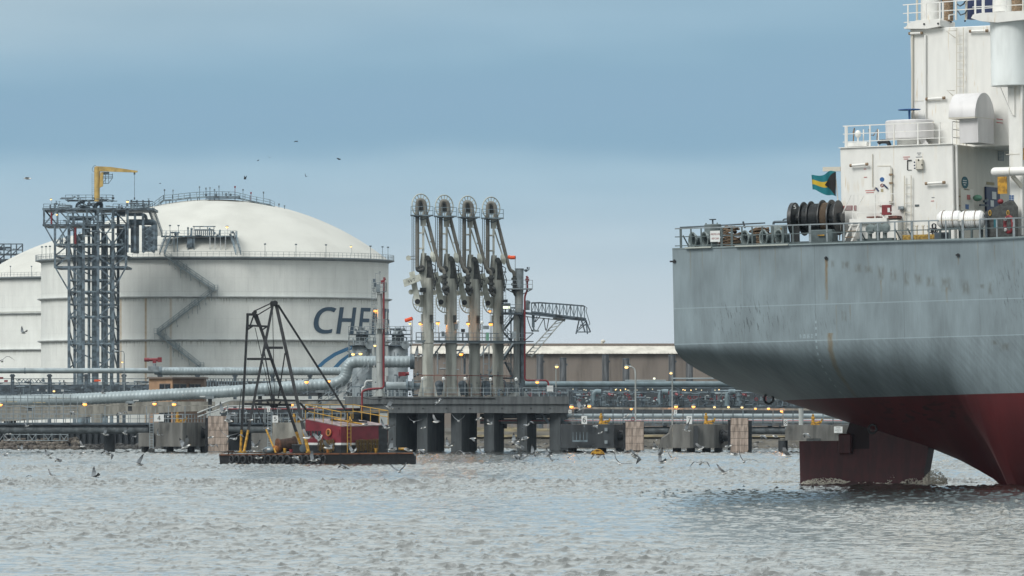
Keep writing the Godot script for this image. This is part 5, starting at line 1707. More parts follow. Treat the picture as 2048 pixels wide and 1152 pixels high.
	for i in 11:
		var u := i / 10.0
		put("boom_rung", Sh.new().bar(P(lerpf(1052, 1113, u), lerpf(709, 642, u), d), P(lerpf(1062, 1127, minf(u + 0.04, 1)), lerpf(714, 640, minf(u + 0.04, 1)), d), 0.1), M.mast_paint, g)
	put("boom_head", Sh.new().bar(P(1050, 633, d), P(1128, 641, d), 0.12).bar(P(1106, 636, d), P(1130, 641, d), 0.2, 0.3).bar(P(1130, 630, d), P(1130, 641, d), 0.12), M.mast_paint, g)
	put("hydraulic_cylinder", Sh.new().tube(P(1066.5, 630, d), P(1066.5, 655, d), 0.18).tube(P(1066.5, 655, d), P(1069, 662, d), 0.1), M.steel_mid, g)
	put("bracket", Sh.new().bar(P(1062, 661, d), P(1078, 662, d), 0.22, 0.22).bar(P(1050, 666, d), P(1066, 666, d), 0.14).bar(P(1051, 680, d), P(1067, 666, d), 0.14).bar(P(1075, 660, d), P(1088, 636, d), 0.12), M.galvanised, g)
	for e in [[1054, 634, 1060, 654, 1066, 664], [1088, 638, 1092, 668, 1098, 636], [1074, 632, 1068, 648, 1080, 632]]:
		put("hose", Sh.new().sweep(arc([P(e[0], e[1], d - 0.3), P(e[2], e[3], d - 0.3), P(e[4], e[5], d - 0.3)], 0.9), 0.06, 5), M.black_steel, g)

func right_jetty() -> void:
	var d := 838.0
	var k := d / F
	# pale product lines along the shore
	var t := thing("product_pipeline", "pair of pale pipes with a thin red line running right behind the dolphins", "pipeline", G(1350, 872.0, 2.3))
	pipe_run(t, "pipe", [[960, 832], [1800, 832]], 4.8, 872.0, M.pipe_pale)
	pipe_run(t, "pipe", [[960, 843], [1800, 843]], 4.8, 871.0, M.pipe_pale)
	pipe_run(t, "red_line", [[960, 841.5], [1800, 841.5]], 1.3, 869.5, M.faded_red)
	for x in [1010, 1140, 1265, 1330, 1450, 1540, 1660]:
		put("support", Sh.new().box(P(x, 852, 872.0), Vector3(0.5, 10 * k, 1.4)), M.concrete_dark, t)
	# the walkway in front
	var w := thing("access_walkway", "long grey walkway with tall lamp-carrying handrail posts between the right dolphins", "walkway", G(1380, 850.0, 0.0))
	var dw := 850.0
	put("lamp_beam", Sh.new().bar(P(1138, 816, dw), P(1620, 819, dw), 0.18, 0.24), M.concrete_pale, w)
	for x in range(1146, 1700, 20):
		put("post", Sh.new().bar(P(x, 817, dw), P(x, 849, dw), 0.12), M.steel_mid, w)
	for y in [836, 842]:
		put("rail", Sh.new().bar(P(1138, y, dw - 0.4), P(1705, y, dw - 0.4), 0.055), M.galvanised, w)
	for x in range(1143, 1500, 7):
		put("baluster", Sh.new().bar(P(x, 836, dw - 0.4), P(x, 849, dw - 0.4), 0.045), M.steel_mid, w)
	for x in range(1500, 1566, 4):
		put("picket", Sh.new().bar(P(x, 835, dw - 0.5), P(x, 849, dw - 0.5), 0.05), M.steel_dark, w)
	put("deck", Sh.new().box((P(1138, 850, dw) + P(1710, 850, dw)) / 2, Vector3(572 * dw / F, 0.16, 1.4)), M.steel_dark, w)
	for e in [[1284, 1340], [1500, 1572]]:
		put("tube_girder", Sh.new().sweep(dense(PackedVector3Array([P(e[0], 861, dw), P(e[1], 861, dw)]), 0.5), 7.6 * k, 18, false, 0.012), M.tube_grey, w)
	# dolphins
	var b6 := thing("mooring_dolphin", "dark concrete mooring dolphin touching the platform, bearing the board 6", "dolphin", G(1180, d, 0.0), "concrete mooring dolphins")
	put("cap", Sh.new().block([G(1121, d + 3), G(1142, d + 2), G(1228, d + 1), G(1251, d + 8), G(1251, d + 18), G(1121, d + 18)], H(896, d), H(849, d)), M.concrete_dark, b6)
	for x in [1145, 1204, 1240, 1272]:
		pile(b6, x, d + 6.0, H(895, d), 18, M.wet_pile)
	put("ladder_platform", Sh.new().box(P(1160, 882, d + 0.6), Vector3(30 * k, 0.2, 0.8)), M.steel_mid, b6)
	for x in [1146, 1153, 1160, 1167, 1174]:
		put("ladder_rail", Sh.new().bar(P(x, 864, d + 0.6), P(x, 883, d + 0.6), 0.07), M.steel_mid, b6)
	for y in [859, 884]:
		put("anode_plate", Sh.new().box(P(1212, y, d + 0.9), Vector3(0.35, 0.4, 0.1)), M.galvanised, b6)
	var b7 := thing("mooring_dolphin", "weathered concrete mooring dolphin bearing the board 7", "dolphin", G(1390, d, 0.0), "concrete mooring dolphins")
	put("cap", Sh.new().block([G(1345, d + 1.5), G(1380, d), G(1428, d + 1.0), G(1462, d + 8), G(1462, d + 18), G(1345, d + 18)], H(896, d), H(849, d)), M.concrete, b7)
	put("shoulder", Sh.new().prism(poly_at([[1322, 896], [1344.6, 896], [1344.6, 850], [1340, 866], [1326, 876]], d + 2.0), Vector3(0, 0, -d - 14.0), Basis.IDENTITY, 12.0), M.concrete, b7)
	put("pedestal", Sh.new().block([G(1380, d + 0.6), G(1396, d - 0.5), G(1396, d + 0.3), G(1380, d + 1)], H(895, d), H(852, d)), M.concrete_dark, b7)
	for x in [1354, 1382, 1413, 1437]:
		pile(b7, x, d + 5.0, H(895, d), 17, M.wet_pile)
	var b8 := thing("mooring_dolphin", "pale concrete mooring dolphin partly behind the ship's rudder", "dolphin", G(1640, d, 0.0), "concrete mooring dolphins")
	put("cap", Sh.new().block([G(1570, d + 2), G(1626, d + 1), G(1760, d + 2), G(1760, d + 16), G(1570, d + 16)], H(881, d), H(850, d)), M.concrete, b8)
	put("beam", Sh.new().box(P(1627, 880, d + 1.2), Vector3(1.7, 0.4, 0.6)), M.wet_pile, b8)
	pile(b8, 1566, d + 5.0, H(879, d), 19, M.concrete_dark)
	put("pile_head", Sh.new().tube(P(1566, 881, d + 5.0), P(1566, 876, d + 5.0), 0.64, 0.3, 16), M.concrete_pale, b8)
	for x in [1630, 1700]:
		pile(b8, x, d + 8.0, H(879, d), 17, M.wet_pile)
	put("white_post", Sh.new().tube(P(1602, 851, d + 2.5), P(1602, 817, d + 2.5), 4.6 * k, -1, 12), M.mast_paint, b8)
	var ns := thing("notice_board", "white notice board with rows of small print on the pale right dolphin", "sign", P(1676.5, 866, d + 0.9))
	put("board", Sh.new().box(P(1676.5, 859.5, d + 0.95), Vector3(17 * k, 13 * k, 0.06)), M.sign_white, ns)
	for i in 4:
		words(ns, "print", ["WARNING", "NO VESSELS", "BEYOND THIS", "POINT"][i], P(1676.5, 855.4 + i * 2.9, d + 0.91), Basis.IDENTITY.scaled(Vector3(1, 1, 0.003)), 1.6 * k, M.print_black, 0.0, 0.9)
	fender_panel(1251, 1287.5, 843, 901, d + 1.0, 4, "tan gridded fender panel with a red stain, right of the board 6")
	fender_panel(1461, 1496.5, 836, 904, d + 1.0, 5, "tan gridded fender panel right of the board 7, nearest the ship")
	put("side_column", Sh.new().box(P(1500, 872, d + 2.4), Vector3(7 * k, 62 * k, 1.2)), M.concrete_dark, b7)
	fender_cell(1241, 871, 14, d + 3.6, "black rubber fender cell beside the red-stained panel")
	fender_cell(1452, 872, 15, d + 3.6, "black rubber fender cell beside the panel nearest the ship")
	number_board("6", 1168.5, 840, 11, 16, d + 0.6, "white board with a black 6 on the dark dolphin")
	number_board("7", 1378.5, 840, 11, 16, d + 0.6, "white board with a black 7 on the weathered dolphin")
	number_board("6", 1140, 823, 6, 7, d + 4.0, "tiny white board with a 6 under the first walkway lamp")
	number_board("7", 1351, 824, 6, 8, d + 4.0, "tiny white board with a 7 under a walkway lamp")
	number_board("8", 1571, 845, 7, 13, d + 1.0, "small white board with an 8 at the walkway's right end")
	mooring_hook(1208, 838, d + 3.0, "yellow mooring hook on the dark dolphin, left of the red-stained panel")
	mooring_hook(1418, 838, d + 3.0, "yellow mooring hook on the weathered dolphin, left of the last panel")
	mooring_hook(1632, 840, d + 3.5, "yellow mooring hook under the ship's counter, by the white post")
	var ls := thing("lifebuoy", "red lifebuoy leaning on top of the red-stained fender panel", "lifebuoy", P(1266, 843, d + 1.5))
	put("ring", Sh.new().ring(P(1266, 838.5, d + 1.5), 3.3 * k, 0.8 * k, Basis(Vector3(1, 0, 0), Vector3(0, 0, 1), Vector3(0, -1, 0)), 18, 6), M.signal_red, ls)
	for s in [-1, 1]:
		put("white_band", Sh.new().ball(P(1266 + s * 2.6, 836.5, d + 1.5), Vector3.ONE * 0.9 * k, 6), M.sign_white, ls)
	var bu := thing("mooring_buoy", "rust-brown and yellow barrel buoy floating in the water below the board 6", "buoy", P(1195.5, 913, 770.0))
	var kb := 770.0 / F
	put("drum", Sh.new().tube(P(1195.5, 913, 768.8), P(1195.5, 913, 771.2), 14 * kb, -1, 20), M.rust, bu)
	put("rim", Sh.new().ring(P(1195.5, 913, 768.8), 13.6 * kb, 0.07, Basis(Vector3(1, 0, 0), Vector3(0, 0, 1), Vector3(0, -1, 0)), 22, 5), M.yellow, bu)
	put("yellow_patch", Sh.new().box(P(1196, 905, 768.7), Vector3(1.1, 0.3, 0.1)), M.yellow, bu)
	for x in [[1253, 734, 1271, 850, "tall curved lamp post with its lamp hanging left, before the warehouse"]]:
		var lp := thing("lamp_post", x[4], "lamp post", P(x[2], x[3], 848.0), "lamp posts")
		put("post", Sh.new().sweep(arc([P(x[2], x[3], 848.0), P(x[2], 739, 848.0), P(1262, 733, 848.0), P(1255, 733, 848.0)], 0.8), 0.1, 8), M.mast_paint, lp)
		lamp_head(lp, 1253, 734, 848.0, "lamp_warm", 4.0)
	var lp2 := thing("lamp_post", "straight thin lamp post with a small lamp, nearer the ship", "lamp post", P(1344.5, 850, 848.0), "lamp posts")
	put("post", Sh.new().tube(P(1344.5, 850, 848.0), P(1344.5, 747, 848.0), 0.09, 0.07, 7), M.mast_paint, lp2)
	lamp_head(lp2, 1342, 746, 848.0, "lamp_warm", 3.0)
	var lp3 := thing("lamp_post", "short lamp post rising over the pipe gallery right of the gangway tower", "lamp post", P(1113.5, 775, 905.0), "lamp posts")
	put("post", Sh.new().tube(P(1112, 775, 905.0), P(1112, 736, 905.0), 0.08, 0.07, 7), M.mast_paint, lp3)
	lamp_head(lp3, 1113.5, 733, 905.0, "lamp_warm", 3.6)
	# chain link fence posts on the grass bank
	var fe := thing("fence", "thin post-and-wire fence on the dry grass behind the platform's columns", "fence", G(1010, 960.0, 2.5))
	var fx := 880
	while fx < 1330:
		put("post", Sh.new().bar(P(fx, 862, 960.0), P(fx, 849, 960.0), 0.08).bar(P(fx, 849, 960.0), P(fx - 2, 846.5, 960.0), 0.06).bar(P(fx, 849, 960.0), P(fx + 2, 846.5, 960.0), 0.06), M.galvanised, fe)
		fx += 24
	for y in [850, 854, 858]:
		put("wire", Sh.new().bar(P(870, y, 960.0), P(1340, y, 960.0), 0.03), M.galvanised, fe)

func lamp_head(t: Node, px: float, py: float, d: float, m: String, r_px: float, power := 0.0) -> void:
	var k := d / F
	var hood := put("lamp_hood", Sh.new().ball(P(px, py - r_px * 0.55, d), Vector3(r_px * 1.2, r_px * 0.5, r_px * 1.2) * k, 8), M.galvanised, t)
	put("lamp_glass", Sh.new().ball(P(px, py + r_px * 0.15, d - 0.02), Vector3(r_px, r_px * 0.75, r_px) * k, 8), M[m], hood)
	if power > 0.0:
		var l := OmniLight3D.new()
		l.light_color = Color(1.0, 0.62, 0.22)
		l.light_energy = power * 0.5
		l.omni_range = 40.0
		l.omni_attenuation = 2.0
		l.light_size = r_px * k * 0.5
		l.shadow_enabled = true
		l.position = P(px, py + r_px * 0.15, d - 0.02) - base_pos(t)
		hang(l, "lamp_light", t)

func manifold() -> void:
	var d := 1010.0
	var k := d / F
	var t := thing("pipe_gallery", "wide blue-grey pipe gallery under one long fat pipe, in front of the warehouse", "pipe gallery", G(1370, d, 2.3))
	pipe_run(t, "main_pipe", [[1045, 768], [1800, 768]], 5.6, d, M.pipe_blue)
	pipe_run(t, "pipe", [[1045, 776], [1800, 776]], 1.6, d, M.steel_mid)
	pipe_run(t, "upper_pipe", [[1250, 761], [1332, 761]], 1.3, d + 6, M.pipe_pale)
	pipe_run(t, "upper_pipe", [[1343, 757], [1800, 757]], 1.4, d + 6, M.pipe_pale)
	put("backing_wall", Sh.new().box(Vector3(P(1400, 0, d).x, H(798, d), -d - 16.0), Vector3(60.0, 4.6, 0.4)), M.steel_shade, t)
	for x in [1080, 1152, 1222, 1287, 1357, 1425, 1490, 1560]:
		put("column", Sh.new().bar(G(x, d, 2.3), P(x, 774, d), 0.34), M.steel_dark, t)
		put("cross_beam", Sh.new().bar(P(x - 4, 774, d), P(x + 4, 774, d), 0.3), M.steel_dark, t)
	for y in [784.5, 800, 812]:
		put("beam", Sh.new().bar(P(1050, y, d - 0.5), P(1700, y, d - 0.5), 0.14, 0.2), M.steel_mid, t)
	put("walkway_deck", Sh.new().bar(P(1060, 812, d - 3.0), P(1700, 813, d - 3.0), 1.6, 0.2), M.steel_dark, t)
	var rg := Sh.new()
	rail(rg, [P(1060, 811, d - 3.6), P(1700, 812, d - 3.6)], 1.05, 1.2, 0.05)
	put("railing", rg, M.steel_mid, t)
	tangle(t, 1050, 1640, 812, 779, d - 1.0, 230, 101, M.steel_dark, M.steel_mid, 7.0)
	tangle(t, 1050, 1640, 800, 779, d - 2.5, 70, 102, M.steel_mid, M.pipe_pale, 3.0)
	var r := RandomNumberGenerator.new()
	r.seed = 19
	for i in 46:
		var x := r.randf_range(1055, 1620)
		var w := put("handwheel", Sh.new().ring(P(x, r.randf_range(785, 800), d - 4.0), 0.2, 0.06, Basis(Vector3(1, 0, 0), Vector3(0, 0, 1), Vector3(0, -1, 0)), 10, 4), M.signal_red, t)
		w.name = w.name
	for i in 30:
		var x := r.randf_range(1055, 1620)
		put("label_plate", Sh.new().box(P(x, r.randf_range(787, 806), d - 4.2), Vector3(r.randf_range(0.15, 0.5), 0.12, 0.1)), M.pipe_white, t)
	# fat goose-neck pipes, all alike
	var sk := thing("pump_skid", "first pale goose-neck pump skid in the pipe gallery, right of the platform", "pump", P(1205, 813, d - 5.0), "goose-neck pump skids")
	var e := d - 5.0
	put("goose_neck", Sh.new().sweep(arc([P(1186, 812, e), P(1187, 783, e), P(1202, 784, e)], 0.9), 5.6 * k, 12), M.pipe_blue, sk)
	put("pump_body", Sh.new().lathe(scaled_profile([[7.5, 0], [7.5, 7], [4.5, 10], [4.5, 18], [6.5, 19], [6.5, 22], [4, 23], [4, 29], [0, 30]], k), P(1209, 812, e), 14), M.steel_mid, sk)
	put("cross_pipe", Sh.new().tube(P(1180, 781, e), P(1200, 781.5, e), 1.2 * k).tube(P(1207, 783, e), P(1220, 783, e), 1.3 * k), M.pipe_pale, sk)
	put("motor", Sh.new().tube(P(1216, 787, e), P(1221, 790, e), 2.6 * k, -1, 10), M.faded_red, sk)
	put("small_vessel", Sh.new().ball(P(1174, 803, e), Vector3.ONE * 3.0 * k, 8).ball(P(1180, 800, e), Vector3.ONE * 2.6 * k, 8), M.pipe_pale, sk)
	var n := ["second pale goose-neck pump skid, behind the walkway left of the board 7", "third pale goose-neck pump skid, close to the ship's stern"]
	for i in 2:
		dup(sk, Vector3(133.5 * (i + 1) * k, 0, 0), n[i])
	# small bulkhead lamps of the gallery
	for q in [[1146, 0], [1168, 0], [1172, 0], [1231, 1], [1233, 0], [1241, 1], [1251, 1], [1256, 0], [1274, 0], [1296, 0], [1305, 0], [1366, 1], [1370, 1], [1382, 1], [1392, 0], [1403, 0], [1430, 0], [1438, 1]]:
		var b := put("lamp_glass", Sh.new().ball(P(q[0], 778.5 + (int(q[0]) % 3), d - 4.5), Vector3(1.2, 1.4, 1.2) * k, 7), M.lamp_warm if q[1] else M.lamp_dim, t)
		b.name = b.name
	put("lamp_glass", Sh.new().box(P(1308.5, 757, d), Vector3(0.3, 0.22, 0.2)), M.lamp_white, t)


func lamps() -> void:
	# [x, y, distance, kind, radius px, foot y (0: bracket), light energy, label]
	var list := [
		[1, 809, 850.0, "lamp_orange", 4.6, 846, 0.0, "glowing orange walkway lamp at the left frame edge"],
		[169.5, 808, 849.0, "lamp_orange", 4.8, 846, 6.0, "glowing orange walkway lamp hanging under the ribbed pipe"],
		[309, 807, 848.0, "lamp_orange", 4.4, 846, 6.0, "lit amber lamp on a thin bent post left of the number 4 hook"],
		[348, 808, 848.0, "lamp_orange", 4.6, 846, 0.0, "lit amber lamp on a thin post above the number 4 hook"],
		[108, 782, 1262.0, "lamp_warm", 2.6, 790, 0.0, "small white-orange lamp in the pipe rack at the left"],
		[102, 398.5, 1534.0, "lamp_warm", 2.2, 410, 0.0, "small lit lamp on the pipe tower's far left corner"],
		[255, 403, 1534.0, "lamp_warm", 3.0, 417, 0.0, "lit lamp on the pipe tower's top right of the crane"],
		[113.5, 429, 1534.0, "lamp_warm", 2.2, 448, 0.0, "lit lamp inside the pipe tower's left bay"],
		[454, 454, 1567.0, "lamp_warm", 3.0, 471, 0.0, "lit lamp on a pole on the tank's dome platform"],
		[702, 493, 1568.0, "lamp_warm", 2.2, 510, 0.0, "lit lamp on the big tank's rim walkway"],
		[613, 763.5, 898.0, "lamp_orange", 4.6, 790, 8.0, "orange lamp glowing on top of the ribbed pipe, left one"],
		[658, 762, 898.0, "lamp_orange", 3.6, 788, 0.0, "orange lamp on the ribbed pipe beside the barge's backstay"],
		[583.5, 809, 879.0, "lamp_orange", 4.2, 845, 4.0, "orange lamp seen between the barge's black legs"],
		[706, 708, 910.0, "lamp_warm", 4.0, 722, 0.0, "left of the twin lamps over the pipe's bend"],
		[721, 707, 910.0, "lamp_warm", 4.0, 722, 0.0, "right of the twin lamps over the pipe's bend"],
		[750.5, 621, 868.0, "lamp_orange", 4.0, 660, 5.0, "orange lamp on the grey mast's ladder"],
		[750, 691, 900.0, "lamp_warm", 3.2, 722, 0.0, "warm lamp low behind the grey mast"],
		[820, 647, 874.0, "lamp_warm", 2.8, 684, 0.0, "pale lamp left of the first loading arm"],
		[841, 647, 872.5, "lamp_orange", 4.2, 684, 5.0, "yellow lamp against the first loading arm"],
		[875.5, 646, 876.0, "lamp_orange", 4.2, 684, 9.0, "yellow lamp between the first and second loading arms"],
		[936, 647, 876.0, "lamp_orange", 4.0, 684, 9.0, "yellow lamp between the second and third loading arms"],
		[981.5, 648, 880.0, "lamp_orange", 4.6, 684, 9.0, "yellow lamp between the third and fourth loading arms"],
		[979, 622, 886.0, "lamp_orange", 3.6, 684, 0.0, "orange lamp behind the fourth arm's lower wheel"],
		[834, 709, 880.0, "lamp_orange", 4.2, 722, 0.0, "yellow lamp at the end of the thick pipe"],
		[922, 708, 884.0, "lamp_orange", 4.6, 745, 6.0, "bright lamp below the working deck between arms two and three"],
		[1074.5, 764, 880.0, "lamp_orange", 4.0, 790, 0.0, "yellow lamp at the foot of the red riser"],
		[1143, 813, 849.0, "lamp_orange", 4.2, 818, 6.0, "first orange lamp on the right walkway, over the tiny 6"],
		[1178.5, 812, 849.0, "lamp_orange", 4.0, 818, 0.0, "second orange lamp on the right walkway"],
		[1262.5, 817.5, 849.0, "lamp_orange", 3.0, 820, 0.0, "dim orange lamp by the curved post's foot"],
		[1352, 813, 849.0, "lamp_orange", 4.2, 818, 6.0, "orange walkway lamp over the tiny 7"],
		[1387, 813, 849.0, "lamp_orange", 4.0, 818, 0.0, "orange walkway lamp above the board 7"],
		[1429, 814, 849.0, "lamp_warm", 2.8, 819, 0.0, "first of six small lamps toward the ship's stern"],
		[1457, 814, 849.0, "lamp_warm", 2.8, 819, 0.0, "second of six small lamps, above the last fender panel's left edge"],
		[1484, 814.5, 849.0, "lamp_warm", 2.8, 819, 0.0, "third of six small lamps, above the last fender panel"],
		[1511, 817, 849.0, "lamp_orange", 3.0, 820, 0.0, "fourth of six small lamps, right of the last fender panel"],
		[1537, 817, 849.0, "lamp_orange", 3.2, 820, 0.0, "fifth of six small lamps, under the mooring ring"],
		[1563, 822, 849.0, "lamp_orange", 3.2, 826, 4.0, "last small orange lamp, nearest the rudder"],
	]
	for e in list:
		var t := thing("lamp", e[7], "lamp", P(e[0], maxf(e[5], e[1] + 3), e[2]), "lit work lamps")
		put("bracket", Sh.new().bar(P(e[0] + 1.5, maxf(e[5], e[1] + 3), e[2] + 0.1), P(e[0] + 1.5, e[1] - 1, e[2] + 0.1), 0.07), M.galvanised, t)
		lamp_head(t, e[0], e[1], e[2], e[3], e[4] * 0.95, e[6])
	for e in [[845, 757], [887, 757], [930, 757], [981, 758], [1032, 758], [916, 643], [964, 645]]:
		var t := thing("floodlight", "small unlit floodlight on the loading platform " + {845: "at the first arm's foot", 887: "between the first and second arms' feet", 930: "left of the third arm's foot", 981: "left of the fourth arm's foot", 1032: "at the gangway tower's foot", 916: "above the deck right of the second arm", 964: "above the deck right of the third arm"}[e[0]], "floodlight", P(e[0], e[1] + 10, 867.0), "unlit floodlights")
		put("post", Sh.new().bar(P(e[0], e[1] + (34 if e[1] > 700 else 38), 867.0), P(e[0], e[1], 867.0), 0.07), M.galvanised, t)
		put("head", Sh.new().lathe(scaled_profile([[0, 2], [2.4, 2], [3.4, -2], [0, -1.4]], 867.0 / F), P(e[0], e[1], 867.0), 10, Basis.from_euler(Vector3(0.6, 0, 0.3))), M.sign_white, t)
	var fl := thing("floodlight", "bright rectangular floodlight under a hood on the gangway tower's left gallery", "floodlight", P(1013, 619, 883.0), "lit floodlights")
	put("frame", Sh.new().box(P(1013, 615, 883.2), Vector3(1.0, 0.5, 0.2)), M.steel_dark, fl)
	put("lamp_glass", Sh.new().box(P(1013, 615, 883.0), Vector3(0.85, 0.34, 0.12)), M.lamp_white, fl)
	# poles in front of the big tank, left
	var tp := thing("lamp_post", "tall thin pole with two lamp heads before the big tank, right of the pipe tower", "lamp post", P(249, 790, 1180.0), "lamp posts")
	put("post", Sh.new().tube(P(248.5, 790, 1180.0), P(248.5, 707, 1180.0), 0.1, 0.08, 7), M.galvanised, tp)
	put("arm", Sh.new().sweep(arc([P(248.5, 708, 1180.0), P(247, 702, 1180.0), P(236, 703, 1180.0)], 0.4), 0.06, 5), M.galvanised, tp)
	put("lamp_hood", Sh.new().ball(P(233, 703, 1180.0), Vector3(0.5, 0.22, 0.3), 8), M.galvanised, tp)
	lamp_head(tp, 244.5, 724, 1180.0, "lamp_warm", 2.0)
	# light masts along the rims of the two tanks
	var y1 := H(513, TANK_D - TANK_R)
	var places := [[84, "at the rim's left end"], [92, "second from the rim's left end"], [100, "third from the rim's left end"], [340, "left of the dome platform"], [357, "above the dome platform's left stair"], [530, "right of the dome platform"], [592, "above the lettering's left"], [652, "above the first letter"], [741, "near the rim's right shoulder"], [765, "second from the rim's right end"], [779, "at the rim's right end"]]
	for e in places:
		var p := tank_at(clampf(e[0], 84, 776), 1.2)
		p.y = y1
		var t := thing("rim_light_mast", "thin light mast on the big tank, " + e[1], "light mast", p, "light masts on the tank rim")
		var top := p + Vector3(0, 2.7, 0)
		if e[0] == 340 or e[0] == 357:
			p = P(e[0], 471, 1567.5)
			top = P(e[0], 452, 1567.5)
		put("post", Sh.new().tube(p, top, 0.06, 0.05, 6), M.steel_mid, t)
		put("head", Sh.new().box(top + Vector3(0, 0.1, 0), Vector3(0.5, 0.3, 0.4)), M.steel_mid, t)
	for e in [[21, "left"], [63, "right"]]:
		var p := Vector3(P(e[0], 0, 1868.0).x, H(552, 1862.0), -1868.0)
		var t := thing("rim_light_mast", "thin light mast on the farther tank's rim, the %s one of two" % e[1], "light mast", p, "light masts on the tank rim")
		put("post", Sh.new().tube(p, p + Vector3(0, 2.6, 0), 0.06, 0.05, 6), M.steel_mid, t)
		put("head", Sh.new().box(p + Vector3(0, 2.7, 0), Vector3(0.4, 0.3, 0.3)), M.steel_mid, t)

# The ship's own axes: x forward, y up from the water, z to starboard (towards the lens); she lies bow towards us and trimmed by the stern.
var ship_inv := Transform3D.IDENTITY
const KNUCKLE := 8.47
const RED := 5.06
const DECK := 14.22

func S(px: float, py: float, z: float) -> Vector3:   # the point of the plane z in the ship that shows at a pixel
	var o := ship_inv * Vector3(0, EYE, 0)
	var v := ship_inv.basis * Vector3((px - 1024.0) / F, (HZ - py) / F, -1.0)
	return o + v * ((z - o.z) / v.z)

func SX(px: float, py: float, x: float) -> Vector3:   # the same for a plane across the ship
	var o := ship_inv * Vector3(0, EYE, 0)
	var v := ship_inv.basis * Vector3((px - 1024.0) / F, (HZ - py) / F, -1.0)
	return o + v * ((x - o.x) / v.x)

func keel_y(x: float) -> float:
	var p := [[0.0, 5.75], [0.7, 5.66], [2.65, 5.11], [5.23, 4.25], [7.17, 3.6], [9.74, 2.8], [12.3, 1.97], [14.2, 1.18], [15.46, 0.50], [16.4, -0.05], [17.3, -1.0], [18.0, -2.8], [19.0, -6.5], [20.0, -8.5], [90.0, -9.0]]
	for i in p.size() - 1:
		if x <= p[i + 1][0]:
			return lerpf(p[i][1], p[i + 1][1], clampf((x - p[i][0]) / (p[i + 1][0] - p[i][0]), 0, 1))
	return -9.0

func beam_at(x: float) -> float:
	return 12.0 + 3.5 * smoothstep(18.0, 60.0, x)

func hull_z(x: float, y: float) -> float:
	var b := beam_at(x)
	var k := keel_y(x)
	if y >= KNUCKLE:
		return b
	var w := clampf((y - k) / (KNUCKLE - k), 0.0, 1.0)
	var m := lerpf(lerpf(1.25, 0.78, smoothstep(13.0, 17.5, x) * (1.0 - w)), 1.6, smoothstep(22.0, 60.0, x)) + 0.65 * w * w
	return b * pow(maxf(1.0 - pow(1.0 - w, m), 0.0), 1.0 / m)

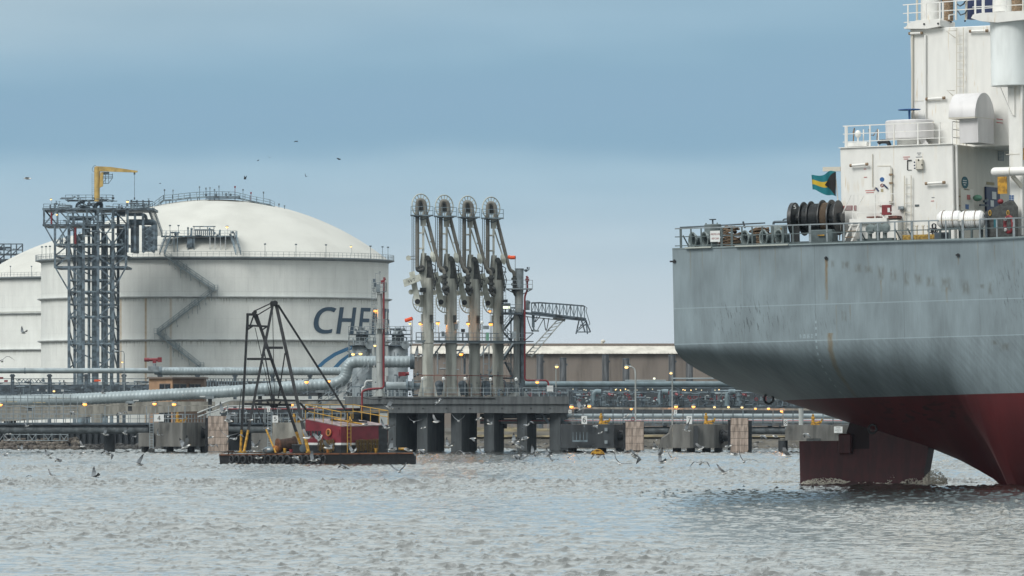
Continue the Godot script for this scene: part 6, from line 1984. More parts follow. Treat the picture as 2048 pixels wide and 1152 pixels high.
func hull_picture() -> ImageTexture:
	var w := 1024
	var h := 640
	var im := Image.create_empty(w, h, false, Image.FORMAT_RGB8)
	var a := FastNoiseLite.new()
	a.seed = 44
	a.frequency = 1.0
	a.fractal_octaves = 3
	var scuffs := []
	for e in [[1665, 527, 4, 8], [1691, 530, 9, 8], [1716, 536, 8, 9], [1737, 539, 9, 8], [1762, 547, 8, 17], [1787, 551, 8, 15], [1813, 557, 6, 16], [1836, 560, 9, 14], [1861, 563, 9, 11], [1893, 569, 14, 15], [1931, 575, 10, 16], [1962, 573, 8, 5], [1980, 577, 5, 14], [1688, 632, 6, 12], [2010, 694, 11, 9], [1990, 685, 8, 5]]:
		var p := S(e[0], e[1], 12.0)
		scuffs.append([p.x, p.y, e[2] * 0.031, e[3] * 0.031])
	var rust := []
	for e in [[1652, 517, 600, 2.6, 0.85], [1672, 610, 690, 1.2, 0.2], [1380, 494, 560, 1.0, 0.3], [1404, 494, 545, 1.0, 0.25], [1519, 494, 560, 0.9, 0.3], [1550, 494, 560, 0.9, 0.25], [1442, 492, 520, 1.0, 0.25], [1762, 560, 605, 1.6, 0.3], [1893, 575, 605, 2.0, 0.35], [1916, 514, 530, 1.2, 0.4], [1989, 490, 530, 1.0, 0.3], [1700, 610, 640, 1.4, 0.25], [1480, 494, 590, 0.7, 0.22], [1602, 492, 560, 0.8, 0.25], [1735, 488, 540, 0.9, 0.3], [1830, 486, 545, 0.7, 0.22], [1955, 483, 560, 0.9, 0.28], [2028, 480, 570, 0.8, 0.25]]:
		var p := S(e[0], e[1], 12.0)
		rust.append([p.x, p.y, S(e[0], e[2], 12.0).y, e[3] * 0.031, e[4]])
	rust.append([S(1655, 670, 12.0).x + 0.15, 8.9, 5.1, 0.16, 0.55])
	var marks_x := S(1642, 680, 12.0).x - 0.3
	for j in h:
		var y := 15.0 - 16.0 * (j + 0.5) / h
		for i in w:
			var x := -1.0 + 26.0 * (i + 0.5) / w
			var g := 0.86 + 0.10 * a.get_noise_2d(x * 0.5, y * 0.22) + 0.028 * a.get_noise_2d(x * 3.0, y * 0.35 + 20.0) + 0.03 * a.get_noise_2d(x * 9.0, y * 0.8 + 60.0)
			# rub marks where fenders and tugs lay against the side
			var rub := a.get_noise_2d(x * 7.0 + y * 1.2, y * 0.9 + 130.0)
			if rub > 0.28:
				var zone := maxf(exp(-pow((x - 5.0) / 2.6, 2.0) - pow((y - 9.9) / 1.1, 2.0)), exp(-pow((x - 22.0) / 1.3, 2.0) - pow((y - 11.2) / 1.5, 2.0)))
				zone = maxf(zone, 0.35 * exp(-pow((x - 9.5) / 2.0, 2.0) - pow((y - 9.6) / 1.0, 2.0)))
				g *= 1.0 - zone * smoothstep(0.28, 0.55, rub) * 0.32
			# slanting scrapes on the turn of the counter
			if y < KNUCKLE and y > RED:
				g *= 0.95 + 0.07 * a.get_noise_2d(x * 3.4 + y * 2.6, (x - y) * 0.35 + 300.0)
			for sx in [S1487, S1630, 14.9, 19.6]:
				if absf(x - sx) < 0.02 and y > KNUCKLE:
					g *= 0.90
			if absf(y - 10.62) < 0.018 or absf(y - KNUCKLE) < 0.022:
				g = minf(g * 1.22, 1.0)
			var c := Color(g, g, g)
			for e in scuffs:
				var q := maxf(absf(x - e[0]) / e[2], absf(y - e[1]) / e[3])
				if q < 1.2:
					var s := (1.0 - smoothstep(0.1, 1.2, q)) * clampf(0.6 + 0.9 * a.get_noise_2d(x * 4.0, y * 1.2 + 900.0), 0.0, 1.0)
					c = c.lerp(Color(0.46, 0.39, 0.31), s * 0.42)
			for e in rust:
				var near: float = absf(x - e[0] - 0.05 * a.get_noise_1d(y * 1.3)) / e[3]
				if near < 1.5 and y < e[1] and y > e[2]:
					var s: float = e[4] * (1.0 - smoothstep(0.3, 1.5, near)) * (1.0 - 0.6 * smoothstep(e[1], e[2], y)) * (0.75 + 0.4 * a.get_noise_2d(x * 9.0, y * 2.0))
					c = c.lerp(Color(0.80, 0.52, 0.26), clampf(s, 0, 1))
			# draught marks
			if y > 4.6 and y < 9.7 and absf(x - marks_x) < 0.055 and fposmod(y, 0.38) < 0.16:
				c = Color(1, 1, 1)
			if y > 8.62 and y < 8.88 and x > marks_x - 1.05 and x < marks_x - 0.2 and fposmod(x * 4.0, 1.0) < 0.72 and a.get_noise_2d(x * 30.0, y * 30.0) > -0.15:
				c = Color(1, 1, 1)
			if y < RED:
				var dark := smoothstep(0.12, 0.4, a.get_noise_2d(x * 0.9, y * 2.2 + 40.0)) * exp(-pow((x - 14.0) / 3.0, 2.0) - pow((y - 4.1) / 0.7, 2.0))
				c = c.lerp(Color(0.25, 0.22, 0.22), dark * 0.8)
			im.set_pixel(i, j, c)
	return tex(im)

var S1487 := 0.0
var S1630 := 0.0

func ship() -> void:
	var th := deg_to_rad(22.0)
	var tf := Transform3D(Basis(Vector3.UP, -th) * Basis(Vector3(0, 0, 1), 0.022), Vector3(17.75 - 3.9 * cos(th), 0, -430.0 - 3.9 * sin(th)))
	ship_inv = tf.affine_inverse()
	T = tf
	S1487 = S(1487, 560, 12.0).x
	S1630 = S(1630, 560, 12.0).x
	var paint := hull_picture()
	var grey := StandardMaterial3D.new()
	grey.resource_name = "hull_grey"
	grey.albedo_color = lin(0.24, 0.305, 0.335)
	grey.albedo_texture = paint
	grey.texture_repeat = false
	grey.roughness = 0.5
	var red: StandardMaterial3D = grey.duplicate()
	red.resource_name = "hull_red"
	red.albedo_color = lin(0.125, 0.011, 0.014)
	red.roughness = 0.55
	M.hull_grey = grey
	var t := thing("ship", "grey and red cargo ship's stern with white deckhouse, filling the right of the picture", "ship", Vector3.ZERO)
	var stations := []
	var x := 0.3
	while x < 78.0:
		stations.append(x)
		x += 0.2 if x < 25.0 else 4.0
	for side in [1.0, -1.0]:
		var up := Sh.new()
		var low := Sh.new()
		for i in stations.size() - 1:
			var q := []
			for e in [stations[i], stations[i + 1]]:
				var col := []
				col.append(Vector3(e, DECK, beam_at(e) * side))
				for k in 4:
					col.append(Vector3(e, lerpf(DECK, KNUCKLE, (k + 1) / 4.0), beam_at(e) * side))
				var kb := keel_y(e)
				var stop := maxf(RED, kb)
				for k in 14:
					var y := lerpf(KNUCKLE, stop, 1.0 - pow(1.0 - (k + 1) / 14.0, 1.7))
					col.append(Vector3(e, y, hull_z(e, y) * side))
				var lowc := []
				for k in 15:
					var y := lerpf(stop, kb, 1.0 - pow(1.0 - k / 14.0, 1.7))
					lowc.append(Vector3(e, y, hull_z(e, y) * side))
				q.append([col, lowc])
			for part in 2:
				var a: Array = q[0][part]
				var b: Array = q[1][part]
				var s: Sh = up if part == 0 else low
				for k in a.size() - 1:
					var nn := []
					for p in [a[k], b[k], b[k + 1], a[k + 1]]:
						nn.append(hull_normal(p, side))
					if a[k].distance_to(a[k + 1]) < 1e-5 and b[k].distance_to(b[k + 1]) < 1e-5:
						continue
					s.quads(a[k], b[k], b[k + 1], a[k + 1], nn[0], nn[1], nn[2], nn[3])
		for s in [up, low]:
			for p in s.v:
				s.uv.append(Vector2((p.x + 1.0) / 26.0, (15.0 - p.y) / 16.0))
		put("topside_plating", up, grey, t)
		put("bottom_plating", low, red, t)
	var tr := Sh.new()
	for k in 15:
		var z0 := lerpf(-12.0, 12.0, k / 15.0)
		var z1 := lerpf(-12.0, 12.0, (k + 1) / 15.0)
		tr.flat(Vector3(0.3, DECK, z0), Vector3(0.3, DECK, z1), Vector3(0.3, stern_edge(z1), z1), Vector3(0.3, stern_edge(z0), z0), Vector3(-1, 0, 0))
	put("transom", tr, M.hull_plain, t)
	var dk := Sh.new()
	for i in stations.size() - 1:
		var a: float = stations[i]
		var b: float = stations[i + 1]
		dk.flat(Vector3(a, DECK - 0.02, -beam_at(a)), Vector3(b, DECK - 0.02, -beam_at(b)), Vector3(b, DECK - 0.02, beam_at(b)), Vector3(a, DECK - 0.02, beam_at(a)), Vector3.UP)
	put("deck", dk, M.ship_deck_grey, t)
	put("sheer_strake", Sh.new().bar(Vector3(0.3, DECK, 11.97), Vector3(26, DECK, beam_at(26) - 0.03), 0.1, 0.08), M.hull_plain, t)
	# rudder and its horn
	var rd := put("rudder", Sh.new().prism(PackedVector2Array([Vector2(3.96, -4), Vector2(8.55, -4), Vector2(8.55, 2.0), Vector2(7.2, 2.0), Vector2(7.2, 2.52), Vector2(3.96, 2.56)]), Vector3(0, 0, -0.32), Basis.IDENTITY, 0.64), M.rudder_red, t)
	put("pintle_block", Sh.new().box((S(1691, 888, 0.5) + Vector3(0, 0, -0.5)), Vector3(0.85, 1.25, 1.3), Basis.IDENTITY, 0.08), M.rudder_red, rd)
	put("rudder_horn", Sh.new().prism(PackedVector2Array([Vector2(8.6, -4), Vector2(11.9, -4), Vector2(12.1, 0.6), Vector2(12.6, 3.0), Vector2(8.6, 4.6)]), Vector3(0, 0, -0.6), Basis.IDENTITY, 1.2), M.rudder_red, t)
	put("rudder_trunk", Sh.new().prism(PackedVector2Array([Vector2(7.35, 1.95), Vector2(8.62, 1.95), Vector2(8.62, 4.4), Vector2(7.6, 4.6), Vector2(7.0, 3.0)]), Vector3(0, 0, -0.25), Basis.IDENTITY, 0.5), M.trunk_shaded_red, t)
	put("propeller_boss", Sh.new().lathe(PackedVector2Array([Vector2(1.1, 0), Vector2(0.9, 1.4), Vector2(0.0, 2.0)]), Vector3(16.8, -2.8, 0), 16, Basis(Vector3(0, 0, 1), Vector3(-1, 0, 0), Vector3(0, -1, 0))), M.rudder_red, t)
	put("mooring_ring", Sh.new().ring(S(1537.5, 797.5, 2.0), 0.30, 0.075, Basis(Vector3(1, 0, 0), Vector3(0, 0, 1), Vector3(0, -1, 0)), 20, 7), M.black_steel, t)
	put("mooring_ring", Sh.new().ring(S(1745, 858, 3.0), 0.26, 0.07, Basis(Vector3(1, 0, 0), Vector3(0, 0, 1), Vector3(0, -1, 0)), 20, 7), M.black_steel, t)
	for e in [[1652, 516], [1916, 510]]:
		put("hull_fitting", Sh.new().tube(S(e[0], e[1], 12.0), S(e[0], e[1], 12.12), 0.1, -1, 10).box(S(e[0] - 1, e[1], 12.1), Vector3(0.2 if e[0] > 1900 else 0.06, 0.1, 0.12)), M.black_steel, t)
	put("stern_light", Sh.new().bar(S(1340, 523, 12.0), S(1352, 523, 12.02), 0.08, 0.1).bar(S(1348.5, 526, 12.05), S(1348.5, 519, 12.05), 0.08), M.black_steel, t)
	# bulwark rail
	var z := 11.85
	var g := put("deck_railing", Sh.new().bar(S(1350, 457.5, z), S(1700, 447, z), 0.07, 0.06), M.galvanised, t)
	var px := 1362.0
	while px < 2075.0:
		var foot := S(px, 490, z)
		foot.y = DECK
		var top := Vector3(foot.x, S(px, rail_top(px), z).y, z)
		put("post", Sh.new().box((foot + top) / 2, Vector3(0.085 if int(px) % 3 else 0.14, top.y - foot.y, 0.05)), M.galvanised if px > 1600 else M.ship_rail, g)
		px += 20.4 if px < 1580 else 34.0
	for e in [[0.0, 1352, 1702], [0.5, 1354, 1702], [0.95, 1352, 1500]]:
		pass
	for part in [[1350, 1702], [1702, 1877], [1960, 2075]]:
		for u in [0.0, 0.44, 0.92]:
			var ya: float = lerpf(rail_top(part[0]), rail_foot(part[0]), u)
			var yb: float = lerpf(rail_top(part[1]), rail_foot(part[1]), u)
			put("rail", Sh.new().bar(S(part[0], ya, z), S(part[1], yb, z), 0.055 if u > 0 else 0.075), M.ship_rail if u > 0 else M.galvanised, g)
	for e in [1366, 1720, 1790, 1815]:
		put("stay", Sh.new().bar(S(e, rail_top(e) + 14, z), Vector3(S(e + 9, 488, z).x, DECK, z - 0.4), 0.06), M.ship_rail, g)
	deckhouse(t)
	funnel(t)


func rail_top(px: float) -> float:
	return lerpf(457.5, 435.5, (px - 1350.0) / 700.0)

func rail_foot(px: float) -> float:
	return lerpf(495.0, 478.0, (px - 1346.0) / 702.0)

func stern_edge(z: float) -> float:
	var lo := keel_y(0.3)
	var hi := KNUCKLE
	for i in 24:
		var mid := (lo + hi) / 2
		if hull_z(0.3, mid) < absf(z):
			lo = mid
		else:
			hi = mid
	return hi

# plating sucked in a little between its frames
func dent(p: Vector3) -> float:
	return 0.030 * sin(TAU * p.x / 0.82) * (0.6 + noise.get_noise_2d(p.x * 22.0, p.y * 40.0)) + 0.035 * noise.get_noise_2d(p.x * 30.0 + 90.0, p.y * 45.0)

func hull_normal(p: Vector3, side: float) -> Vector3:
	if p.y >= KNUCKLE - 0.001:
		return Vector3((-0.06 if p.x > 18 else 0.0) + dent(p), 0.4 * dent(p + Vector3(3, 0.3, 0)), side).normalized()
	var y := maxf(p.y, keel_y(p.x) + 0.02)
	var dzdy := (hull_z(p.x, y + 0.03) - hull_z(p.x, y - 0.015)) / 0.045
	var dzdx := (hull_z(p.x + 0.1, y) - hull_z(maxf(p.x - 0.1, 0.3), y)) / 0.2
	return Vector3(-dzdx + dent(p), -dzdy, side).normalized()

func plate(pa: Vector3, pb: Vector3, thick: float, out: Vector3) -> Sh:   # an upright board between two opposite corners
	var c := (pa + pb) / 2 + out * thick / 2
	var e := (pb - pa).abs()
	return Sh.new().box(c, Vector3(maxf(e.x, thick), e.y, maxf(e.z, thick)))

func tube_light(t: Node, a: Vector3, b: Vector3) -> void:
	var f := put("strip_light", Sh.new().tube(a, b, 0.075, -1, 8), M.ship_white, t)
	put("bracket", Sh.new().tube(a - (b - a) * 0.12, a + (b - a) * 0.03, 0.09, -1, 8), M.rust_pale, f)
	put("bracket", Sh.new().tube(b - (b - a) * 0.03, b + (b - a) * 0.14, 0.09, -1, 8), M.rust_pale, f)

func deckhouse(ship_: Node3D) -> void:
	var z := 8.0
	var a := S(1680, 297, z)
	var b := S(1905, 287, z)
	var top := 20.06
	var w := put("deckhouse", Sh.new().box(Vector3((a.x + b.x) / 2, (DECK + top) / 2, 0), Vector3(b.x - a.x, top - DECK, 16.0), Basis.IDENTITY, 0.04), M.ship_white, ship_)
	put("corner_pipe", Sh.new().tube(Vector3(b.x + 0.12, DECK, z - 0.35), Vector3(b.x + 0.12, top - 0.05, z - 0.35), 0.09, -1, 10), M.ship_white, w)
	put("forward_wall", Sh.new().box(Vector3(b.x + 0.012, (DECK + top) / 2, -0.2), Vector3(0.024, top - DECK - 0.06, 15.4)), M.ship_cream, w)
	put("roof_edge", Sh.new().bar(Vector3(a.x - 0.05, top + 0.02, z + 0.05), Vector3(b.x + 0.05, top + 0.02, z + 0.05), 0.14, 0.05), M.ship_white, w)
	put("boat_arm", Sh.new().bar(S(1647, 338.5, z - 1), S(1682, 338, z - 1), 0.3, 0.26), M.ship_cream, w)
	var g := put("roof_railing", Sh.new().bar(S(1686, 252.5, z - 0.1), S(1905, 243, z - 0.1), 0.06), M.ship_white, w)
	for u in [0.36, 0.72]:
		put("rail", Sh.new().bar(S(1686, 252.5 + 44 * u, z - 0.1), S(1905, 243 + 44 * u, z - 0.1), 0.045), M.ship_white, g)
	for u in [0.0, 0.36, 0.72]:
		put("rail", Sh.new().bar(S(1905, 243 + 44 * u, z - 0.1), S(1905, 243 + 44 * u, z - 0.1) + Vector3(0.1, 0, -9.0), 0.05), M.ship_white, g)
	for px in [1691, 1694, 1740, 1788, 1836, 1879, 1904]:
		put("post", Sh.new().bar(S(px, lerpf(252.5, 243, (px - 1686) / 219.0), z - 0.1), Vector3(S(px, 292, z - 0.1).x, top, z - 0.1), 0.08), M.ship_white, g)
	for k in 4:
		put("post", Sh.new().bar(Vector3(b.x + 0.05, top, z - 2.4 - 2.0 * k), Vector3(b.x + 0.05, top + 1.35, z - 2.4 - 2.0 * k), 0.08), M.ship_white, g)
	# the watertight door, its plates and handles
	var zo := z + 0.0
	var d := put("door", Sh.new().box((S(1770, 332, zo) + S(1770, 396, zo)) / 2 + Vector3(0, -0.25, 0.06), Vector3(0.82, 2.35, 0.12), Basis.IDENTITY, 0.03), M.ship_white, w)
	put("door_frame", Sh.new().bar(S(1782, 336, zo) + Vector3(0.05, 0, 0.09), S(1783, 408, zo) + Vector3(0.05, 0, 0.09), 0.09).bar(S(1756, 332.5, zo) + Vector3(0, 0, 0.1), S(1782, 332, zo) + Vector3(0, 0, 0.1), 0.05), M.ship_cream, d)
	for y in [349, 366, 404]:
		put("hinge", Sh.new().box(S(1783.5, y, zo) + Vector3(0, 0, 0.14), Vector3(0.22, 0.1, 0.1)), M.rust_pale, d)
	put("handle", Sh.new().bar(S(1769, 369, zo) + Vector3(0, 0, 0.18), S(1777, 377, zo) + Vector3(0, 0, 0.18), 0.08).bar(S(1753, 376, zo) + Vector3(0, 0, 0.1), S(1759, 383, zo) + Vector3(0, 0, 0.1), 0.09), M.navy, d)
	put("blue_sign", Sh.new().tube(S(1765.5, 359, zo) + Vector3(0, 0, 0.12), S(1765.5, 359, zo) + Vector3(0, 0, 0.14), 0.14, -1, 14), M.blue_paint, d)
	put("red_sign", Sh.new().ring(S(1765.5, 371, zo) + Vector3(0, 0, 0.13), 0.09, 0.025, Basis(Vector3(1, 0, 0), Vector3(0, 0, 1), Vector3(0, -1, 0)), 14, 4).bar(S(1763, 369, zo) + Vector3(0, 0, 0.13), S(1768, 373.5, zo) + Vector3(0, 0, 0.13), 0.025), M.signal_red, d)
	put("notice", Sh.new().box(S(1765.5, 381, zo) + Vector3(0, 0, 0.125), Vector3(0.16, 0.18, 0.02)), M.board_tan, d)
	tube_light(w, S(1703, 331, z + 0.25), S(1732, 328.5, z + 0.25))
	tube_light(w, S(1854, 367, z + 0.25), S(1886, 365, z + 0.25))
	put("conduit", Sh.new().sweep(PackedVector3Array([S(1745, 308, z + 0.05), S(1745, 374, z + 0.05), S(1748, 379, z + 0.05), S(1751, 374, z + 0.05)]), 0.03, 5), M.ship_cream, w)
	put("ladder", ladder_shape(S(1815.5, 480, z + 0.2), S(1815.5, 351, z + 0.2), Vector3.RIGHT, 0.42, 0.05, 0.5), M.ship_cream, w)
	put("hatch_frame", Sh.new().bar(S(1815, 321, z + 0.03), S(1815, 340, z + 0.03), 0.05).bar(S(1815, 321, z + 0.03), S(1823, 320.5, z + 0.03), 0.06).bar(S(1815, 340, z + 0.03), S(1823, 340, z + 0.03), 0.03), M.black_steel, w)
	put("switch_box", Sh.new().box(S(1840, 329, z + 0.15), Vector3(0.38, 0.6, 0.3), Basis.IDENTITY, 0.03), M.ship_cream, w)
	put("switch_box", Sh.new().box(S(1834.5, 329, z + 0.1), Vector3(0.14, 0.66, 0.18)), M.ship_cream, w)
	for e in [[1829, 324.5], [1829, 331], [1829.5, 336.5], [1844, 329.5], [1837, 320]]:
		put("knob", Sh.new().ball(S(e[0], e[1], z + 0.32), Vector3.ONE * 0.055, 7), M.navy if e[0] < 1835 else M.black_steel, w)
	put("lamp", Sh.new().box(S(1803, 416, z + 0.15), Vector3(0.34, 0.2, 0.25)).ball(S(1805, 417, z + 0.3), Vector3(0.13, 0.13, 0.13), 8), M.galvanised, w)
	put("name_plate", Sh.new().box(S(1834, 411, z + 0.02), Vector3(0.26, 0.12, 0.03)), M.tube_grey, w)
	# small stencilled notices
	for e in [[1730, 338, 0.16, 2], [1731, 354.5, 0.2, 3], [1740, 381, 0.6, 2], [1740, 385, 0.5, 2], [1813, 314, 0.42, 2], [1812, 318, 0.28, 2], [1865, 402, 0.2, 2]]:
		put("stencil", Sh.new().box(S(e[0], e[1], z + 0.012), Vector3(e[2], 0.045, 0.015)), M.stencil_red, w)
	for e in [[1838, 306, 0.26], [1838, 309.5, 0.14], [1838, 314, 0.4], [1866, 395, 0.18]]:
		put("stencil", Sh.new().box(S(e[0], e[1], z + 0.012), Vector3(e[2], 0.05, 0.015)), M.stencil_grey, w)
	for e in [[1686, 411, 1706, 421], [1708.5, 411, 1713, 421]]:
		var rs := put("red_notice", plate(S(e[0], e[3], z), S(e[2], e[1], z), 0.03, Vector3(0, 0, 1)), M.signal_red, w)
		for k in 4:
			put("print", Sh.new().box(S((e[0] + e[2]) / 2.0, e[1] + 1.8 + 2.2 * k, z + 0.035), Vector3((e[2] - e[0]) * 0.024, 0.02, 0.01)), M.sign_white, rs)
	# the small platform at the door with its steps
	var pf := put("door_platform", Sh.new().box((S(1700, 442, z + 1.2) + S(1772, 440, z + 1.2)) / 2 + Vector3(0, 0, -0.6), Vector3(2.35, 0.26, 1.2)), M.ship_white, w)
	put("platform_wall", Sh.new().box(S(1754, 464, z + 0.5), Vector3(2.9, 1.35, 0.8)), M.ship_white, pf)
	put("red_edge", Sh.new().box(S(1790, 434.5, z + 0.5), Vector3(0.55, 0.16, 0.9)).box(S(1749, 434.5, z + 0.4), Vector3(0.7, 0.08, 0.9)), M.frame_red, pf)
	for e in [[1707, 389, 1706, 437], [1715, 389, 1715, 437], [1750, 388, 1750, 437], [1702, 389, 1682, 434], [1728, 391, 1716, 410], [1682, 434, 1679, 480]]:
		put("handrail_post", Sh.new().bar(S(e[0], e[1], z + 1.1), S(e[2], e[3], z + 1.1), 0.055), M.ship_white, pf)
	for e in [[1702, 389, 1792, 387.5], [1706, 407, 1788, 404], [1706, 425, 1790, 424]]:
		put("handrail", Sh.new().bar(S(e[0], e[1], z + 1.1), S(e[2], e[3], z + 1.1), 0.05), M.ship_white, pf)
	for o in [-7, 8]:
		put("stair_string", Sh.new().bar(S(1711 + o, 447, z + 1.6), S(1693 + o, 487, z + 1.6), 0.06, 0.1), M.ship_white, pf)
	for k in 4:
		put("tread", Sh.new().box(S(1708.5 - 5.2 * k, 450 + 12.2 * k, z + 1.5), Vector3(0.66, 0.05, 0.3)), M.rust_pale if k else M.ship_white, pf)
	put("fire_box", Sh.new().box(S(1773.5, 420, z + 1.0), Vector3(0.54, 0.6, 0.3), Basis.IDENTITY, 0.02), M.signal_red, pf)
	put("fire_sign", Sh.new().box(S(1777.5, 420, z + 1.16), Vector3(0.15, 0.26, 0.03)), M.sign_white, pf)
	put("life_hook", Sh.new().bar(S(1761, 431, z + 1.0), S(1763, 418, z + 1.0), 0.09).bar(S(1768, 436, z + 1.0), S(1768, 429, z + 1.0), 0.1), M.ship_white, pf)
	# forward wall
	var fx := b.x + 0.03
	var out := Vector3(1, 0, 0)
	put("round_notice", Sh.new().lathe(PackedVector2Array([Vector2(0.62, 0), Vector2(0.62, 0.03), Vector2(0, 0.03)]), SX(1929.5, 365, fx), 22, Basis(Vector3(0, 0, -1), Vector3(1, 0, 0), Vector3(0, 0.58, 0))), M.teal_dark, w)
	for k in 3:
		put("print", Sh.new().box(SX(1929.5, 361 + 4.4 * k, fx + 0.035), Vector3(0.01, 0.05, 0.7 if k != 2 else 0.35)), M.sign_white, w)
	var d2 := put("door", plate(SX(1919.5, 421, fx), SX(1944, 379, fx), 0.1, out), M.ship_cream_light, w)
	put("door_top", Sh.new().box(SX(1932, 379, fx + 0.06), Vector3(0.08, 0.07, 1.1)), M.rust_pale, d2)
	put("red_sign", plate(SX(1934, 399, fx + 0.1), SX(1940, 390, fx + 0.1), 0.02, out), M.stencil_red, d2)
	put("blue_sign", plate(SX(1931, 418, fx + 0.1), SX(1937, 409, fx + 0.1), 0.02, out), M.blue_paint, d2)
	for y in [393, 411]:
		put("hinge", Sh.new().box(SX(1917.5, y, fx + 0.08), Vector3(0.1, 0.08, 0.35)), M.rust_pale, d2)
	var d3 := put("door", plate(SX(1970, 432, fx), SX(1996, 376, fx), 0.12, out), M.navy, w)
	put("sign", plate(SX(1984, 398, fx + 0.12), SX(1992, 384, fx + 0.12), 0.02, out), M.sign_white, d3)
	put("sign", plate(SX(1981, 413, fx + 0.12), SX(1987, 401, fx + 0.12), 0.02, out), M.sign_white, d3)
	put("door_plate", plate(SX(1973, 369, fx), SX(1988, 365, fx), 0.03, out), M.board_tan, w)
	var lv := put("louvre", plate(SX(1996, 321, fx), SX(2007, 303.5, fx), 0.02, out), M.galvanised, w)
	for k in 6:
		put("slat", Sh.new().box(SX(2001.5, 305.5 + 2.8 * k, fx + 0.04), Vector3(0.05, 0.03, 0.8)), M.ship_cream, lv)
	for k in 3:
		put("deck_lamp", Sh.new().ball(SX(1955, 396, fx + 0.5), Vector3(0.3, 0.2, 0.34), 10), M.green_paint, w) if k == 0 else null
	put("deck_lamp_arm", Sh.new().bar(SX(1968, 403, fx + 0.5), SX(1975, 399, fx + 0.2), 0.12).bar(SX(1960, 410, fx + 0.4), SX(1976, 411, fx + 0.3), 0.1), M.steel_dark, w)
	# on the roof of the house
	var c := S(1820, 288, 5.0)
	c.y = top
	var v := put("mushroom_vent", Sh.new().lathe(PackedVector2Array([Vector2(0.78, 0), Vector2(0.78, 0.6)]), c, 24), M.ship_white, w)
	put("cap", Sh.new().lathe(PackedVector2Array([Vector2(0.8, 0.52), Vector2(1.44, 0.54), Vector2(1.46, 0.6), Vector2(1.46, 1.6), Vector2(1.40, 1.66), Vector2(0, 1.72)]), c, 32), M.vent_white, v)
	put("wheel", Sh.new().lathe(PackedVector2Array([Vector2(0.66, 2.28), Vector2(0.70, 2.31), Vector2(0.66, 2.34), Vector2(0, 2.36)]), c, 26).tube(c + Vector3(0, 2.3, 0), c + Vector3(0, 1.66, 0), 0.07, -1, 8), M.blue_paint, v)
	put("stay", Sh.new().bar(c + Vector3(0.7, 0.9, 0.6), c + Vector3(1.3, 0, 0.6), 0.12, 0.3), M.vent_white, v)
	put("searchlight", Sh.new().tube(S(1716, 290, 6.5), S(1716, 272, 6.5), 0.06, -1, 8).ball(S(1716, 268, 6.5), Vector3(0.2, 0.24, 0.2), 10).box(S(1717, 289, 6.5), Vector3(1.3, 0.25, 0.8)), M.ship_white, w)
	put("chain_rail", Sh.new().sweep(PackedVector3Array([S(1706, 290, 6.0), S(1708, 262, 6.0), S(1709, 256, 6.0), S(1706, 266, 6.0)]), 0.04, 5).sweep(PackedVector3Array([S(1738, 258, 6.0), S(1740, 270, 6.0), S(1747, 271, 6.0), S(1755, 258, 6.0), S(1754, 280, 6.0)]), 0.04, 5), M.rust_pale, w)
	put("hose_bend", Sh.new().sweep(arc([S(1757, 287, 6.0), S(1760, 283, 6.0), S(1776, 283, 6.0), S(1779, 291, 6.0)], 0.2), 0.13, 8), M.black_steel, w)
	for e in [1727, 1757]:
		put("stanchion", Sh.new().bar(S(e, 293, 6.0), S(e, 259, 6.0), 0.06), M.ship_white, w)


func ladder_shape(a: Vector3, b: Vector3, across: Vector3, w: float, r: float, step: float) -> Sh:
	var s := Sh.new()
	ladder(s, a, b, across, w, r, step)
	return s

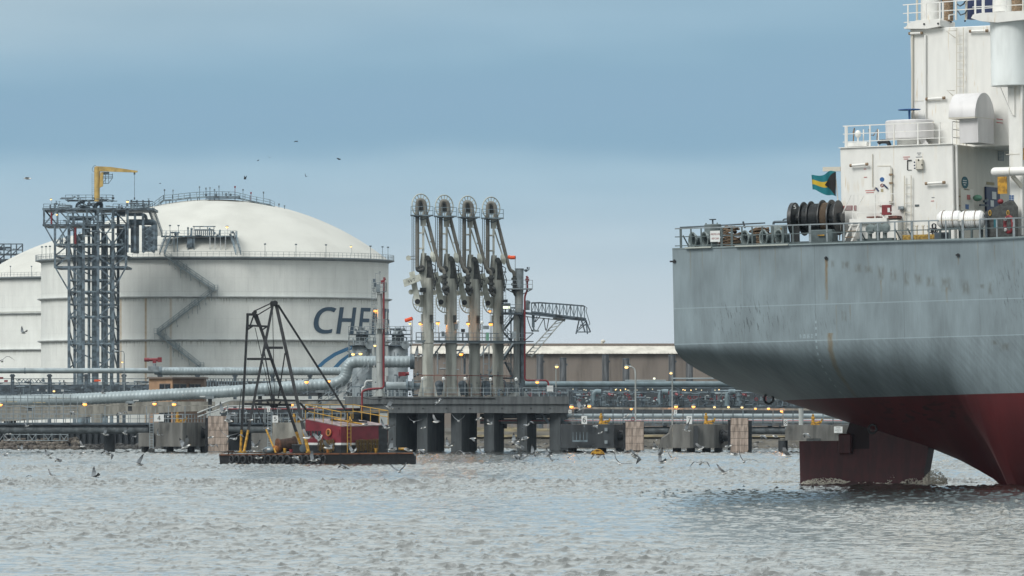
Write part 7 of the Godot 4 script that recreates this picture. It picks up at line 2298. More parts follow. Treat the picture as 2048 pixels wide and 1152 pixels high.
func funnel(ship_: Node3D) -> void:
	var z := 4.0
	var a := S(1820, 60, z)
	var x1 := S(2040, 45, z).x
	var top := 27.3
	var f := put("funnel_casing", Sh.new().box(Vector3((a.x + x1) / 2, (20.0 + top) / 2, 0), Vector3(x1 - a.x, top - 20.0, 8.0), Basis.IDENTITY, 0.05), M.ship_white, ship_)
	put("seam", Sh.new().bar(S(1822, 202, z + 0.01), S(1880, 201, z + 0.01), 0.03), M.ship_cream, f)
	put("drain_pipe", Sh.new().tube(S(1824.5, 66, z + 0.1), S(1824.5, 292, z + 0.1), 0.07, -1, 8), M.ship_cream, f)
	put("drain_pipe", Sh.new().tube(S(1850.5, 70, z + 0.1), S(1850.5, 292, z + 0.1), 0.08, -1, 8), M.ship_white, f)
	put("ladder", ladder_shape(S(1920, 290, z + 0.3), S(1920, 55, z + 0.3), Vector3.RIGHT, 0.42, 0.045, 0.5), M.ship_cream, f)
	for e in [[1913, 61, 1892, 62, 1911, 76], [1909, 181, 1894, 181, 1906, 191]]:
		put("ladder_guard", Sh.new().sweep(PackedVector3Array([S(e[0], e[1], z + 0.3), S(e[2], e[3], z + 0.7), S(e[4], e[5], z + 0.3)]), 0.03, 5), M.ship_cream, f)
	tube_light(f, S(1820, 67, z + 0.2), S(1842, 66, z + 0.2))
	tube_light(f, S(1855, 198, z + 0.2), S(1886, 196, z + 0.2))
	tube_light(f, S(1942, 62.5, z + 0.2), S(1972, 61.5, z + 0.2))
	# bulge and railing on top
	put("top_bulge", Sh.new().prism(poly_s([[1812, 58], [1822, 47], [1838, 41], [1880, 39], [1884, 41], [1884, 53], [1858, 58]], z), Vector3(0, 0, z - 2.5), Basis.IDENTITY, 2.9), M.ship_white, f)
	for e in [[1848, 48], [1876, 47], [1902, 44], [1930, 42]]:
		put("scupper", Sh.new().tube(S(e[0], e[1], z + 0.41), S(e[0], e[1], z + 0.46), 0.06, -1, 10), M.black_steel, f)
	var g := put("top_railing", Sh.new().bar(S(1806, 10, z + 0.3), S(1990, -4, z + 0.3), 0.06), M.ship_white, f)
	for k in [[1806, 27, 1990, 15], [1808, 45, 1884, 38], [1808, 55, 1815, 55]]:
		put("rail", Sh.new().bar(S(k[0], k[1], z + 0.3), S(k[2], k[3], z + 0.3), 0.05), M.ship_white, g)
	for e in [[1816, 58, 10], [1852, 52, 7], [1880, 53, 4], [1886, 40, 3], [1912, 40, 1], [1950, 36, -1], [1965, 36, -3]]:
		put("post", Sh.new().bar(S(e[0], e[1], z + 0.3), S(e[0], e[2], z + 0.3), 0.1 if e[0] in [1880, 1886] else 0.075), M.ship_white, g)
	put("exhaust_pipe", Sh.new().tube(S(1862, 48, z - 1.2), S(1862, -25, z - 1.2), 0.62, -1, 20), M.ship_white, f)
	put("exhaust_pipe", Sh.new().tube(S(1895, 42, z - 1.5), S(1895, -25, z - 1.5), 0.36, -1, 16), M.rust_pale, f)
	put("exhaust_pipe", Sh.new().tube(S(1834, 45, z - 1.0), S(1834, -25, z - 1.0), 0.07, -1, 8), M.ship_cream, f)
	for e in [[1912, 40, 1912, -5], [1932, 40, 1933, -5]]:
		put("frame", Sh.new().bar(S(e[0], e[1], z - 0.5), S(e[2], e[3], z - 0.5), 0.12), M.ship_cream, f)
	put("chain_guard", Sh.new().sweep(PackedVector3Array([S(1914, 8, z - 0.3), S(1920, 12, z - 0.3), S(1927, 8, z - 0.3), S(1933, -2, z - 0.3)]), 0.05, 5).sweep(PackedVector3Array([S(1914, 20, z - 0.3), S(1921, 30, z - 0.3), S(1930, 27, z - 0.3), S(1936, 17, z - 0.3)]), 0.05, 5), M.steel_dark, f)
	put("dark_unit", Sh.new().box(S(1964, 10, z - 1.5), Vector3(1.7, 1.7, 0.8)), M.navy, f)
	put("step_frame", Sh.new().bar(S(1898, 39, z), S(1898, 30, z), 0.07).bar(S(1898, 30, z), S(1914, 28, z), 0.07), M.ship_white, f)
	# the hood vent with its open underside
	var hz := 8.0
	var h0 := S(1950, 233, hz)
	var xs := S(1897, 234, hz).x
	var hood := Sh.new()
	var rz := 1.9
	var ry := 1.5
	var n := 20
	for i in n:
		var u := PI * i / n
		var v := PI * (i + 1) / n
		var p := Vector3(0, sin(u) * ry, cos(u) * rz)
		var q := Vector3(0, sin(v) * ry, cos(v) * rz)
		var cz := hz - rz
		hood.quads(Vector3(xs, h0.y, cz) + p, Vector3(h0.x, h0.y, cz) + p, Vector3(h0.x, h0.y, cz) + q, Vector3(xs, h0.y, cz) + q, p.normalized(), p.normalized(), q.normalized(), q.normalized())
		for x in [xs, h0.x]:
			hood.tri(Vector3(x, h0.y, cz), Vector3(x, h0.y, cz) + p, Vector3(x, h0.y, cz) + q, Vector3(-1 if x == xs else 1, 0, 0), Vector3(-1 if x == xs else 1, 0, 0), Vector3(-1 if x == xs else 1, 0, 0))
	var hv := put("hood_vent", hood, M.vent_white, ship_)
	put("rim", Sh.new().box(Vector3((xs + h0.x) / 2, h0.y - 0.04, hz - rz), Vector3(h0.x - xs, 0.1, rz * 2 - 0.02)), M.ship_cream, hv)
	put("trunk", Sh.new().box(Vector3((xs + h0.x) / 2 + 0.3, (h0.y + 20.06) / 2, hz - rz), Vector3((h0.x - xs) * 0.7, h0.y - 20.06 - 0.1, rz * 1.6)), M.vent_white, hv)
	for k in 2:
		put("stencil", Sh.new().box(Vector3(h0.x + 0.42, h0.y - 0.05 - 0.2 * k, hz - rz - 1.9), Vector3(0.02, 0.06, 1.9)), M.stencil_red, hv)
	# the tall post with its round housing, at the frame's edge
	var pz := 9.0
	var pa := S(2012, 60, pz)
	var col := put("crane_post", Sh.new().box(Vector3(pa.x + 1.6, (DECK + 27.0) / 2, pz - 1.6), Vector3(3.2, 27.0 - DECK, 3.2), Basis.IDENTITY, 0.1), M.ship_white, ship_)
	var cc := S(2021, 172, pz - 0.2)
	put("housing", Sh.new().lathe(PackedVector2Array([Vector2(0, 0), Vector2(1.12, 0), Vector2(1.14, 0.03), Vector2(1.14, 3.8)]), Vector3(cc.x, cc.y, pz - 0.2), 32), M.housing_white, col)
	put("bracket", Sh.new().prism(poly_s([[1994, 176], [2002, 175], [2024, 228], [2030, 232], [2030, 176]], pz + 0.02), Vector3(0, 0, pz + 0.02), Basis.IDENTITY, 0.12), M.ship_white, col)
	put("top_platform", Sh.new().prism(poly_s([[1942, 36], [1946, 29], [1960, 26], [2075, 20], [2075, 36], [1995, 45], [1960, 42]], pz + 1.2), Vector3(0, 0, pz - 3.0), Basis.IDENTITY, 4.2), M.ship_white, col)
	var gg := put("platform_railing", Sh.new().bar(S(1945, 14, pz + 1.1), S(2075, 8, pz + 1.1), 0.05), M.ship_white, col)
	for e in [1951, 1968, 2012, 2046]:
		put("post", Sh.new().bar(S(e, 28, pz + 1.1), S(e, -8, pz + 1.1), 0.07), M.ship_white, gg)
	put("post_top", Sh.new().tube(S(2006, 24, pz - 0.6), S(2006, -25, pz - 0.6), 0.62, -1, 18), M.ship_white, col)
	put("post_top", Sh.new().tube(S(2031, 22, pz - 0.8), S(2031, -25, pz - 0.8), 0.4, -1, 18), M.rust_pale, col)
	put("seam", Sh.new().bar(S(2012, 309, pz + 0.01), S(2040, 308, pz + 0.01), 0.03), M.ship_cream, col)
	put("side_pipe", Sh.new().tube(S(2043.5, 60, pz + 0.12), S(2043.5, 470, pz + 0.12), 0.09, -1, 8), M.ship_white, col)
	put("boom_pipe", Sh.new().sweep(arc([S(1990, 343.5, pz + 1.0), S(2090, 341, pz + 1.0)], 0.2), 0.26, 16).ball(S(1990, 343.5, pz + 1.0), Vector3.ONE * 0.26, 14), M.ship_white, col)
	put("strap", Sh.new().ring(S(2021, 343, pz + 1.0), 0.275, 0.03, Basis(Vector3(0, 1, 0), Vector3(1, 0, 0), Vector3(0, 0, -1)), 18, 5), M.ship_cream, col)
	put("strut", Sh.new().bar(S(2025, 352, pz + 0.8), S(2043, 373, pz + 0.3), 0.2), M.ship_cream, col)
	put("warning_board", plate(S(1996, 388, pz - 1.0), S(2014, 353, pz - 1.0), 0.04, Vector3(0, 0, 1)), M.yellow, col)
	put("warning_board", plate(S(2043, 320, pz + 0.02), S(2056, 296, pz + 0.02), 0.04, Vector3(0, 0, 1)), M.yellow, col)
	for k in 3:
		put("notice", plate(S(2018.5, 393.5 + 4.2 * k, pz + 0.01), S(2022.5, 390.5 + 4.2 * k, pz + 0.01), 0.02, Vector3(0, 0, 1)), M.blue_paint, col)
		put("notice", plate(S(2023.5, 393.5 + 4.2 * k, pz + 0.01), S(2027.5, 390.5 + 4.2 * k, pz + 0.01), 0.02, Vector3(0, 0, 1)), M.blue_paint, col)

func poly_s(pts: Array, z: float) -> PackedVector2Array:
	var out := PackedVector2Array()
	for e in pts:
		var p := S(e[0], e[1], z)
		out.append(Vector2(p.x, p.y))
	return out

# what stands and lies about on the after deck
func ship_gear() -> void:
	var z := 11.2
	var aim := Basis(Vector3.UP, deg_to_rad(-4.0))   # the mouths look aft and outboard
	var said := {1385: "aftmost grey bell-mouth fairlead at the stern corner", 1409: "second bell-mouth fairlead, left of the white notice board", 1490: "third bell-mouth fairlead, right of the big rope heap", 1527: "fourth bell-mouth fairlead, middle of the right three", 1558: "fifth bell-mouth fairlead, nearest the black winch"}
	for e in said:
		var c := S(e, 477.5 - (e - 1385) * 0.02, z + 0.3)
		c.y = DECK + 0.47
		var t := thing("fairlead", said[e], "fairlead", Vector3(c.x, DECK, c.z), "bell-mouth fairleads")
		var bs := aim * Basis(Vector3(1, 0, 0) * 0.62, Vector3(0, 0, 1), Vector3(0, -1, 0) * 1.2)
		put("bell_mouth", Sh.new().lathe(PackedVector2Array([Vector2(0.22, -0.42), Vector2(0.26, -0.12), Vector2(0.32, 0.03), Vector2(0.37, 0.08), Vector2(0.43, 0.06), Vector2(0.44, -0.03), Vector2(0.36, -0.14), Vector2(0.32, -0.42)]), c, 24, bs, 0, TAU, true), M.fairlead_grey, t)
		put("throat", Sh.new().lathe(PackedVector2Array([Vector2(0.0, -0.41), Vector2(0.31, -0.41)]), c, 20, bs), M.ship_deck_grey, t)
		put("body", Sh.new().box(c + aim * Vector3(0.15, -0.1, -0.62), Vector3(0.4, 0.62, 0.5), aim, 0.03), M.ship_rail, t)
		put("foot", Sh.new().box(Vector3(c.x, DECK + 0.05, c.z), Vector3(0.52, 0.1, 0.5), aim), M.fairlead_grey, t)
	for e in [[1371, 1423, "pale sill plate under the aftmost pair of fairleads"], [1471, 1577, "long pale sill plate under the right three fairleads"]]:
		var a := S(e[0], 494, 12.1)
		var b := S(e[1], 492, 12.1)
		solo("sill_plate", Sh.new().bar(Vector3(a.x, DECK + 0.02, 12.05), Vector3(b.x, DECK + 0.02, 12.05), 0.35, 0.09), M.fairlead_pale, e[2], "sill plate")
	var c := S(1426, 470, 9.5)
	c.y = DECK
	var mv := thing("deck_vent", "grey mushroom vent with a small hand wheel at the ship's stern", "vent", c)
	put("stem", Sh.new().lathe(PackedVector2Array([Vector2(0.3, 0), Vector2(0.3, 0.95)]), c, 18), M.ship_rail, mv)
	put("cap", Sh.new().lathe(PackedVector2Array([Vector2(0.3, 0.82), Vector2(0.52, 0.84), Vector2(0.52, 1.44), Vector2(0.49, 1.48), Vector2(0, 1.5)]), c, 24), M.vent_grey, mv)
	put("hand_wheel", Sh.new().lathe(PackedVector2Array([Vector2(0.2, 1.74), Vector2(0.22, 1.77), Vector2(0.2, 1.8), Vector2(0, 1.81)]), c, 18).tube(c + Vector3(0, 1.45, 0), c + Vector3(0, 1.76, 0), 0.05, -1, 6), M.steel_dark, mv)
	for s in [-0.36, 0.36]:
		put("lug", Sh.new().ball(c + Vector3(s, 1.5, 0.2), Vector3(0.05, 0.09, 0.03), 6), M.vent_grey, mv)
	var nb := thing("notice_board", "white notice board with red letters hung on the ship's stern rail", "sign", S(1430.5, 483, 11.9))
	put("board", Sh.new().box((S(1420.5, 483, 11.95) + S(1440, 462, 11.95)) / 2, Vector3(0.62, 0.66, 0.03)), M.sign_white, nb)
	words(nb, "lettering", "PROPELLER", S(1430.5, 468.3, 11.975), Basis.IDENTITY.scaled(Vector3(1, 1, 0.002)), 0.105, M.print_red, 0.2, 0.78)
	words(nb, "lettering", "KEEP CLEAR", S(1430.5, 477, 11.975), Basis.IDENTITY.scaled(Vector3(1, 1, 0.002)), 0.10, M.print_red, 0.2, 0.62)
	# mooring ropes
	for e in [[1463, 484, 0.72, 1.35, 9.8, "big heap of tan mooring rope at the ship's stern rail"], [1520, 482, 0.85, 1.3, 9.2, "flatter heap of tan mooring rope behind the middle fairleads"]]:
		var o := S(e[0], e[1], e[4])
		o.y = DECK
		var t := thing("rope_heap", e[5], "rope", o, "heaps of mooring rope")
		var r := RandomNumberGenerator.new()
		r.seed = int(e[0])
		for k in 26:
			var lift := pow(r.randf(), 1.2)
			var big := e[2] * (1.0 - 0.62 * lift) as float
			var pts := PackedVector3Array()
			var ph := r.randf() * TAU
			for i in 22:
				var u := TAU * i / 22.0
				pts.append(o + Vector3(cos(u) * big * (1.0 + 0.1 * sin(3.0 * u + ph)) + r.randf_range(-0.02, 0.02), 0.05 + lift * e[3] * 0.9 + 0.06 * sin(2.0 * u + ph * 2.0), sin(u) * big * 0.9) + Vector3(0.16 * sin(ph), 0, 0.12 * cos(ph)))
			put("coil", Sh.new().sweep(pts, 0.05, 6, true), M.rope_tan if k % 3 else M.rope_brown, t)
	# the winch
	var wz := 9.3
	var w := thing("mooring_winch", "black mooring winch with tall flanged drums, numeral 5 on its end, aft of the deckhouse", "winch", Vector3(S(1630, 480, wz).x, DECK, wz))
	var wy := S(1630, 437, wz).y
	var ax := Basis(Vector3(0, 1, 0), Vector3(1, 0, 0), Vector3(0, 0, -1))
	for e in [[1588, 1.0, 0.24], [1608, 1.02, 0.07], [1623, 1.05, 0.07], [1646, 1.1, 0.09], [1664, 1.1, 0.09], [1677, 1.05, 0.09]]:
		var p := Vector3(S(e[0], 437, wz).x, wy, wz)
		put("flange", Sh.new().lathe(PackedVector2Array([Vector2(0, -e[2] / 2), Vector2(e[1] - 0.03, -e[2] / 2), Vector2(e[1], -e[2] / 2 + 0.02), Vector2(e[1], e[2] / 2), Vector2(0, e[2] / 2)]), p, 32, ax), M.winch_black, w)
	var xa := S(1584, 437, wz).x
	put("shaft", Sh.new().tube(Vector3(xa, wy, wz), Vector3(S(1684, 437, wz).x, wy, wz), 0.3, -1, 18), M.winch_black, w)
	for e in [[1610, 1621, 0.78, "winch_black"], [1625, 1644, 0.86, "winch_black"], [1648, 1662, 0.9, "rope_brown"], [1666, 1676, 0.8, "winch_black"]]:
		var l := S(e[0], 437, wz).x
		var r2 := S(e[1], 437, wz).x
		var rope := Sh.new()
		var k := 0
		while l + k * 0.075 < r2:
			rope.ring(Vector3(l + k * 0.075 + 0.03, wy, wz), e[2], 0.04, ax, 28, 5)
			k += 1
		put("rope_turns", rope, M[e[3]], w)
	put("gear_case", Sh.new().box(Vector3(S(1655, 470, wz).x, DECK + 0.45, wz + 0.7), Vector3(1.5, 0.9, 1.0), Basis.IDENTITY, 0.06), M.ship_rail, w)
	put("bed", Sh.new().box(Vector3(S(1632, 480, wz).x, DECK + 0.12, wz), Vector3(3.1, 0.24, 2.0)), M.ship_rail, w)
	put("yellow_bar", Sh.new().box(S(1642, 470.5, wz + 1.3), Vector3(0.42, 0.07, 0.06)), M.yellow, w)
	for e in [1590, 1650]:
		put("bearing", Sh.new().box(Vector3(S(e, 460, wz).x, (DECK + wy) / 2, wz), Vector3(0.2, wy - DECK, 1.1)), M.winch_black, w)
	words(w, "numeral", "5", Vector3(xa - 0.02, wy + 0.45, wz + 0.45), Basis(Vector3(0, 0, 1), Vector3.UP, Vector3(-1, 0, 0)).scaled(Vector3(1, 1, 0.002)), 0.3, M.sign_white)
	words(w, "numeral", "5", Vector3(S(1587, 415, wz + 1.02).x, S(1587, 415, wz).y, wz + 0.78), Basis.IDENTITY.scaled(Vector3(1, 1, 0.002)), 0.24, M.sign_white)
	put("brake_pipe", Sh.new().sweep(arc([S(1547, 449, 10.0), S(1547, 444, 10.0), S(1582, 443, 10.0)], 0.12), 0.075, 8).sweep(arc([S(1565, 443, 10.0), S(1568, 438, 10.0), S(1582, 438, 10.0)], 0.1), 0.05, 6), M.steel_dark, w)
	solo("inner_rail", Sh.new().bar(S(1360, 455, 5.0), S(1530, 446, 5.0), 0.08).bar(S(1486, 443, 5.0), S(1490, 456, 5.0), 0.09), M.steel_dark, "dark sloping handrail beyond the rope heaps on the stern deck", "handrail")
	var bo := thing("deck_cabinet", "grey cabinet with a brass fitting behind the right fairleads", "cabinet", Vector3(S(1558, 470, 8.8).x, DECK, 8.8))
	put("body", Sh.new().box(Vector3(S(1558, 465, 8.8).x, DECK + 0.65, 8.8), Vector3(0.85, 1.3, 0.7), Basis.IDENTITY, 0.04), M.fairlead_grey, bo)
	put("brass_fitting", Sh.new().tube(S(1564, 463, 9.3), S(1564, 456, 9.3), 0.1, -1, 8), M.yellow, bo)
	# ensign
	var fl := thing("ensign", "teal, gold and black flag streaming left from a short staff aft of the deckhouse", "flag", S(1675, 402, 7.6))
	put("staff", Sh.new().tube(S(1676, 404, 7.6), S(1670.5, 346, 7.6), 0.045, 0.035, 6), M.ship_white, fl)
	var cols := 18
	for band in [[0.0, 0.37, "teal"], [0.37, 0.63, "flag_gold"], [0.63, 1.0, "teal"]]:
		var s := Sh.new()
		for i in cols:
			var q := []
			for e in [i, i + 1]:
				for v in [band[0], band[1]]:
					q.append(flag_point(e / float(cols), v))
			s.quads(q[0], q[2], q[3], q[1], flag_normal(i / float(cols)), flag_normal((i + 1) / float(cols)), flag_normal((i + 1) / float(cols)), flag_normal(i / float(cols)))
		put("stripe", s, M[band[2]], fl)
	var tri := Sh.new()
	for i in 9:
		var u0 := i / 18.0
		var u1 := (i + 1) / 18.0
		var q := []
		for e in [[u0, i / 9.0], [u1, (i + 1) / 9.0]]:
			for v in [0.5 * e[1], 1.0 - 0.5 * e[1]]:
				q.append(flag_point(e[0], v) + Vector3(0, 0, 0.04))
		tri.quads(q[0], q[2], q[3], q[1], flag_normal(u0), flag_normal(u1), flag_normal(u1), flag_normal(u0))
	put("hoist_triangle", tri, M.flag_black, fl)
	# life rafts in their cradles
	for e in [[1900, "left white canister life raft with ribbed shell on the deck edge"], [1944, "right white canister life raft, against the dark davit"]]:
		var rc := S(e[0], 439, 10.6)
		var rf := thing("life_raft", e[1], "life raft", Vector3(rc.x, rc.y - 0.56, rc.z), "white life rafts")
		var prof := PackedVector2Array([Vector2(0, -0.78), Vector2(0.34, -0.74), Vector2(0.47, -0.6)])
		for k in 6:
			var yy := -0.5 + 0.15 * k
			prof.append_array([Vector2(0.53, yy), Vector2(0.53, yy + 0.09), Vector2(0.50, yy + 0.10), Vector2(0.50, yy + 0.14)])
		prof.append_array([Vector2(0.53, 0.46), Vector2(0.5, 0.62), Vector2(0.36, 0.75), Vector2(0, 0.79)])
		put("canister", Sh.new().lathe(prof, rc, 28, ax), M.raft_white, rf)
		put("seam", Sh.new().bar(rc + Vector3(-0.7, -0.05, 0.52), rc + Vector3(0.7, -0.05, 0.52), 0.04, 0.06), M.ship_cream, rf)
		for k in [-0.35, 0.3]:
			put("strap", Sh.new().ring(rc + Vector3(k, 0, 0), 0.55, 0.02, ax, 24, 4), M.rust_pale, rf)
		put("cradle", Sh.new().bar(rc + Vector3(-0.75, -0.6, 0.3), rc + Vector3(0.75, -0.55, 0.3), 0.12).bar(rc + Vector3(-0.5, -0.6, 0.4), Vector3(rc.x - 0.5, DECK, rc.z + 0.4), 0.12).bar(rc + Vector3(0.1, -0.6, 0.4), Vector3(rc.x + 0.1, DECK, rc.z + 0.4), 0.12).bar(rc + Vector3(0.5, -0.6, -0.3), Vector3(rc.x + 0.5, DECK, rc.z - 0.3), 0.12), M.ship_rail, rf)
	var dv := thing("davit", "dark grey angular davit housing right of the life rafts", "davit", Vector3(S(1998, 470, 10.4).x, DECK, 10.4))
	put("housing", Sh.new().prism(poly_s([[1966, 426], [2019, 400], [2028, 413], [2028, 478], [1972, 480], [1972, 440]], 10.4), Vector3(0, 0, 9.6), Basis.IDENTITY, 0.8), M.davit_grey, dv)
	put("front_plate", Sh.new().bar(S(1965, 428, 10.6), S(1973, 434, 10.6), 0.08).bar(S(1973, 434, 10.6), S(1973, 478, 10.6), 0.12), M.steel_dark, dv)
	for e in [[1980, 426], [2016, 426]]:
		put("yellow_eye", Sh.new().ring(S(e[0], e[1], 10.45), 0.1, 0.03, Basis(Vector3(0.7, 0, 0), Vector3(0, 0, 1), Vector3(0, -1.5, 0)), 14, 5), M.yellow_rail, dv)
	put("red_valve", Sh.new().ball(S(2001, 403, 10.3), Vector3(0.2, 0.16, 0.16), 8).tube(S(2004, 408, 10.3), S(2014, 414, 10.3), 0.06), M.signal_red, dv)
	put("green_panel", Sh.new().box(S(1991, 447, 10.43), Vector3(0.2, 0.5, 0.05)), M.teal_dark, dv)
	var lb := thing("lifebuoy", "red lifebuoy hung on the ship's rail at the right frame edge", "lifebuoy", S(2018, 468, 11.6))
	put("ring", Sh.new().ring(S(2018, 449, 11.6), 0.36, 0.11, Basis(Vector3(0.85, 0, 0.5), Vector3(-0.5, 0, 0.85), Vector3(0, -1.3, 0)), 24, 8), M.signal_red, lb)
	for k in 4:
		var u := PI / 4 + PI / 2 * k
		put("white_band", Sh.new().ball(S(2018, 449, 11.62) + Vector3(cos(u) * 0.3, sin(u) * 0.44, 0.02), Vector3(0.11, 0.11, 0.12), 8), M.sign_white, lb)
	# machinery by the rail
	var mg := thing("deck_motors", "row of three round grey motors on a bed under the door platform", "machinery", Vector3(S(1757, 486, 11.0).x, DECK, 11.0))
	put("bed", Sh.new().box(Vector3(S(1754, 483, 11.0).x, DECK + 0.12, 11.0), Vector3(2.2, 0.24, 0.9)), M.ship_rail, mg)
	for e in [[1741, 458, 0.3], [1757, 456, 0.29], [1771, 456, 0.3]]:
		put("motor", Sh.new().tube(S(e[0], e[1], 10.7), S(e[0], e[1], 11.35), e[2], -1, 18).tube(S(e[0], e[1], 11.35), S(e[0], e[1], 11.42), 0.18, -1, 12), M.fairlead_grey, mg)
		put("foot", Sh.new().tube(S(e[0] - 1, e[1] + 8, 11.0), Vector3(S(e[0] - 1, 480, 11.0).x, DECK + 0.2, 11.0), 0.14, -1, 10), M.fairlead_grey, mg)
	var yb := thing("yellow_coaming", "low yellow coaming below the ladder, with a row of white vent pipes", "coaming", Vector3(S(1842, 480, 10.0).x, DECK, 10.0))
	put("coaming", Sh.new().box(Vector3(S(1842, 480, 10.0).x, DECK + 0.2, 10.0), Vector3(2.05, 0.42, 0.8)), M.yellow_worn, yb)
	for e in [1824, 1833.5, 1846, 1856.5]:
		put("vent_pipe", Sh.new().tube(S(e, 474, 9.9), S(e, 452, 9.9), 0.06, -1, 8).tube(S(e - 2.3, 451.5, 9.9), S(e + 2.3, 451.5, 9.9), 0.06, -1, 8), M.ship_cream, yb)
	var vt := thing("valve_stand", "cluster of dark hand-wheel valves left of the life rafts", "valves", Vector3(S(1868, 480, 10.2).x, DECK, 10.2))
	for e in [[1860, 461], [1868, 452], [1871, 461], [1866, 462]]:
		put("hand_wheel", Sh.new().ring(S(e[0], e[1], 10.3), 0.13, 0.035, Basis(Vector3(1, 0, 0), Vector3(0, 0, 1), Vector3(0, -1, 0)), 14, 5), M.black_steel, vt)
	for e in [1865, 1871]:
		put("stem", Sh.new().tube(Vector3(S(e, 480, 10.2).x, DECK, 10.2), S(e, 449, 10.2), 0.055, -1, 7), M.galvanised, vt)
	put("box", Sh.new().box(Vector3(S(1884, 478, 10.2).x, DECK + 0.25, 10.2), Vector3(0.75, 0.5, 0.6)), M.steel_dark, vt)
	T = Transform3D.IDENTITY
	wake()

func flag_point(u: float, v: float) -> Vector3:
	var hoist := S(1670.8, 350, 7.6).lerp(S(1674.5, 389, 7.6), v)
	var fly := S(1622, 362, 7.6).lerp(S(1628, 372, 7.6), v)
	var mid := hoist.lerp(fly, u)
	var droop := sin(u * PI) * 0.05 + 0.09 * sin(u * 7.5 + v * 1.2)
	# the fly end is gathered by the wind
	var wide := lerpf(1.0, 0.78, u)
	var c := S(1672.6, 369.5, 7.6).lerp(S(1624, 368, 7.6), u)
	return Vector3(c.x, lerpf(c.y, mid.y, 0.35) - (v - 0.5) * 1.15 * wide * (1.0 - 0.25 * u) + (u * 0.2 if v < 0.5 else -u * 0.05) * 0.3 + droop, 7.6 + 0.16 * sin(u * 9.0 + v))

func flag_normal(u: float) -> Vector3:
	return Vector3(-1.2 * cos(u * 9.0) * 0.5, 0.1, 1.0).normalized()

# broken water round the rudder
func wake() -> void:
	var r := RandomNumberGenerator.new()
	r.seed = 91
	var s := Sh.new()
	s.tint = true
	var n := 0
	for e in [[1540, 1600, 430.5, 0.22, 150], [1604, 1700, 427.5, 0.42, 420], [1700, 1790, 427.5, 0.16, 170], [1775, 1800, 428.0, 0.62, 110], [1800, 1858, 426.5, 0.40, 260], [1846, 1894, 426.0, 0.95, 620], [1885, 1960, 430.0, 0.16, 140], [1870, 1900, 640.0, 0.3, 40]]:
		for i in e[4] * 2:
			var u := r.randf()
			var px := lerpf(e[0], e[1], u)
			var hump := sin(PI * clampf(u, 0.04, 0.96))
			var y: float = pow(r.randf(), 1.6) * e[3] * (0.35 + 0.65 * hump)
			var d: float = e[2] + r.randf_range(-1.0, 1.0)
			var rad: float = r.randf_range(0.014, 0.055) * (1.0 - 0.5 * y / e[3])
			s.col = Color(0.80, 0.77, 0.68) * r.randf_range(0.78, 1.0)
			s.col.a = 1.0
			s.ball(G(px, d, y), Vector3(rad * r.randf_range(1.0, 1.8), rad * r.randf_range(0.6, 1.0), rad), 6, Basis(Vector3(0, 0, 1), r.randf_range(-0.7, 0.7)))
			n += 1
	struct("wake_foam", s, M.foam_tint, "stuff")

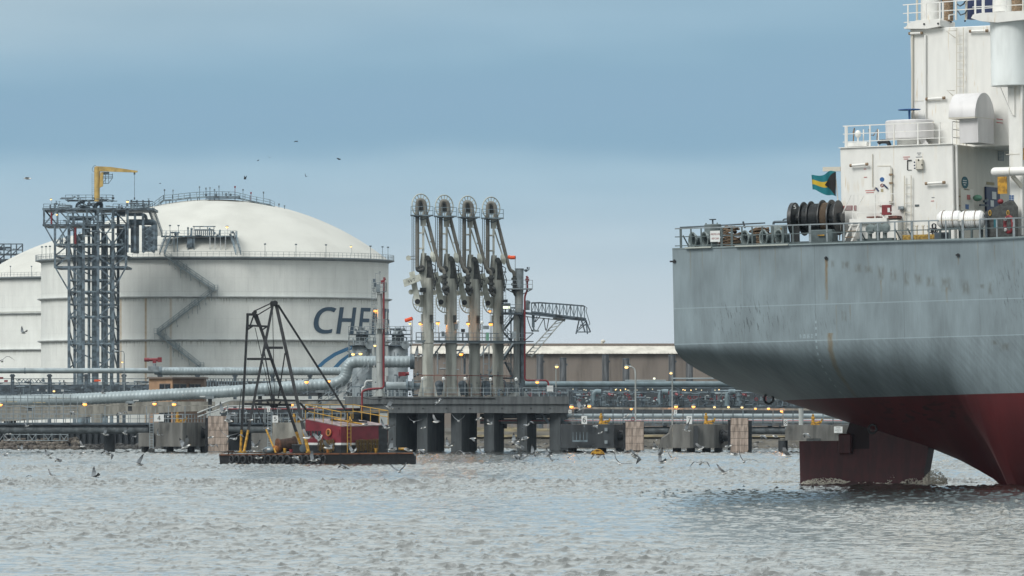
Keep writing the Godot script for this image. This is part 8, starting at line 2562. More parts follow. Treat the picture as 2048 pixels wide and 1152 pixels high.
func barge() -> void:
	var d := 620.0
	var k := d / F
	var bl: Material = M.black_steel
	var t := thing("crane_barge", "black work barge with a tall black A-frame on yellow feet and a red wheelhouse", "barge", G(634, d, 0.0))
	# hull: a shallow box with a raked right end
	var prof := PackedVector2Array()
	for e in [[438, 909], [826, 905.5], [830.5, 913], [830, 930], [826, 938], [446, 938], [440, 929]]:
		prof.append(Vector2(P(e[0], 0, d).x, H(e[1], d)))
	put("hull", Sh.new().prism(prof, Vector3(0, 0, -d - 8.0), Basis.IDENTITY, 8.0), M.barge_black, t)
	put("rubbing_strake", Sh.new().bar(P(438, 909.6, d - 0.08), P(826, 906.4, d - 0.08), 0.16, 0.12), M.rust, t)
	for y in [914, 920, 926]:
		put("hull_rib", Sh.new().bar(P(640, y, d - 0.04), P(826, y - 1.2, d - 0.04), 0.08, 0.07), M.barge_black, t)
	put("stern_post", Sh.new().bar(P(829.5, 912, d - 0.05), P(829.5, 931, d - 0.05), 0.2), bl, t)
	var deck_y := H(906.5, d)
	put("deck_plate", Sh.new().box(Vector3(P(632, 0, d).x, deck_y + 0.02, -d - 4.0), Vector3(380 * k, 0.05, 7.8)), M.barge_deck, t)
	# legs: [x0, y0, x1, y1, front/back depth, width px]; each black with a yellow foot
	var legs := [
		[545, 612, 487.5, 906, 0.6, 5.2, 860], [552, 608, 617.5, 906, 0.6, 6.6, 859], [495.5, 628, 481, 906, 6.0, 5.0, 860], [512, 628, 607, 903, 6.0, 5.6, 861]]
	for e in legs:
		var top := P(e[0], e[1], d + 3.0 if e[1] < 620 else d + 6.5)
		var foot := P(e[2], e[3], d + e[4])
		foot.y = deck_y
		var u: float = float(e[6] - e[1]) / float(e[3] - e[1])
		var mid := top.lerp(foot, u)
		var leg := put("leg", Sh.new().bar(top, mid, e[5] * k, e[5] * k), bl, t)
		put("yellow_foot", Sh.new().tube(mid, foot, e[5] * 0.52 * k, -1, 10).box(foot + Vector3(0, 0.08, 0), Vector3(0.5, 0.16, 0.5)), M.yellow, leg)
	for e in [[527, 695, 545, 797, 2.6, 5.2], [570, 706, 556.5, 797, 2.6, 5.2], [510, 808, 531, 856, 2.6, 4.0]]:
		put("back_strut", Sh.new().bar(P(e[0], e[1], d + e[5]), P(e[2], e[3], d + e[5]), e[4] * k), bl, t)
	var yf := P(552, 905, d + 1.0)
	yf.y = deck_y
	put("yellow_strut", Sh.new().tube(P(531, 856, d + 4.0), yf, 1.9 * k, -1, 8), M.yellow, t)
	put("head_block", Sh.new().box(P(548, 608, d + 3.2), Vector3(15 * k, 9 * k, 0.7)).box(P(545, 603.5, d + 3.2), Vector3(6 * k, 3 * k, 0.5)).tube(P(550, 606, d + 2.5), P(550, 606, d + 3.9), 0.24), bl, t)
	put("jib_head", Sh.new().box(P(503, 629, d + 6.4), Vector3(19 * k, 5 * k, 0.8)).bar(P(495, 627, d + 6.4), P(495, 660, d + 6.4), 5 * k).bar(P(506, 624, d + 6.4), P(517, 651, d + 6.4), 5 * k).bar(P(499, 655, d + 6.4), P(507, 632, d + 6.4), 3 * k), bl, t)
	put("sheave", Sh.new().tube(P(510, 624, d + 6.1), P(510, 624, d + 6.7), 4 * k, -1, 14), bl, t)
	for e in [[494, 718, 543, 718, 6.0, 4.6], [530, 695.5, 566, 695.5, 1.5, 5.0], [497, 651, 537, 653, 6.2, 4.0], [497, 658, 506, 652, 6.2, 3.0], [524, 660, 536, 652, 6.2, 3.0]]:
		put("cross_bar", Sh.new().bar(P(e[0], e[1], d + e[4]), P(e[2], e[3], d + e[4]), e[5] * k), bl, t)
	put("back_stay", Sh.new().bar(P(556, 610, d + 3.2), P(700, 835, d + 5.0), 3.6 * k), bl, t)
	for e in [[511, 621, 541, 607], [515, 630, 545, 612]]:
		put("pendant_wire", Sh.new().tube(P(e[0], e[1], d + 5.5), P(e[2], e[3], d + 3.5), 0.055, -1, 6), bl, t)
	for e in [[510, 655, 533, 757], [533, 757, 549, 830], [545, 615, 548.5, 785], [483, 778, 475, 848]]:
		put("wire", Sh.new().tube(P(e[0], e[1], d + 4.5), P(e[2], e[3], d + 4.5), 0.035, -1, 5), bl, t)
	# the level boom pair with its yoke
	for e in [[489, 808, 583, 810, 4.6], [510, 801.5, 545, 800, 3.6], [545, 800, 592, 801, 3.6], [600, 801.5, 678, 800, 2.6]]:
		put("boom", Sh.new().bar(P(e[0], e[1], d + 4.4), P(e[2], e[3], d + 4.4), e[4] * k, e[4] * k), bl, t)
	put("boom_plate", Sh.new().prism(poly_at([[510, 801], [546, 797], [584, 800], [584, 803], [546, 802.5], [510, 804]], d + 4.0), Vector3(0, 0, -d - 4.4), Basis.IDENTITY, 0.5), bl, t)
	for e in [[534, 803, 546, 816], [562, 803, 550, 816], [540, 812, 556, 812], [548, 790, 548, 816]]:
		put("yoke", Sh.new().bar(P(e[0], e[1], d + 4.2), P(e[2], e[3], d + 4.2), 3.4 * k), bl, t)
	put("strut", Sh.new().bar(P(600, 806, d + 1.5), P(616, 823, d + 2.2), 3.2 * k), bl, t)
	# deck gear
	var dr := thing("winch_drum", "big rust-brown cable drum lying on the barge deck between the legs", "drum", Vector3(P(573, 0, d).x, deck_y, -d - 2.5))
	var c := P(573, 890, d + 2.4)
	c.y = deck_y + 0.72
	var dir := Vector3(0.93, 0.10, -0.36).normalized()
	put("barrel", Sh.new().tube(c - dir * 0.72, c + dir * 0.75, 0.56, 0.62, 22), M.rust_dark, dr)
	put("end_plate", Sh.new().tube(c + dir * 0.72, c + dir * 0.84, 0.72, -1, 24), M.rust_dark, dr)
	put("end_plate", Sh.new().tube(c - dir * 0.86, c - dir * 0.70, 0.66, -1, 24), M.rust, dr)
	put("brake_housing", Sh.new().ball(c - dir * 1.05 + Vector3(0, -0.32, 0.2), Vector3(0.42, 0.4, 0.4), 10), M.rust_orange, dr)
	for e in [[569, "yellow mooring bollard beside the drum"], [751.5, "yellow bollard before the hanging chains at the barge's right"], [655, "rust-orange bollard under the left chain bundle"]]:
		var o := Vector3(P(e[0], 0, d).x, deck_y, -d - 0.7)
		var b := thing("bollard", e[1], "bollard", o, "barge bollards")
		put("post", Sh.new().tube(o, o + Vector3(0, 0.40, 0), 0.12, -1, 12), M.yellow if e[0] != 655 else M.rust_orange, b)
		put("cap", Sh.new().tube(o + Vector3(0, 0.38, 0), o + Vector3(0, 0.45, 0), 0.15, -1, 12), M.yellow if e[0] != 655 else M.rust_orange, b)
	var rp := thing("red_bucket", "small red drum on the barge deck beside the cable drum", "drum", P(582, 905, d + 1.0))
	put("body", Sh.new().tube(P(582, 905, d + 1.0), P(582, 898.5, d + 1.0), 0.15, 0.17, 12), M.signal_red, rp)
	put("rim", Sh.new().tube(P(582, 899, d + 1.0), P(582, 898.3, d + 1.0), 0.18, -1, 12), M.signal_red, rp)
	var st := thing("bow_stand", "low rusty cleat stand on the barge's left end", "stand", P(460, 907, d + 1.0))
	put("top", Sh.new().box(P(461, 902.5, d + 1.0), Vector3(15 * k, 0.1, 0.6)), M.rust_dark, st)
	for x in [457, 464]:
		put("leg", Sh.new().box(P(x, 905.5, d + 1.0), Vector3(0.1, 0.22, 0.3)), M.rust_dark, st)
	var gs := thing("ground_tackle", "grey tarpaulin heap and coiled hoses on the barge deck left of the drum", "heap", P(538, 906, d + 1.8))
	put("tarpaulin", Sh.new().ball(P(539, 901, d + 1.8), Vector3(0.62, 0.36, 0.5), 10), M.steel_mid, gs)
	put("hose_coil", Sh.new().ring(P(515, 905, d + 1.6), 0.34, 0.06, Basis.IDENTITY, 18, 6), M.rope_brown, gs)
	put("hose_coil", Sh.new().ring(P(513, 903, d + 1.6), 0.3, 0.06, Basis.IDENTITY, 18, 6), M.galvanised, gs)
	var en := thing("deck_engine", "dark winch engine tucked between the drum and the wheelhouse", "engine", P(600, 905, d + 2.2))
	put("block", Sh.new().box(P(598, 897, d + 2.2), Vector3(1.3, 0.75, 1.0), Basis.IDENTITY, 0.05), bl, en)
	put("exhaust", Sh.new().tube(P(591, 896, d + 2.0), P(591, 884, d + 2.0), 0.07), M.rust_dark, en)
	put("flywheel", Sh.new().tube(P(606, 897, d + 1.6), P(606, 897, d + 1.9), 0.33, -1, 16), M.steel_dark, en)
	var yv := thing("yellow_float", "yellow float lying on the barge's right end", "float", P(804, 900, d + 1.0))
	put("body", Sh.new().tube(P(797, 898, d + 1.0), P(812, 898, d + 1.0), 0.12, 0.14, 12), M.yellow, yv)
	put("end", Sh.new().ball(P(812, 898, d + 1.0), Vector3.ONE * 0.14, 8), M.yellow, yv)
	# the wheelhouse, turned so that a corner points at us
	var near := Vector3(P(682, 0, d + 0.6).x, deck_y, -d - 0.6)
	var lf := Vector3(P(611, 0, d + 4.0).x, deck_y, -d - 4.0)
	var rt := Vector3(P(757, 0, d + 4.2).x, deck_y, -d - 4.2)
	var rt2 := Vector3(P(776, 0, d + 5.0).x, deck_y, -d - 5.0)
	var far := Vector3(P(706, 0, d + 7.4).x, deck_y, -d - 7.4)
	var h := thing("wheelhouse", "red barge wheelhouse with a pink sloping roof, white waterline and dark base", "cabin", Vector3(near.x, deck_y, near.z - 3.0))
	var tops := {"near": H(853, d + 0.6), "lf": H(838, d + 4.0), "rt": H(851.5, d + 4.2), "rt2": H(850, d + 5.0), "far": H(838, d + 7.4)}
	var band0 := deck_y + 0.72
	var band1 := deck_y + 0.92
	for e in [[lf, near, tops.lf, tops.near, "red"], [near, rt, tops.near, tops.rt, "red"], [rt, rt2, tops.rt, tops.rt2, "dark"], [rt2, far, tops.rt2, tops.far, "red"], [far, lf, tops.far, tops.lf, "red"]]:
		var a: Vector3 = e[0]
		var b: Vector3 = e[1]
		var out := Vector3(-(b - a).z, 0, (b - a).x).normalized()
		if out.dot(a - (near + far) / 2) < 0.0:
			out = -out
		for q in [[deck_y, band0, deck_y, band0, M.cabin_dark], [band0, band1, band0, band1, M.sign_white], [band1, e[2], band1, e[3], M.barge_red if e[4] == "red" else M.cabin_dark]]:
			if e[4] == "dark" and q[4] == M.sign_white:
				q[4] = M.cabin_dark
			var s := Sh.new()
			var a0 := Vector3(a.x, q[0], a.z)
			var a1 := Vector3(a.x, q[1], a.z)
			var b0 := Vector3(b.x, q[2], b.z)
			var b1 := Vector3(b.x, q[3], b.z)
			s.flat(a0, b0, b1, a1, out)
			s.flat(a0 - out * 0.08, b0 - out * 0.08, b1 - out * 0.08, a1 - out * 0.08, -out)
			put("wall" if q[4] != M.sign_white else "white_band", s, q[4], h)
	var rf := Sh.new()
	var A := Vector3(lf.x, tops.lf + 0.03, lf.z)
	var B := Vector3(near.x, tops.near + 0.03, near.z)
	var C := Vector3(rt2.x, tops.rt2 + 0.03, rt2.z)
	var D := Vector3(far.x, tops.far + 0.03, far.z)
	rf.flat(A, B, C, D, Vector3.UP)
	rf.flat(A - Vector3(0, 0.07, 0), B - Vector3(0, 0.07, 0), C - Vector3(0, 0.07, 0), D - Vector3(0, 0.07, 0), Vector3.DOWN)
	for e in [[A, B], [B, C], [C, D], [D, A]]:
		rf.flat(e[0], e[1], e[1] - Vector3(0, 0.07, 0), e[0] - Vector3(0, 0.07, 0), (e[0] - near.lerp(far, 0.5)) * Vector3(1, 0, 1))
	put("roof", rf, M.barge_roof, h)
	put("roof_gear", Sh.new().bar(A.lerp(C, 0.3) + Vector3(0, 0.1, 0), A.lerp(C, 0.75) + Vector3(0, 0.1, 0.3), 0.5, 0.14).box(A.lerp(C, 0.55) + Vector3(0.1, 0.16, 0), Vector3(1.2, 0.26, 0.9)), bl, h)
	put("yellow_pole", Sh.new().tube(P(668, 838, d + 3.0), P(728, 849, d + 2.0), 0.075, -1, 8).ball(P(728, 849, d + 2.0), Vector3.ONE * 0.12, 8), M.yellow, h)
	put("yellow_pole", Sh.new().tube(P(697, 845, d + 1.4), P(700, 836, d + 3.4), 0.07, -1, 8).tube(P(704, 843, d + 1.6), P(699, 834, d + 3.0), 0.06, -1, 8), M.yellow, h)
	# windows in the left face
	var along := (near - lf)
	var outl := Vector3(along.z, 0, -along.x).normalized()
	if outl.z < 0:
		outl = -outl
	for e in [[0.02, 0.09], [0.11, 0.14], [0.18, 0.44]]:
		var a: Vector3 = lf + along * e[0] + outl * 0.03
		var b: Vector3 = lf + along * e[1] + outl * 0.03
		var y := H(867, d + 3.0)
		var w := put("window", Sh.new().bar(Vector3(a.x, y, a.z), Vector3(b.x, y, b.z), 0.05, 0.46), M.window_dark, h)
		if e[1] > 0.2:
			for u in [0.33, 0.66]:
				var m: Vector3 = a.lerp(b, u) + outl * 0.03
				put("mullion", Sh.new().bar(Vector3(m.x, y - 0.23, m.z), Vector3(m.x, y + 0.23, m.z), 0.05), M.barge_red, w)
	put("side_panel", Sh.new().bar(Vector3(lf.lerp(near, 0.93).x, H(864, d), lf.lerp(near, 0.93).z) + outl * 0.03, Vector3(lf.lerp(near, 0.97).x, H(864, d), lf.lerp(near, 0.97).z) + outl * 0.03, 0.05, 0.5), M.barge_red, h)
	var bu := thing("lifebuoy", "faded orange lifebuoy hung on the red wheelhouse's left face", "lifebuoy", Vector3(lf.lerp(near, 0.68).x, H(874, d + 1.6), lf.lerp(near, 0.68).z) + outl * 0.12)
	var bc := Vector3(lf.lerp(near, 0.68).x, H(865, d + 1.6), lf.lerp(near, 0.68).z) + outl * 0.12
	put("ring", Sh.new().ring(bc, 0.27, 0.085, Basis(along.normalized(), outl, along.normalized().cross(outl)) * Basis.IDENTITY, 22, 8), M.buoy_faded, bu)
	put("rope_coil", Sh.new().ring(bc + Vector3(0, -0.08, 0.03), 0.15, 0.06, Basis(along.normalized(), outl, along.normalized().cross(outl)), 16, 6), M.rope_gold, bu)
	# roof railing in yellow pipe
	var rl := put("railing", Sh.new(), M.yellow_rail, h)
	var up := Vector3(0, 1.25, 0)
	for e in [[A, B], [D, C]]:
		for u in [0.55, 1.0]:
			put("rail", Sh.new().tube(e[0] + up * u, e[1] + up * u, 0.04, -1, 7), M.yellow_rail, h)
		for i in 5:
			var p: Vector3 = e[0].lerp(e[1], i / 4.0)
			put("rail_post", Sh.new().tube(p, p + up, 0.035, -1, 7), M.yellow_rail, h)
	put("rail", Sh.new().tube(A + up, D + up, 0.035, -1, 7), M.yellow_rail, h)
	put("rail", Sh.new().tube(B + up, C + up * 1.0, 0.03, -1, 7), M.yellow_rail, h)
	rl.queue_free()
	var right := (rt - near).normalized()
	var outr := Vector3(-right.z, 0, right.x).normalized()
	if outr.z < 0:
		outr = -outr
	var la := near.lerp(rt, 0.19) + outr * 0.12
	put("ladder", ladder_shape(Vector3(la.x, deck_y, la.z), Vector3(la.x, tops.near + 1.2, la.z), right, 0.46, 0.06, 0.34), M.yellow_rail, h)
	# chains hung up to dry
	for e in [[lf.lerp(near, 0.38), lf.lerp(near, 0.84), outl, 14, "left bundle of rusty gold chains hung on the wheelhouse wall"], [near.lerp(rt, 0.36), near.lerp(rt, 0.98), outr, 22, "right, wider bundle of rusty gold chains hung on the wheelhouse wall"]]:
		var r := RandomNumberGenerator.new()
		r.seed = e[3]
		var mid: Vector3 = e[0].lerp(e[1], 0.5) + e[2] * 0.15
		var ch := thing("hanging_chains", e[4], "chains", Vector3(mid.x, deck_y + 0.1, mid.z), "hung chains")
		for i in e[3]:
			var p: Vector3 = e[0].lerp(e[1], (i + 0.5) / e[3]) + e[2] * (0.10 + 0.06 * r.randf())
			var y1 := H(878 + r.randf() * 3.0, d)
			var y0 := H(898 + r.randf() * 8.0, d)
			var pts := PackedVector3Array()
			var n := 22
			for j in n + 1:
				pts.append(Vector3(p.x + r.randf_range(-0.03, 0.03), lerpf(y1, y0, j / float(n)), p.z + r.randf_range(-0.02, 0.02)))
			put("chain", Sh.new().sweep(pts, 0.045, 5, false, 0.025), M.rope_gold if i % 3 else M.rope_brown, ch)
	# tyres along the side
	var i := 0
	for x in [463, 474, 486, 500, 513, 526, 536, 549, 562, 574, 589, 600, 612, 622, 635, 647]:
		var tt := thing("tyre_fender", "%s black tyre fender from the left along the barge's side" % ["first", "second", "third", "fourth", "fifth", "sixth", "seventh", "eighth", "ninth", "tenth", "eleventh", "twelfth", "thirteenth", "fourteenth", "fifteenth", "last, sixteenth"][i], "tyre", P(x, 927, d - 0.22), "row of tyre fenders on the barge's side")
		var b := Basis(Vector3(0.62 + 0.12 * sin(x), 0, 0.35), Vector3(-0.3, 0.05, 0.9), Vector3(0, -1.0, 0))
		put("tread", Sh.new().ring(P(x, 918.6, d - 0.22), 0.31, 0.095, b, 22, 8), M.rubber, tt)
		put("lanyard", Sh.new().tube(P(x, 912, d - 0.2), P(x + 1, 908, d - 0.1), 0.025, -1, 5), M.rope_brown, tt)
		i += 1


# [x, y, distance, pose, turn in degrees, roll in degrees, size, label]
func gulls() -> void:
	var poses := []
	for k in 7:
		poses.append(gull_mesh(k))
	var list := gull_list()
	for e in list:
		var g := MeshInstance3D.new()
		g.mesh = poses[e[3]]
		g.material_override = M.plumage
		hang(g, "gull" if e[6] > 0 else "blackbird", self)
		var sc: float = absf(e[6]) * ((1.25 if e[6] > 0 else 0.8) if e[3] != 5 else 1.0)
		g.transform = Transform3D(Basis(Vector3(0, 0, 1), deg_to_rad(e[5])) * Basis(Vector3.UP, deg_to_rad(e[4])).scaled(Vector3.ONE * sc), P(e[0], e[1], e[2]))
		if e[6] < 0:
			g.material_override = M.crow
		tag(g, e[7], "gull" if e[6] > 0 else "bird", "gulls over the water" if e[6] > 0 else "dark birds high over the tank")

# pose 0 wings raised, 1 level glide, 2 wings down, 3 banking V, 4 one wing folded high, 5 perched, 6 crouched beat; the bird faces +x
func gull_mesh(pose: int) -> ArrayMesh:
	var s := Sh.new()
	s.tint = true
	var white := Color(0.70, 0.70, 0.68)
	var grey := Color(0.15, 0.165, 0.18)
	var black := Color(0.02, 0.02, 0.022)
	var prof := [[-0.24, 0.005], [-0.20, 0.03], [-0.10, 0.06], [0.0, 0.078], [0.10, 0.068], [0.16, 0.048], [0.20, 0.045], [0.235, 0.042], [0.265, 0.02], [0.31, 0.004]]
	for i in prof.size() - 1:
		for j in 8:
			var q := []
			for e in [[i, j], [i, j + 1], [i + 1, j + 1], [i + 1, j]]:
				var u: float = TAU * e[1] / 8.0
				var lift := 0.02 if prof[e[0]][0] > 0.17 else 0.0
				q.append(Vector3(prof[e[0]][0], prof[e[0]][1] * cos(u) + lift, prof[e[0]][1] * 0.9 * sin(u)))
			s.col = Color(0.45, 0.28, 0.05) if i == prof.size() - 2 else (grey if (j == 0 or j == 7) and i < 4 and i > 0 else white)
			var m: Vector3 = (q[0] + q[2]) / 2
			s.quads(q[0], q[1], q[2], q[3], (q[0] - Vector3(m.x, 0, 0)).normalized(), (q[1] - Vector3(m.x, 0, 0)).normalized(), (q[2] - Vector3(m.x, 0, 0)).normalized(), (q[3] - Vector3(m.x, 0, 0)).normalized())
	s.col = white
	s.flat(Vector3(-0.2, 0.01, -0.03), Vector3(-0.2, 0.01, 0.03), Vector3(-0.38, 0.0, 0.08), Vector3(-0.38, 0.0, -0.08), Vector3.UP)
	if pose == 5:
		s.col = grey
		for z in [-1.0, 1.0]:
			s.ball(Vector3(-0.06, 0.02, z * 0.06), Vector3(0.17, 0.055, 0.03), 7, Basis(Vector3(0, 0, 1), 0.1))
			s.col = Color(0.4, 0.2, 0.06)
			s.bar(Vector3(0.02, -0.05, z * 0.03), Vector3(0.03, -0.15, z * 0.03), 0.012)
			s.col = grey
	else:
		# [inner rise, outer rise, sweep] for each wing in degrees
		var w: Array = [[[35, 55, -10], [35, 55, -10]], [[8, -6, -20], [8, -6, -20]], [[20, -55, -25], [20, -55, -25]], [[30, 62, -5], [12, 20, -30]], [[58, 82, 0], [15, -20, -35]], [[0, 0, 0], [0, 0, 0]], [[-15, -45, 15], [-15, -45, 15]]][pose]
		for k in 2:
			var z := -1.0 if k == 0 else 1.0
			var a := deg_to_rad(w[k][0])
			var b := deg_to_rad(w[k][1])
			var sw: float = deg_to_rad(w[k][2])
			var root := Vector3(0.08, 0.05, z * 0.05)
			var elbow := root + Vector3(0.05, sin(a) * 0.25, z * cos(a) * 0.25)
			var wrist := elbow + Vector3(0.03, sin((a + b) / 2) * 0.12, z * cos((a + b) / 2) * 0.12)
			var tip := wrist + Vector3(-sin(-sw) * 0.34 - 0.02, sin(b) * 0.34, z * cos(b) * 0.34)
			var chords := [[root, 0.25], [elbow, 0.24], [wrist, 0.21], [wrist.lerp(tip, 0.5), 0.14], [tip, 0.015]]
			for i in 4:
				var p: Vector3 = chords[i][0]
				var q: Vector3 = chords[i + 1][0]
				var p2 := p - Vector3(chords[i][1], 0.012, 0)
				var q2 := q - Vector3(chords[i + 1][1], 0.008, 0)
				var nn := (q - p).cross(p2 - p).normalized()
				if nn.y < 0:
					nn = -nn
				var th := nn * (0.014 - 0.003 * i)
				s.col = black if i == 3 else (Color(0.1, 0.11, 0.12) if i == 2 else grey)
				s.flat(p + th, q + th * 0.8, q2 + th * 0.2, p2 + th * 0.2, nn)
				s.col = Color(0.05, 0.05, 0.055) if i == 3 else Color(0.28, 0.29, 0.30)
				s.flat(p - th, q - th * 0.8, q2, p2, -nn)
				s.flat(p + th, q + th * 0.8, q - th * 0.8, p - th, Vector3(1, 0, 0))
	var arr := []
	arr.resize(Mesh.ARRAY_MAX)
	arr[Mesh.ARRAY_VERTEX] = s.v
	arr[Mesh.ARRAY_NORMAL] = s.n
	arr[Mesh.ARRAY_COLOR] = s.c
	var me := ArrayMesh.new()
	me.add_surface_from_arrays(Mesh.PRIMITIVE_TRIANGLES, arr)
	return me

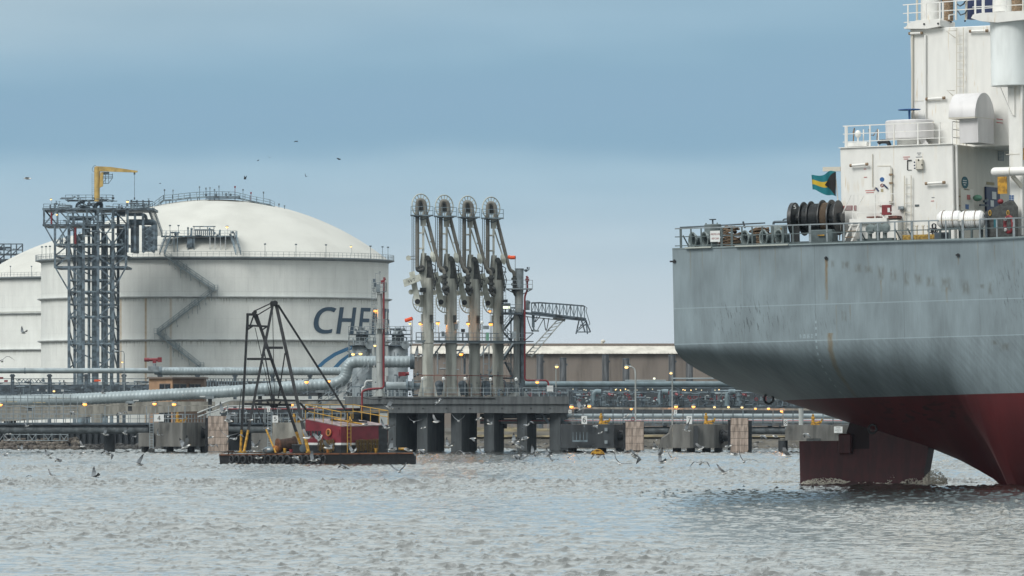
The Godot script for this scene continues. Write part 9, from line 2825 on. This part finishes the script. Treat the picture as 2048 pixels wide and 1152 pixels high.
func gull_list() -> Array:
	return [
		[4, 722, 560.0, 2, 100, 20, 1.35, "large gull cut by the left frame edge, before the farther tank"],
		[54, 357, 600.0, 1, 10, -4, 1.0, "dark-winged gull gliding high over the farther tank"],
		[47, 666, 640.0, 3, 30, 0, 0.95, "small gull banking in front of the farther tank's wall"],
		[54, 852, 780.0, 4, 60, 10, 1.0, "white gull diving in front of the left tube girder"],
		[17, 868, 790.0, 1, 20, 0, 0.9, "pale gull with flat wings over the left scaffold's foot"],
		[18, 880, 780.0, 4, 120, 15, 1.0, "white gull landing on the rocks at the left frame edge"],
		[41, 900, 760.0, 0, 160, 0, 1.0, "dark gull low in front of the rocks, second from the left edge"],
		[10, 908, 740.0, 6, 10, 0, 1.0, "gull skimming the water at the left frame edge"],
		[96, 911, 700.0, 3, 40, 0, 1.0, "gull with raised wings over the water below the scaffold"],
		[116, 921, 640.0, 2, 20, -15, 1.1, "dark-backed gull with drooped wings, left of the lone left pile"],
		[144, 910, 660.0, 2, 95, 0, 1.1, "gull seen head-on with arched wings, left of the lone left pile"],
		[162, 907, 680.0, 1, 15, 14, 1.05, "gull gliding right with tilted wings, left of the lone pile"],
		[165, 893, 760.0, 4, 150, 0, 0.9, "small white gull before the rocks, left of the lone pile"],
		[210, 869, 700.0, 4, 30, -20, 1.0, "white gull in front of the lone left pile's head"],
		[215, 908, 640.0, 2, 40, -25, 1.25, "large gull with black wing tips below the lone left pile"],
		[243, 827, 720.0, 2, 60, 10, 1.0, "gull with wings down before the pale trestle wall"],
		[143, 824, 760.0, 6, 20, 0, 0.8, "tiny gull before the trestle wall at the scaffold's right"],
		[205, 786, 820.0, 4, 30, -20, 0.9, "white gull above the ribbed pipe at the left"],
		[249, 867, 740.0, 4, 20, -30, 0.9, "small white gull right of the lone left pile"],
		[271, 873, 740.0, 2, 80, 30, 0.9, "small white gull at dolphin 4's left step"],
		[317, 870, 740.0, 4, 60, -10, 0.8, "small white gull before dolphin 4's pale face"],
		[336, 833, 760.0, 3, 110, 0, 0.9, "gull by the board 4"],
		[366, 790, 760.0, 2, 90, 0, 1.0, "gull with arched wings in front of the ribbed pipe, above dolphin 4"],
		[371, 894, 600.0, 0, 25, 20, 1.35, "large gull with a dark raised wing before dolphin 4's right face"],
		[278, 929, 560.0, 4, 20, -20, 1.05, "gull skimming with one wing up, in open water left of the barge"],
		[386, 921, 560.0, 0, 95, 0, 1.05, "dark gull in a sharp V just left of the barge's bow"],
		[190, 955, 480.0, 3, 20, 0, 1.1, "nearest gull of the left water, wings in a wide V"],
		[65, 956, 480.0, 2, 70, -20, 0.7, "small gull low on the water near the left edge"],
		[103, 952, 490.0, 4, 140, 0, 0.6, "tiny gull on the water left of the wide V one"],
		[421, 875, 700.0, 1, 10, 10, 1.0, "gull passing in front of the first fender panel"],
		[425, 892, 690.0, 2, 60, 0, 0.9, "gull low in front of the first fender panel's foot"],
		[448, 823, 610.0, 4, 30, 20, 1.1, "white gull over the fender panel's top corner"],
		[464, 827, 616.0, 6, 30, 0, 0.9, "white gull just left of the A-frame's left leg, higher one"],
		[456, 842, 612.0, 4, 10, -10, 1.2, "white gull with wings up left of the A-frame's left leg"],
		[456, 873, 612.0, 3, 90, 0, 1.3, "gull with outspread wings before the tan panel, left of the legs"],
		[470, 878, 614.0, 2, 70, 20, 1.3, "grey gull arching its wings at the A-frame's left foot"],
		[500, 840, 619.5, 5, 0, 0, 1.0, "gull perched on the A-frame's left leg"],
		[532, 857, 622.0, 5, 0, 0, 1.0, "gull perched on the thin yellow strut"],
		[504, 903, 621.0, 5, 0, 0, 1.1, "gull standing on the barge deck by the yellow feet"],
		[531, 899, 620.5, 5, 10, 0, 1.5, "big white gull standing by the grey heap on the barge"],
		[510, 894, 619.0, 0, 40, 0, 1.0, "gull fluttering over the barge deck between the legs"],
		[517, 916, 617.0, 1, 20, 0, 1.0, "gull crossing before the barge's tyres, left one"],
		[590, 915, 617.0, 6, 20, 0, 1.0, "gull crossing before the barge's tyres, right one"],
		[604, 840, 619.5, 3, 60, 0, 1.0, "gull landing on the A-frame's right leg"],
		[614, 876, 619.0, 4, 150, 0, 1.2, "white gull at the right leg beside the cabin window"],
		[640, 877, 617.0, 4, 20, 55, 1.1, "gull flying steeply past the wheelhouse's left face"],
		[657, 896, 618.0, 3, 160, 0, 1.3, "gull with outspread wings in front of the left chains"],
		[707, 903, 618.0, 4, 30, 30, 1.0, "gull landing on the barge's edge left of the right chains"],
		[627, 921, 612.0, 4, 40, 0, 1.25, "gull in front of the barge's black hull, right of the tyres"],
		[731, 849, 621.0, 5, 180, 0, 1.2, "gull perched on the wheelhouse roof's right edge"],
		[773, 856, 619.0, 3, 50, 0, 1.2, "white gull hovering at the wheelhouse's right corner"],
		[778, 815, 640.0, 4, 20, -25, 1.2, "white gull before the loading platform's left edge"],
		[784, 899, 620.0, 4, 20, 0, 1.2, "gull landing on the barge's right deck"],
		[815, 900, 618.0, 1, 20, -15, 1.3, "gull gliding over the barge's right end"],
		[842, 900, 660.0, 6, 10, 0, 1.0, "gull low behind the barge's right end"],
		[828, 844, 700.0, 3, 90, 0, 1.1, "white gull seen from behind before the first platform column"],
		[846, 856, 720.0, 1, 15, 12, 0.9, "small white gull before the second platform column"],
		[872, 844, 700.0, 4, 150, 0, 1.05, "gull with one wing up between the second and third columns"],
		[876, 804, 690.0, 2, 40, 40, 0.95, "white gull before the platform's concrete beam"],
		[917, 842, 690.0, 0, 80, 0, 1.15, "gull in a clear V before the third platform column"],
		[957, 838, 700.0, 1, 10, 20, 1.0, "gull gliding at the gap left of the fourth column"],
		[980, 848, 700.0, 3, 160, 0, 0.9, "small gull before the fourth platform column"],
		[945, 877, 690.0, 6, 0, 0, 1.0, "dark-winged gull low between the third and fourth columns"],
		[898, 892, 680.0, 3, 30, 0, 1.2, "gull spreading its wings at the waterline between two columns"],
		[843, 901, 690.0, 6, 170, 0, 1.0, "gull at the waterline of the second platform column"],
		[928, 907, 620.0, 2, 80, -10, 1.2, "black-winged gull over bright water below the fourth column"],
		[968, 908, 620.0, 3, 60, 0, 1.0, "pale gull at the waterline right of the fourth column"],
		[836, 713, 700.0, 4, 30, 0, 1.3, "gull with one black wing straight up before the thick pipe's end"],
		[748, 733, 700.0, 2, 100, 40, 1.15, "gull flying steeply past the grey mast"],
		[1055, 850, 690.0, 2, 60, 25, 1.1, "white gull before the fifth platform column"],
		[1030, 884, 650.0, 3, 20, 0, 1.25, "gull flock member with raised wings before the rocks left of the fifth column"],
		[1049, 878, 650.0, 2, 10, 15, 1.15, "gull flying right before the fifth column's foot"],
		[1036, 892, 640.0, 2, 30, -35, 1.4, "dark gull plunging between the fourth and fifth columns"],
		[860, 921, 560.0, 0, 80, 0, 1.0, "gull with wings up right of the barge's stern"],
		[998, 928, 540.0, 2, 95, 0, 1.15, "gull with arched wings seen head-on in open water right of the barge"],
		[688, 936, 560.0, 2, 30, -30, 1.2, "black-winged gull below the barge's hull"],
		[799, 943, 520.0, 0, 70, 10, 1.15, "gull with tall raised wings below the barge's right end"],
		[1032, 911, 640.0, 6, 10, 0, 1.0, "gull skimming below the fifth platform column, left one"],
		[1054, 911, 620.0, 2, 60, 10, 1.2, "gull with drooped dark wings below the fifth column"],
		[1068, 907, 620.0, 4, 20, 15, 1.0, "pale gull beside the drooped-wing one"],
		[1096, 912, 600.0, 3, 20, 0, 1.05, "gull with spread wings below the sixth platform column"],
		[1104, 921, 590.0, 4, 60, 0, 0.9, "small gull just below the spread-winged one"],
		[1137, 913, 590.0, 2, 85, 0, 1.3, "gull with broad arched wings left of the barrel buoy"],
		[1093, 943, 540.0, 6, 0, -3, 1.1, "gull gliding very low in the middle water"],
		[1170, 906, 600.0, 0, 85, 0, 1.2, "gull in a V just left of the barrel buoy"],
		[1196, 914, 590.0, 2, 60, 0, 1.0, "gull passing right in front of the barrel buoy"],
		[1164, 816, 640.0, 4, 15, 35, 1.25, "white gull with a long black wing before the first walkway lamps"],
		[1252, 833, 640.0, 1, 15, 35, 1.0, "small gull with a tilted black wing above the red-stained panel"],
		[1232, 904, 600.0, 1, 10, -25, 1.2, "gull gliding right of the barrel buoy"],
		[1267, 911, 560.0, 2, 35, -45, 1.5, "largest gull of the right flock, both black wings swept down"],
		[1239, 927, 560.0, 3, 110, -20, 1.1, "gull with a raised dark wing below the red-stained panel"],
		[1320, 911, 580.0, 0, 10, 0, 1.0, "white-headed gull with short raised wings between the two right panels"],
		[1323, 925, 570.0, 3, 20, 0, 1.15, "gull braking above the water, left of the tall-winged one"],
		[1345, 918, 570.0, 4, 100, 0, 1.3, "gull with one tall black wing under dolphin 7"],
		[1373, 861, 640.0, 4, 30, -20, 1.0, "white gull before dolphin 7's concrete face"],
		[1312, 897, 650.0, 3, 170, 0, 1.0, "white gull at the rocks left of dolphin 7"],
		[1403, 897, 650.0, 4, 160, 30, 1.0, "white gull at the waterline of dolphin 7"],
		[1400, 928, 550.0, 2, 70, 0, 1.15, "gull with drooped black wings below dolphin 7's right side"],
		[1450, 946, 500.0, 4, 130, 20, 0.95, "lone gull low in the water left of the rudder"],
		[1470, 909, 580.0, 1, 170, 0, 1.15, "gull gliding flat below the last fender panel"],
		[1488, 923, 560.0, 4, 80, 0, 1.3, "gull with one black wing up, left of the rudder"],
		[1575, 912, 520.0, 3, 165, 0, 1.25, "gull braking with raised wings just left of the rudder"],
		[1456, 893, 640.0, 1, 20, 10, 1.1, "gull flying before the dark fender cell by the last panel"],
		[1525, 872, 660.0, 6, 20, 0, 0.9, "pale gull before the right tube girder, left one"],
		[1551, 873, 660.0, 1, 170, -10, 0.9, "pale gull before the right tube girder, right one"],
		[1611, 868, 640.0, 6, 20, 0, 0.9, "dark-backed gull before the pale right dolphin"],
		[1190, 852, 680.0, 6, 10, 0, 0.8, "small gull before dolphin 6's dark face, higher one"],
		[1200, 866, 680.0, 1, 20, 20, 0.8, "small gull before dolphin 6's dark face, lower one"],
		[592, 283, 900.0, 2, 40, 0, -0.8, "topmost dark bird, alone high over the tank's right half"],
		[539, 315, 900.0, 3, 90, 0, -0.7, "dark bird below and left of the topmost one"],
		[516, 321, 920.0, 1, 20, 25, -0.8, "faint dark bird gliding left of the pair over the tank"],
		[490, 358, 900.0, 0, 20, 0, -1.0, "dark bird with raised wings just above the dome's walkway"],
		[612, 353, 900.0, 4, 60, 0, -0.7, "small dark bird over the dome's right shoulder"],
		[677, 318, 860.0, 1, 20, -20, -1.3, "dark bird gliding down at the right of the group"],
		[320, 367, 950.0, 1, 10, 0, -0.7, "tiny bird between the yellow crane and the dome"],
	]
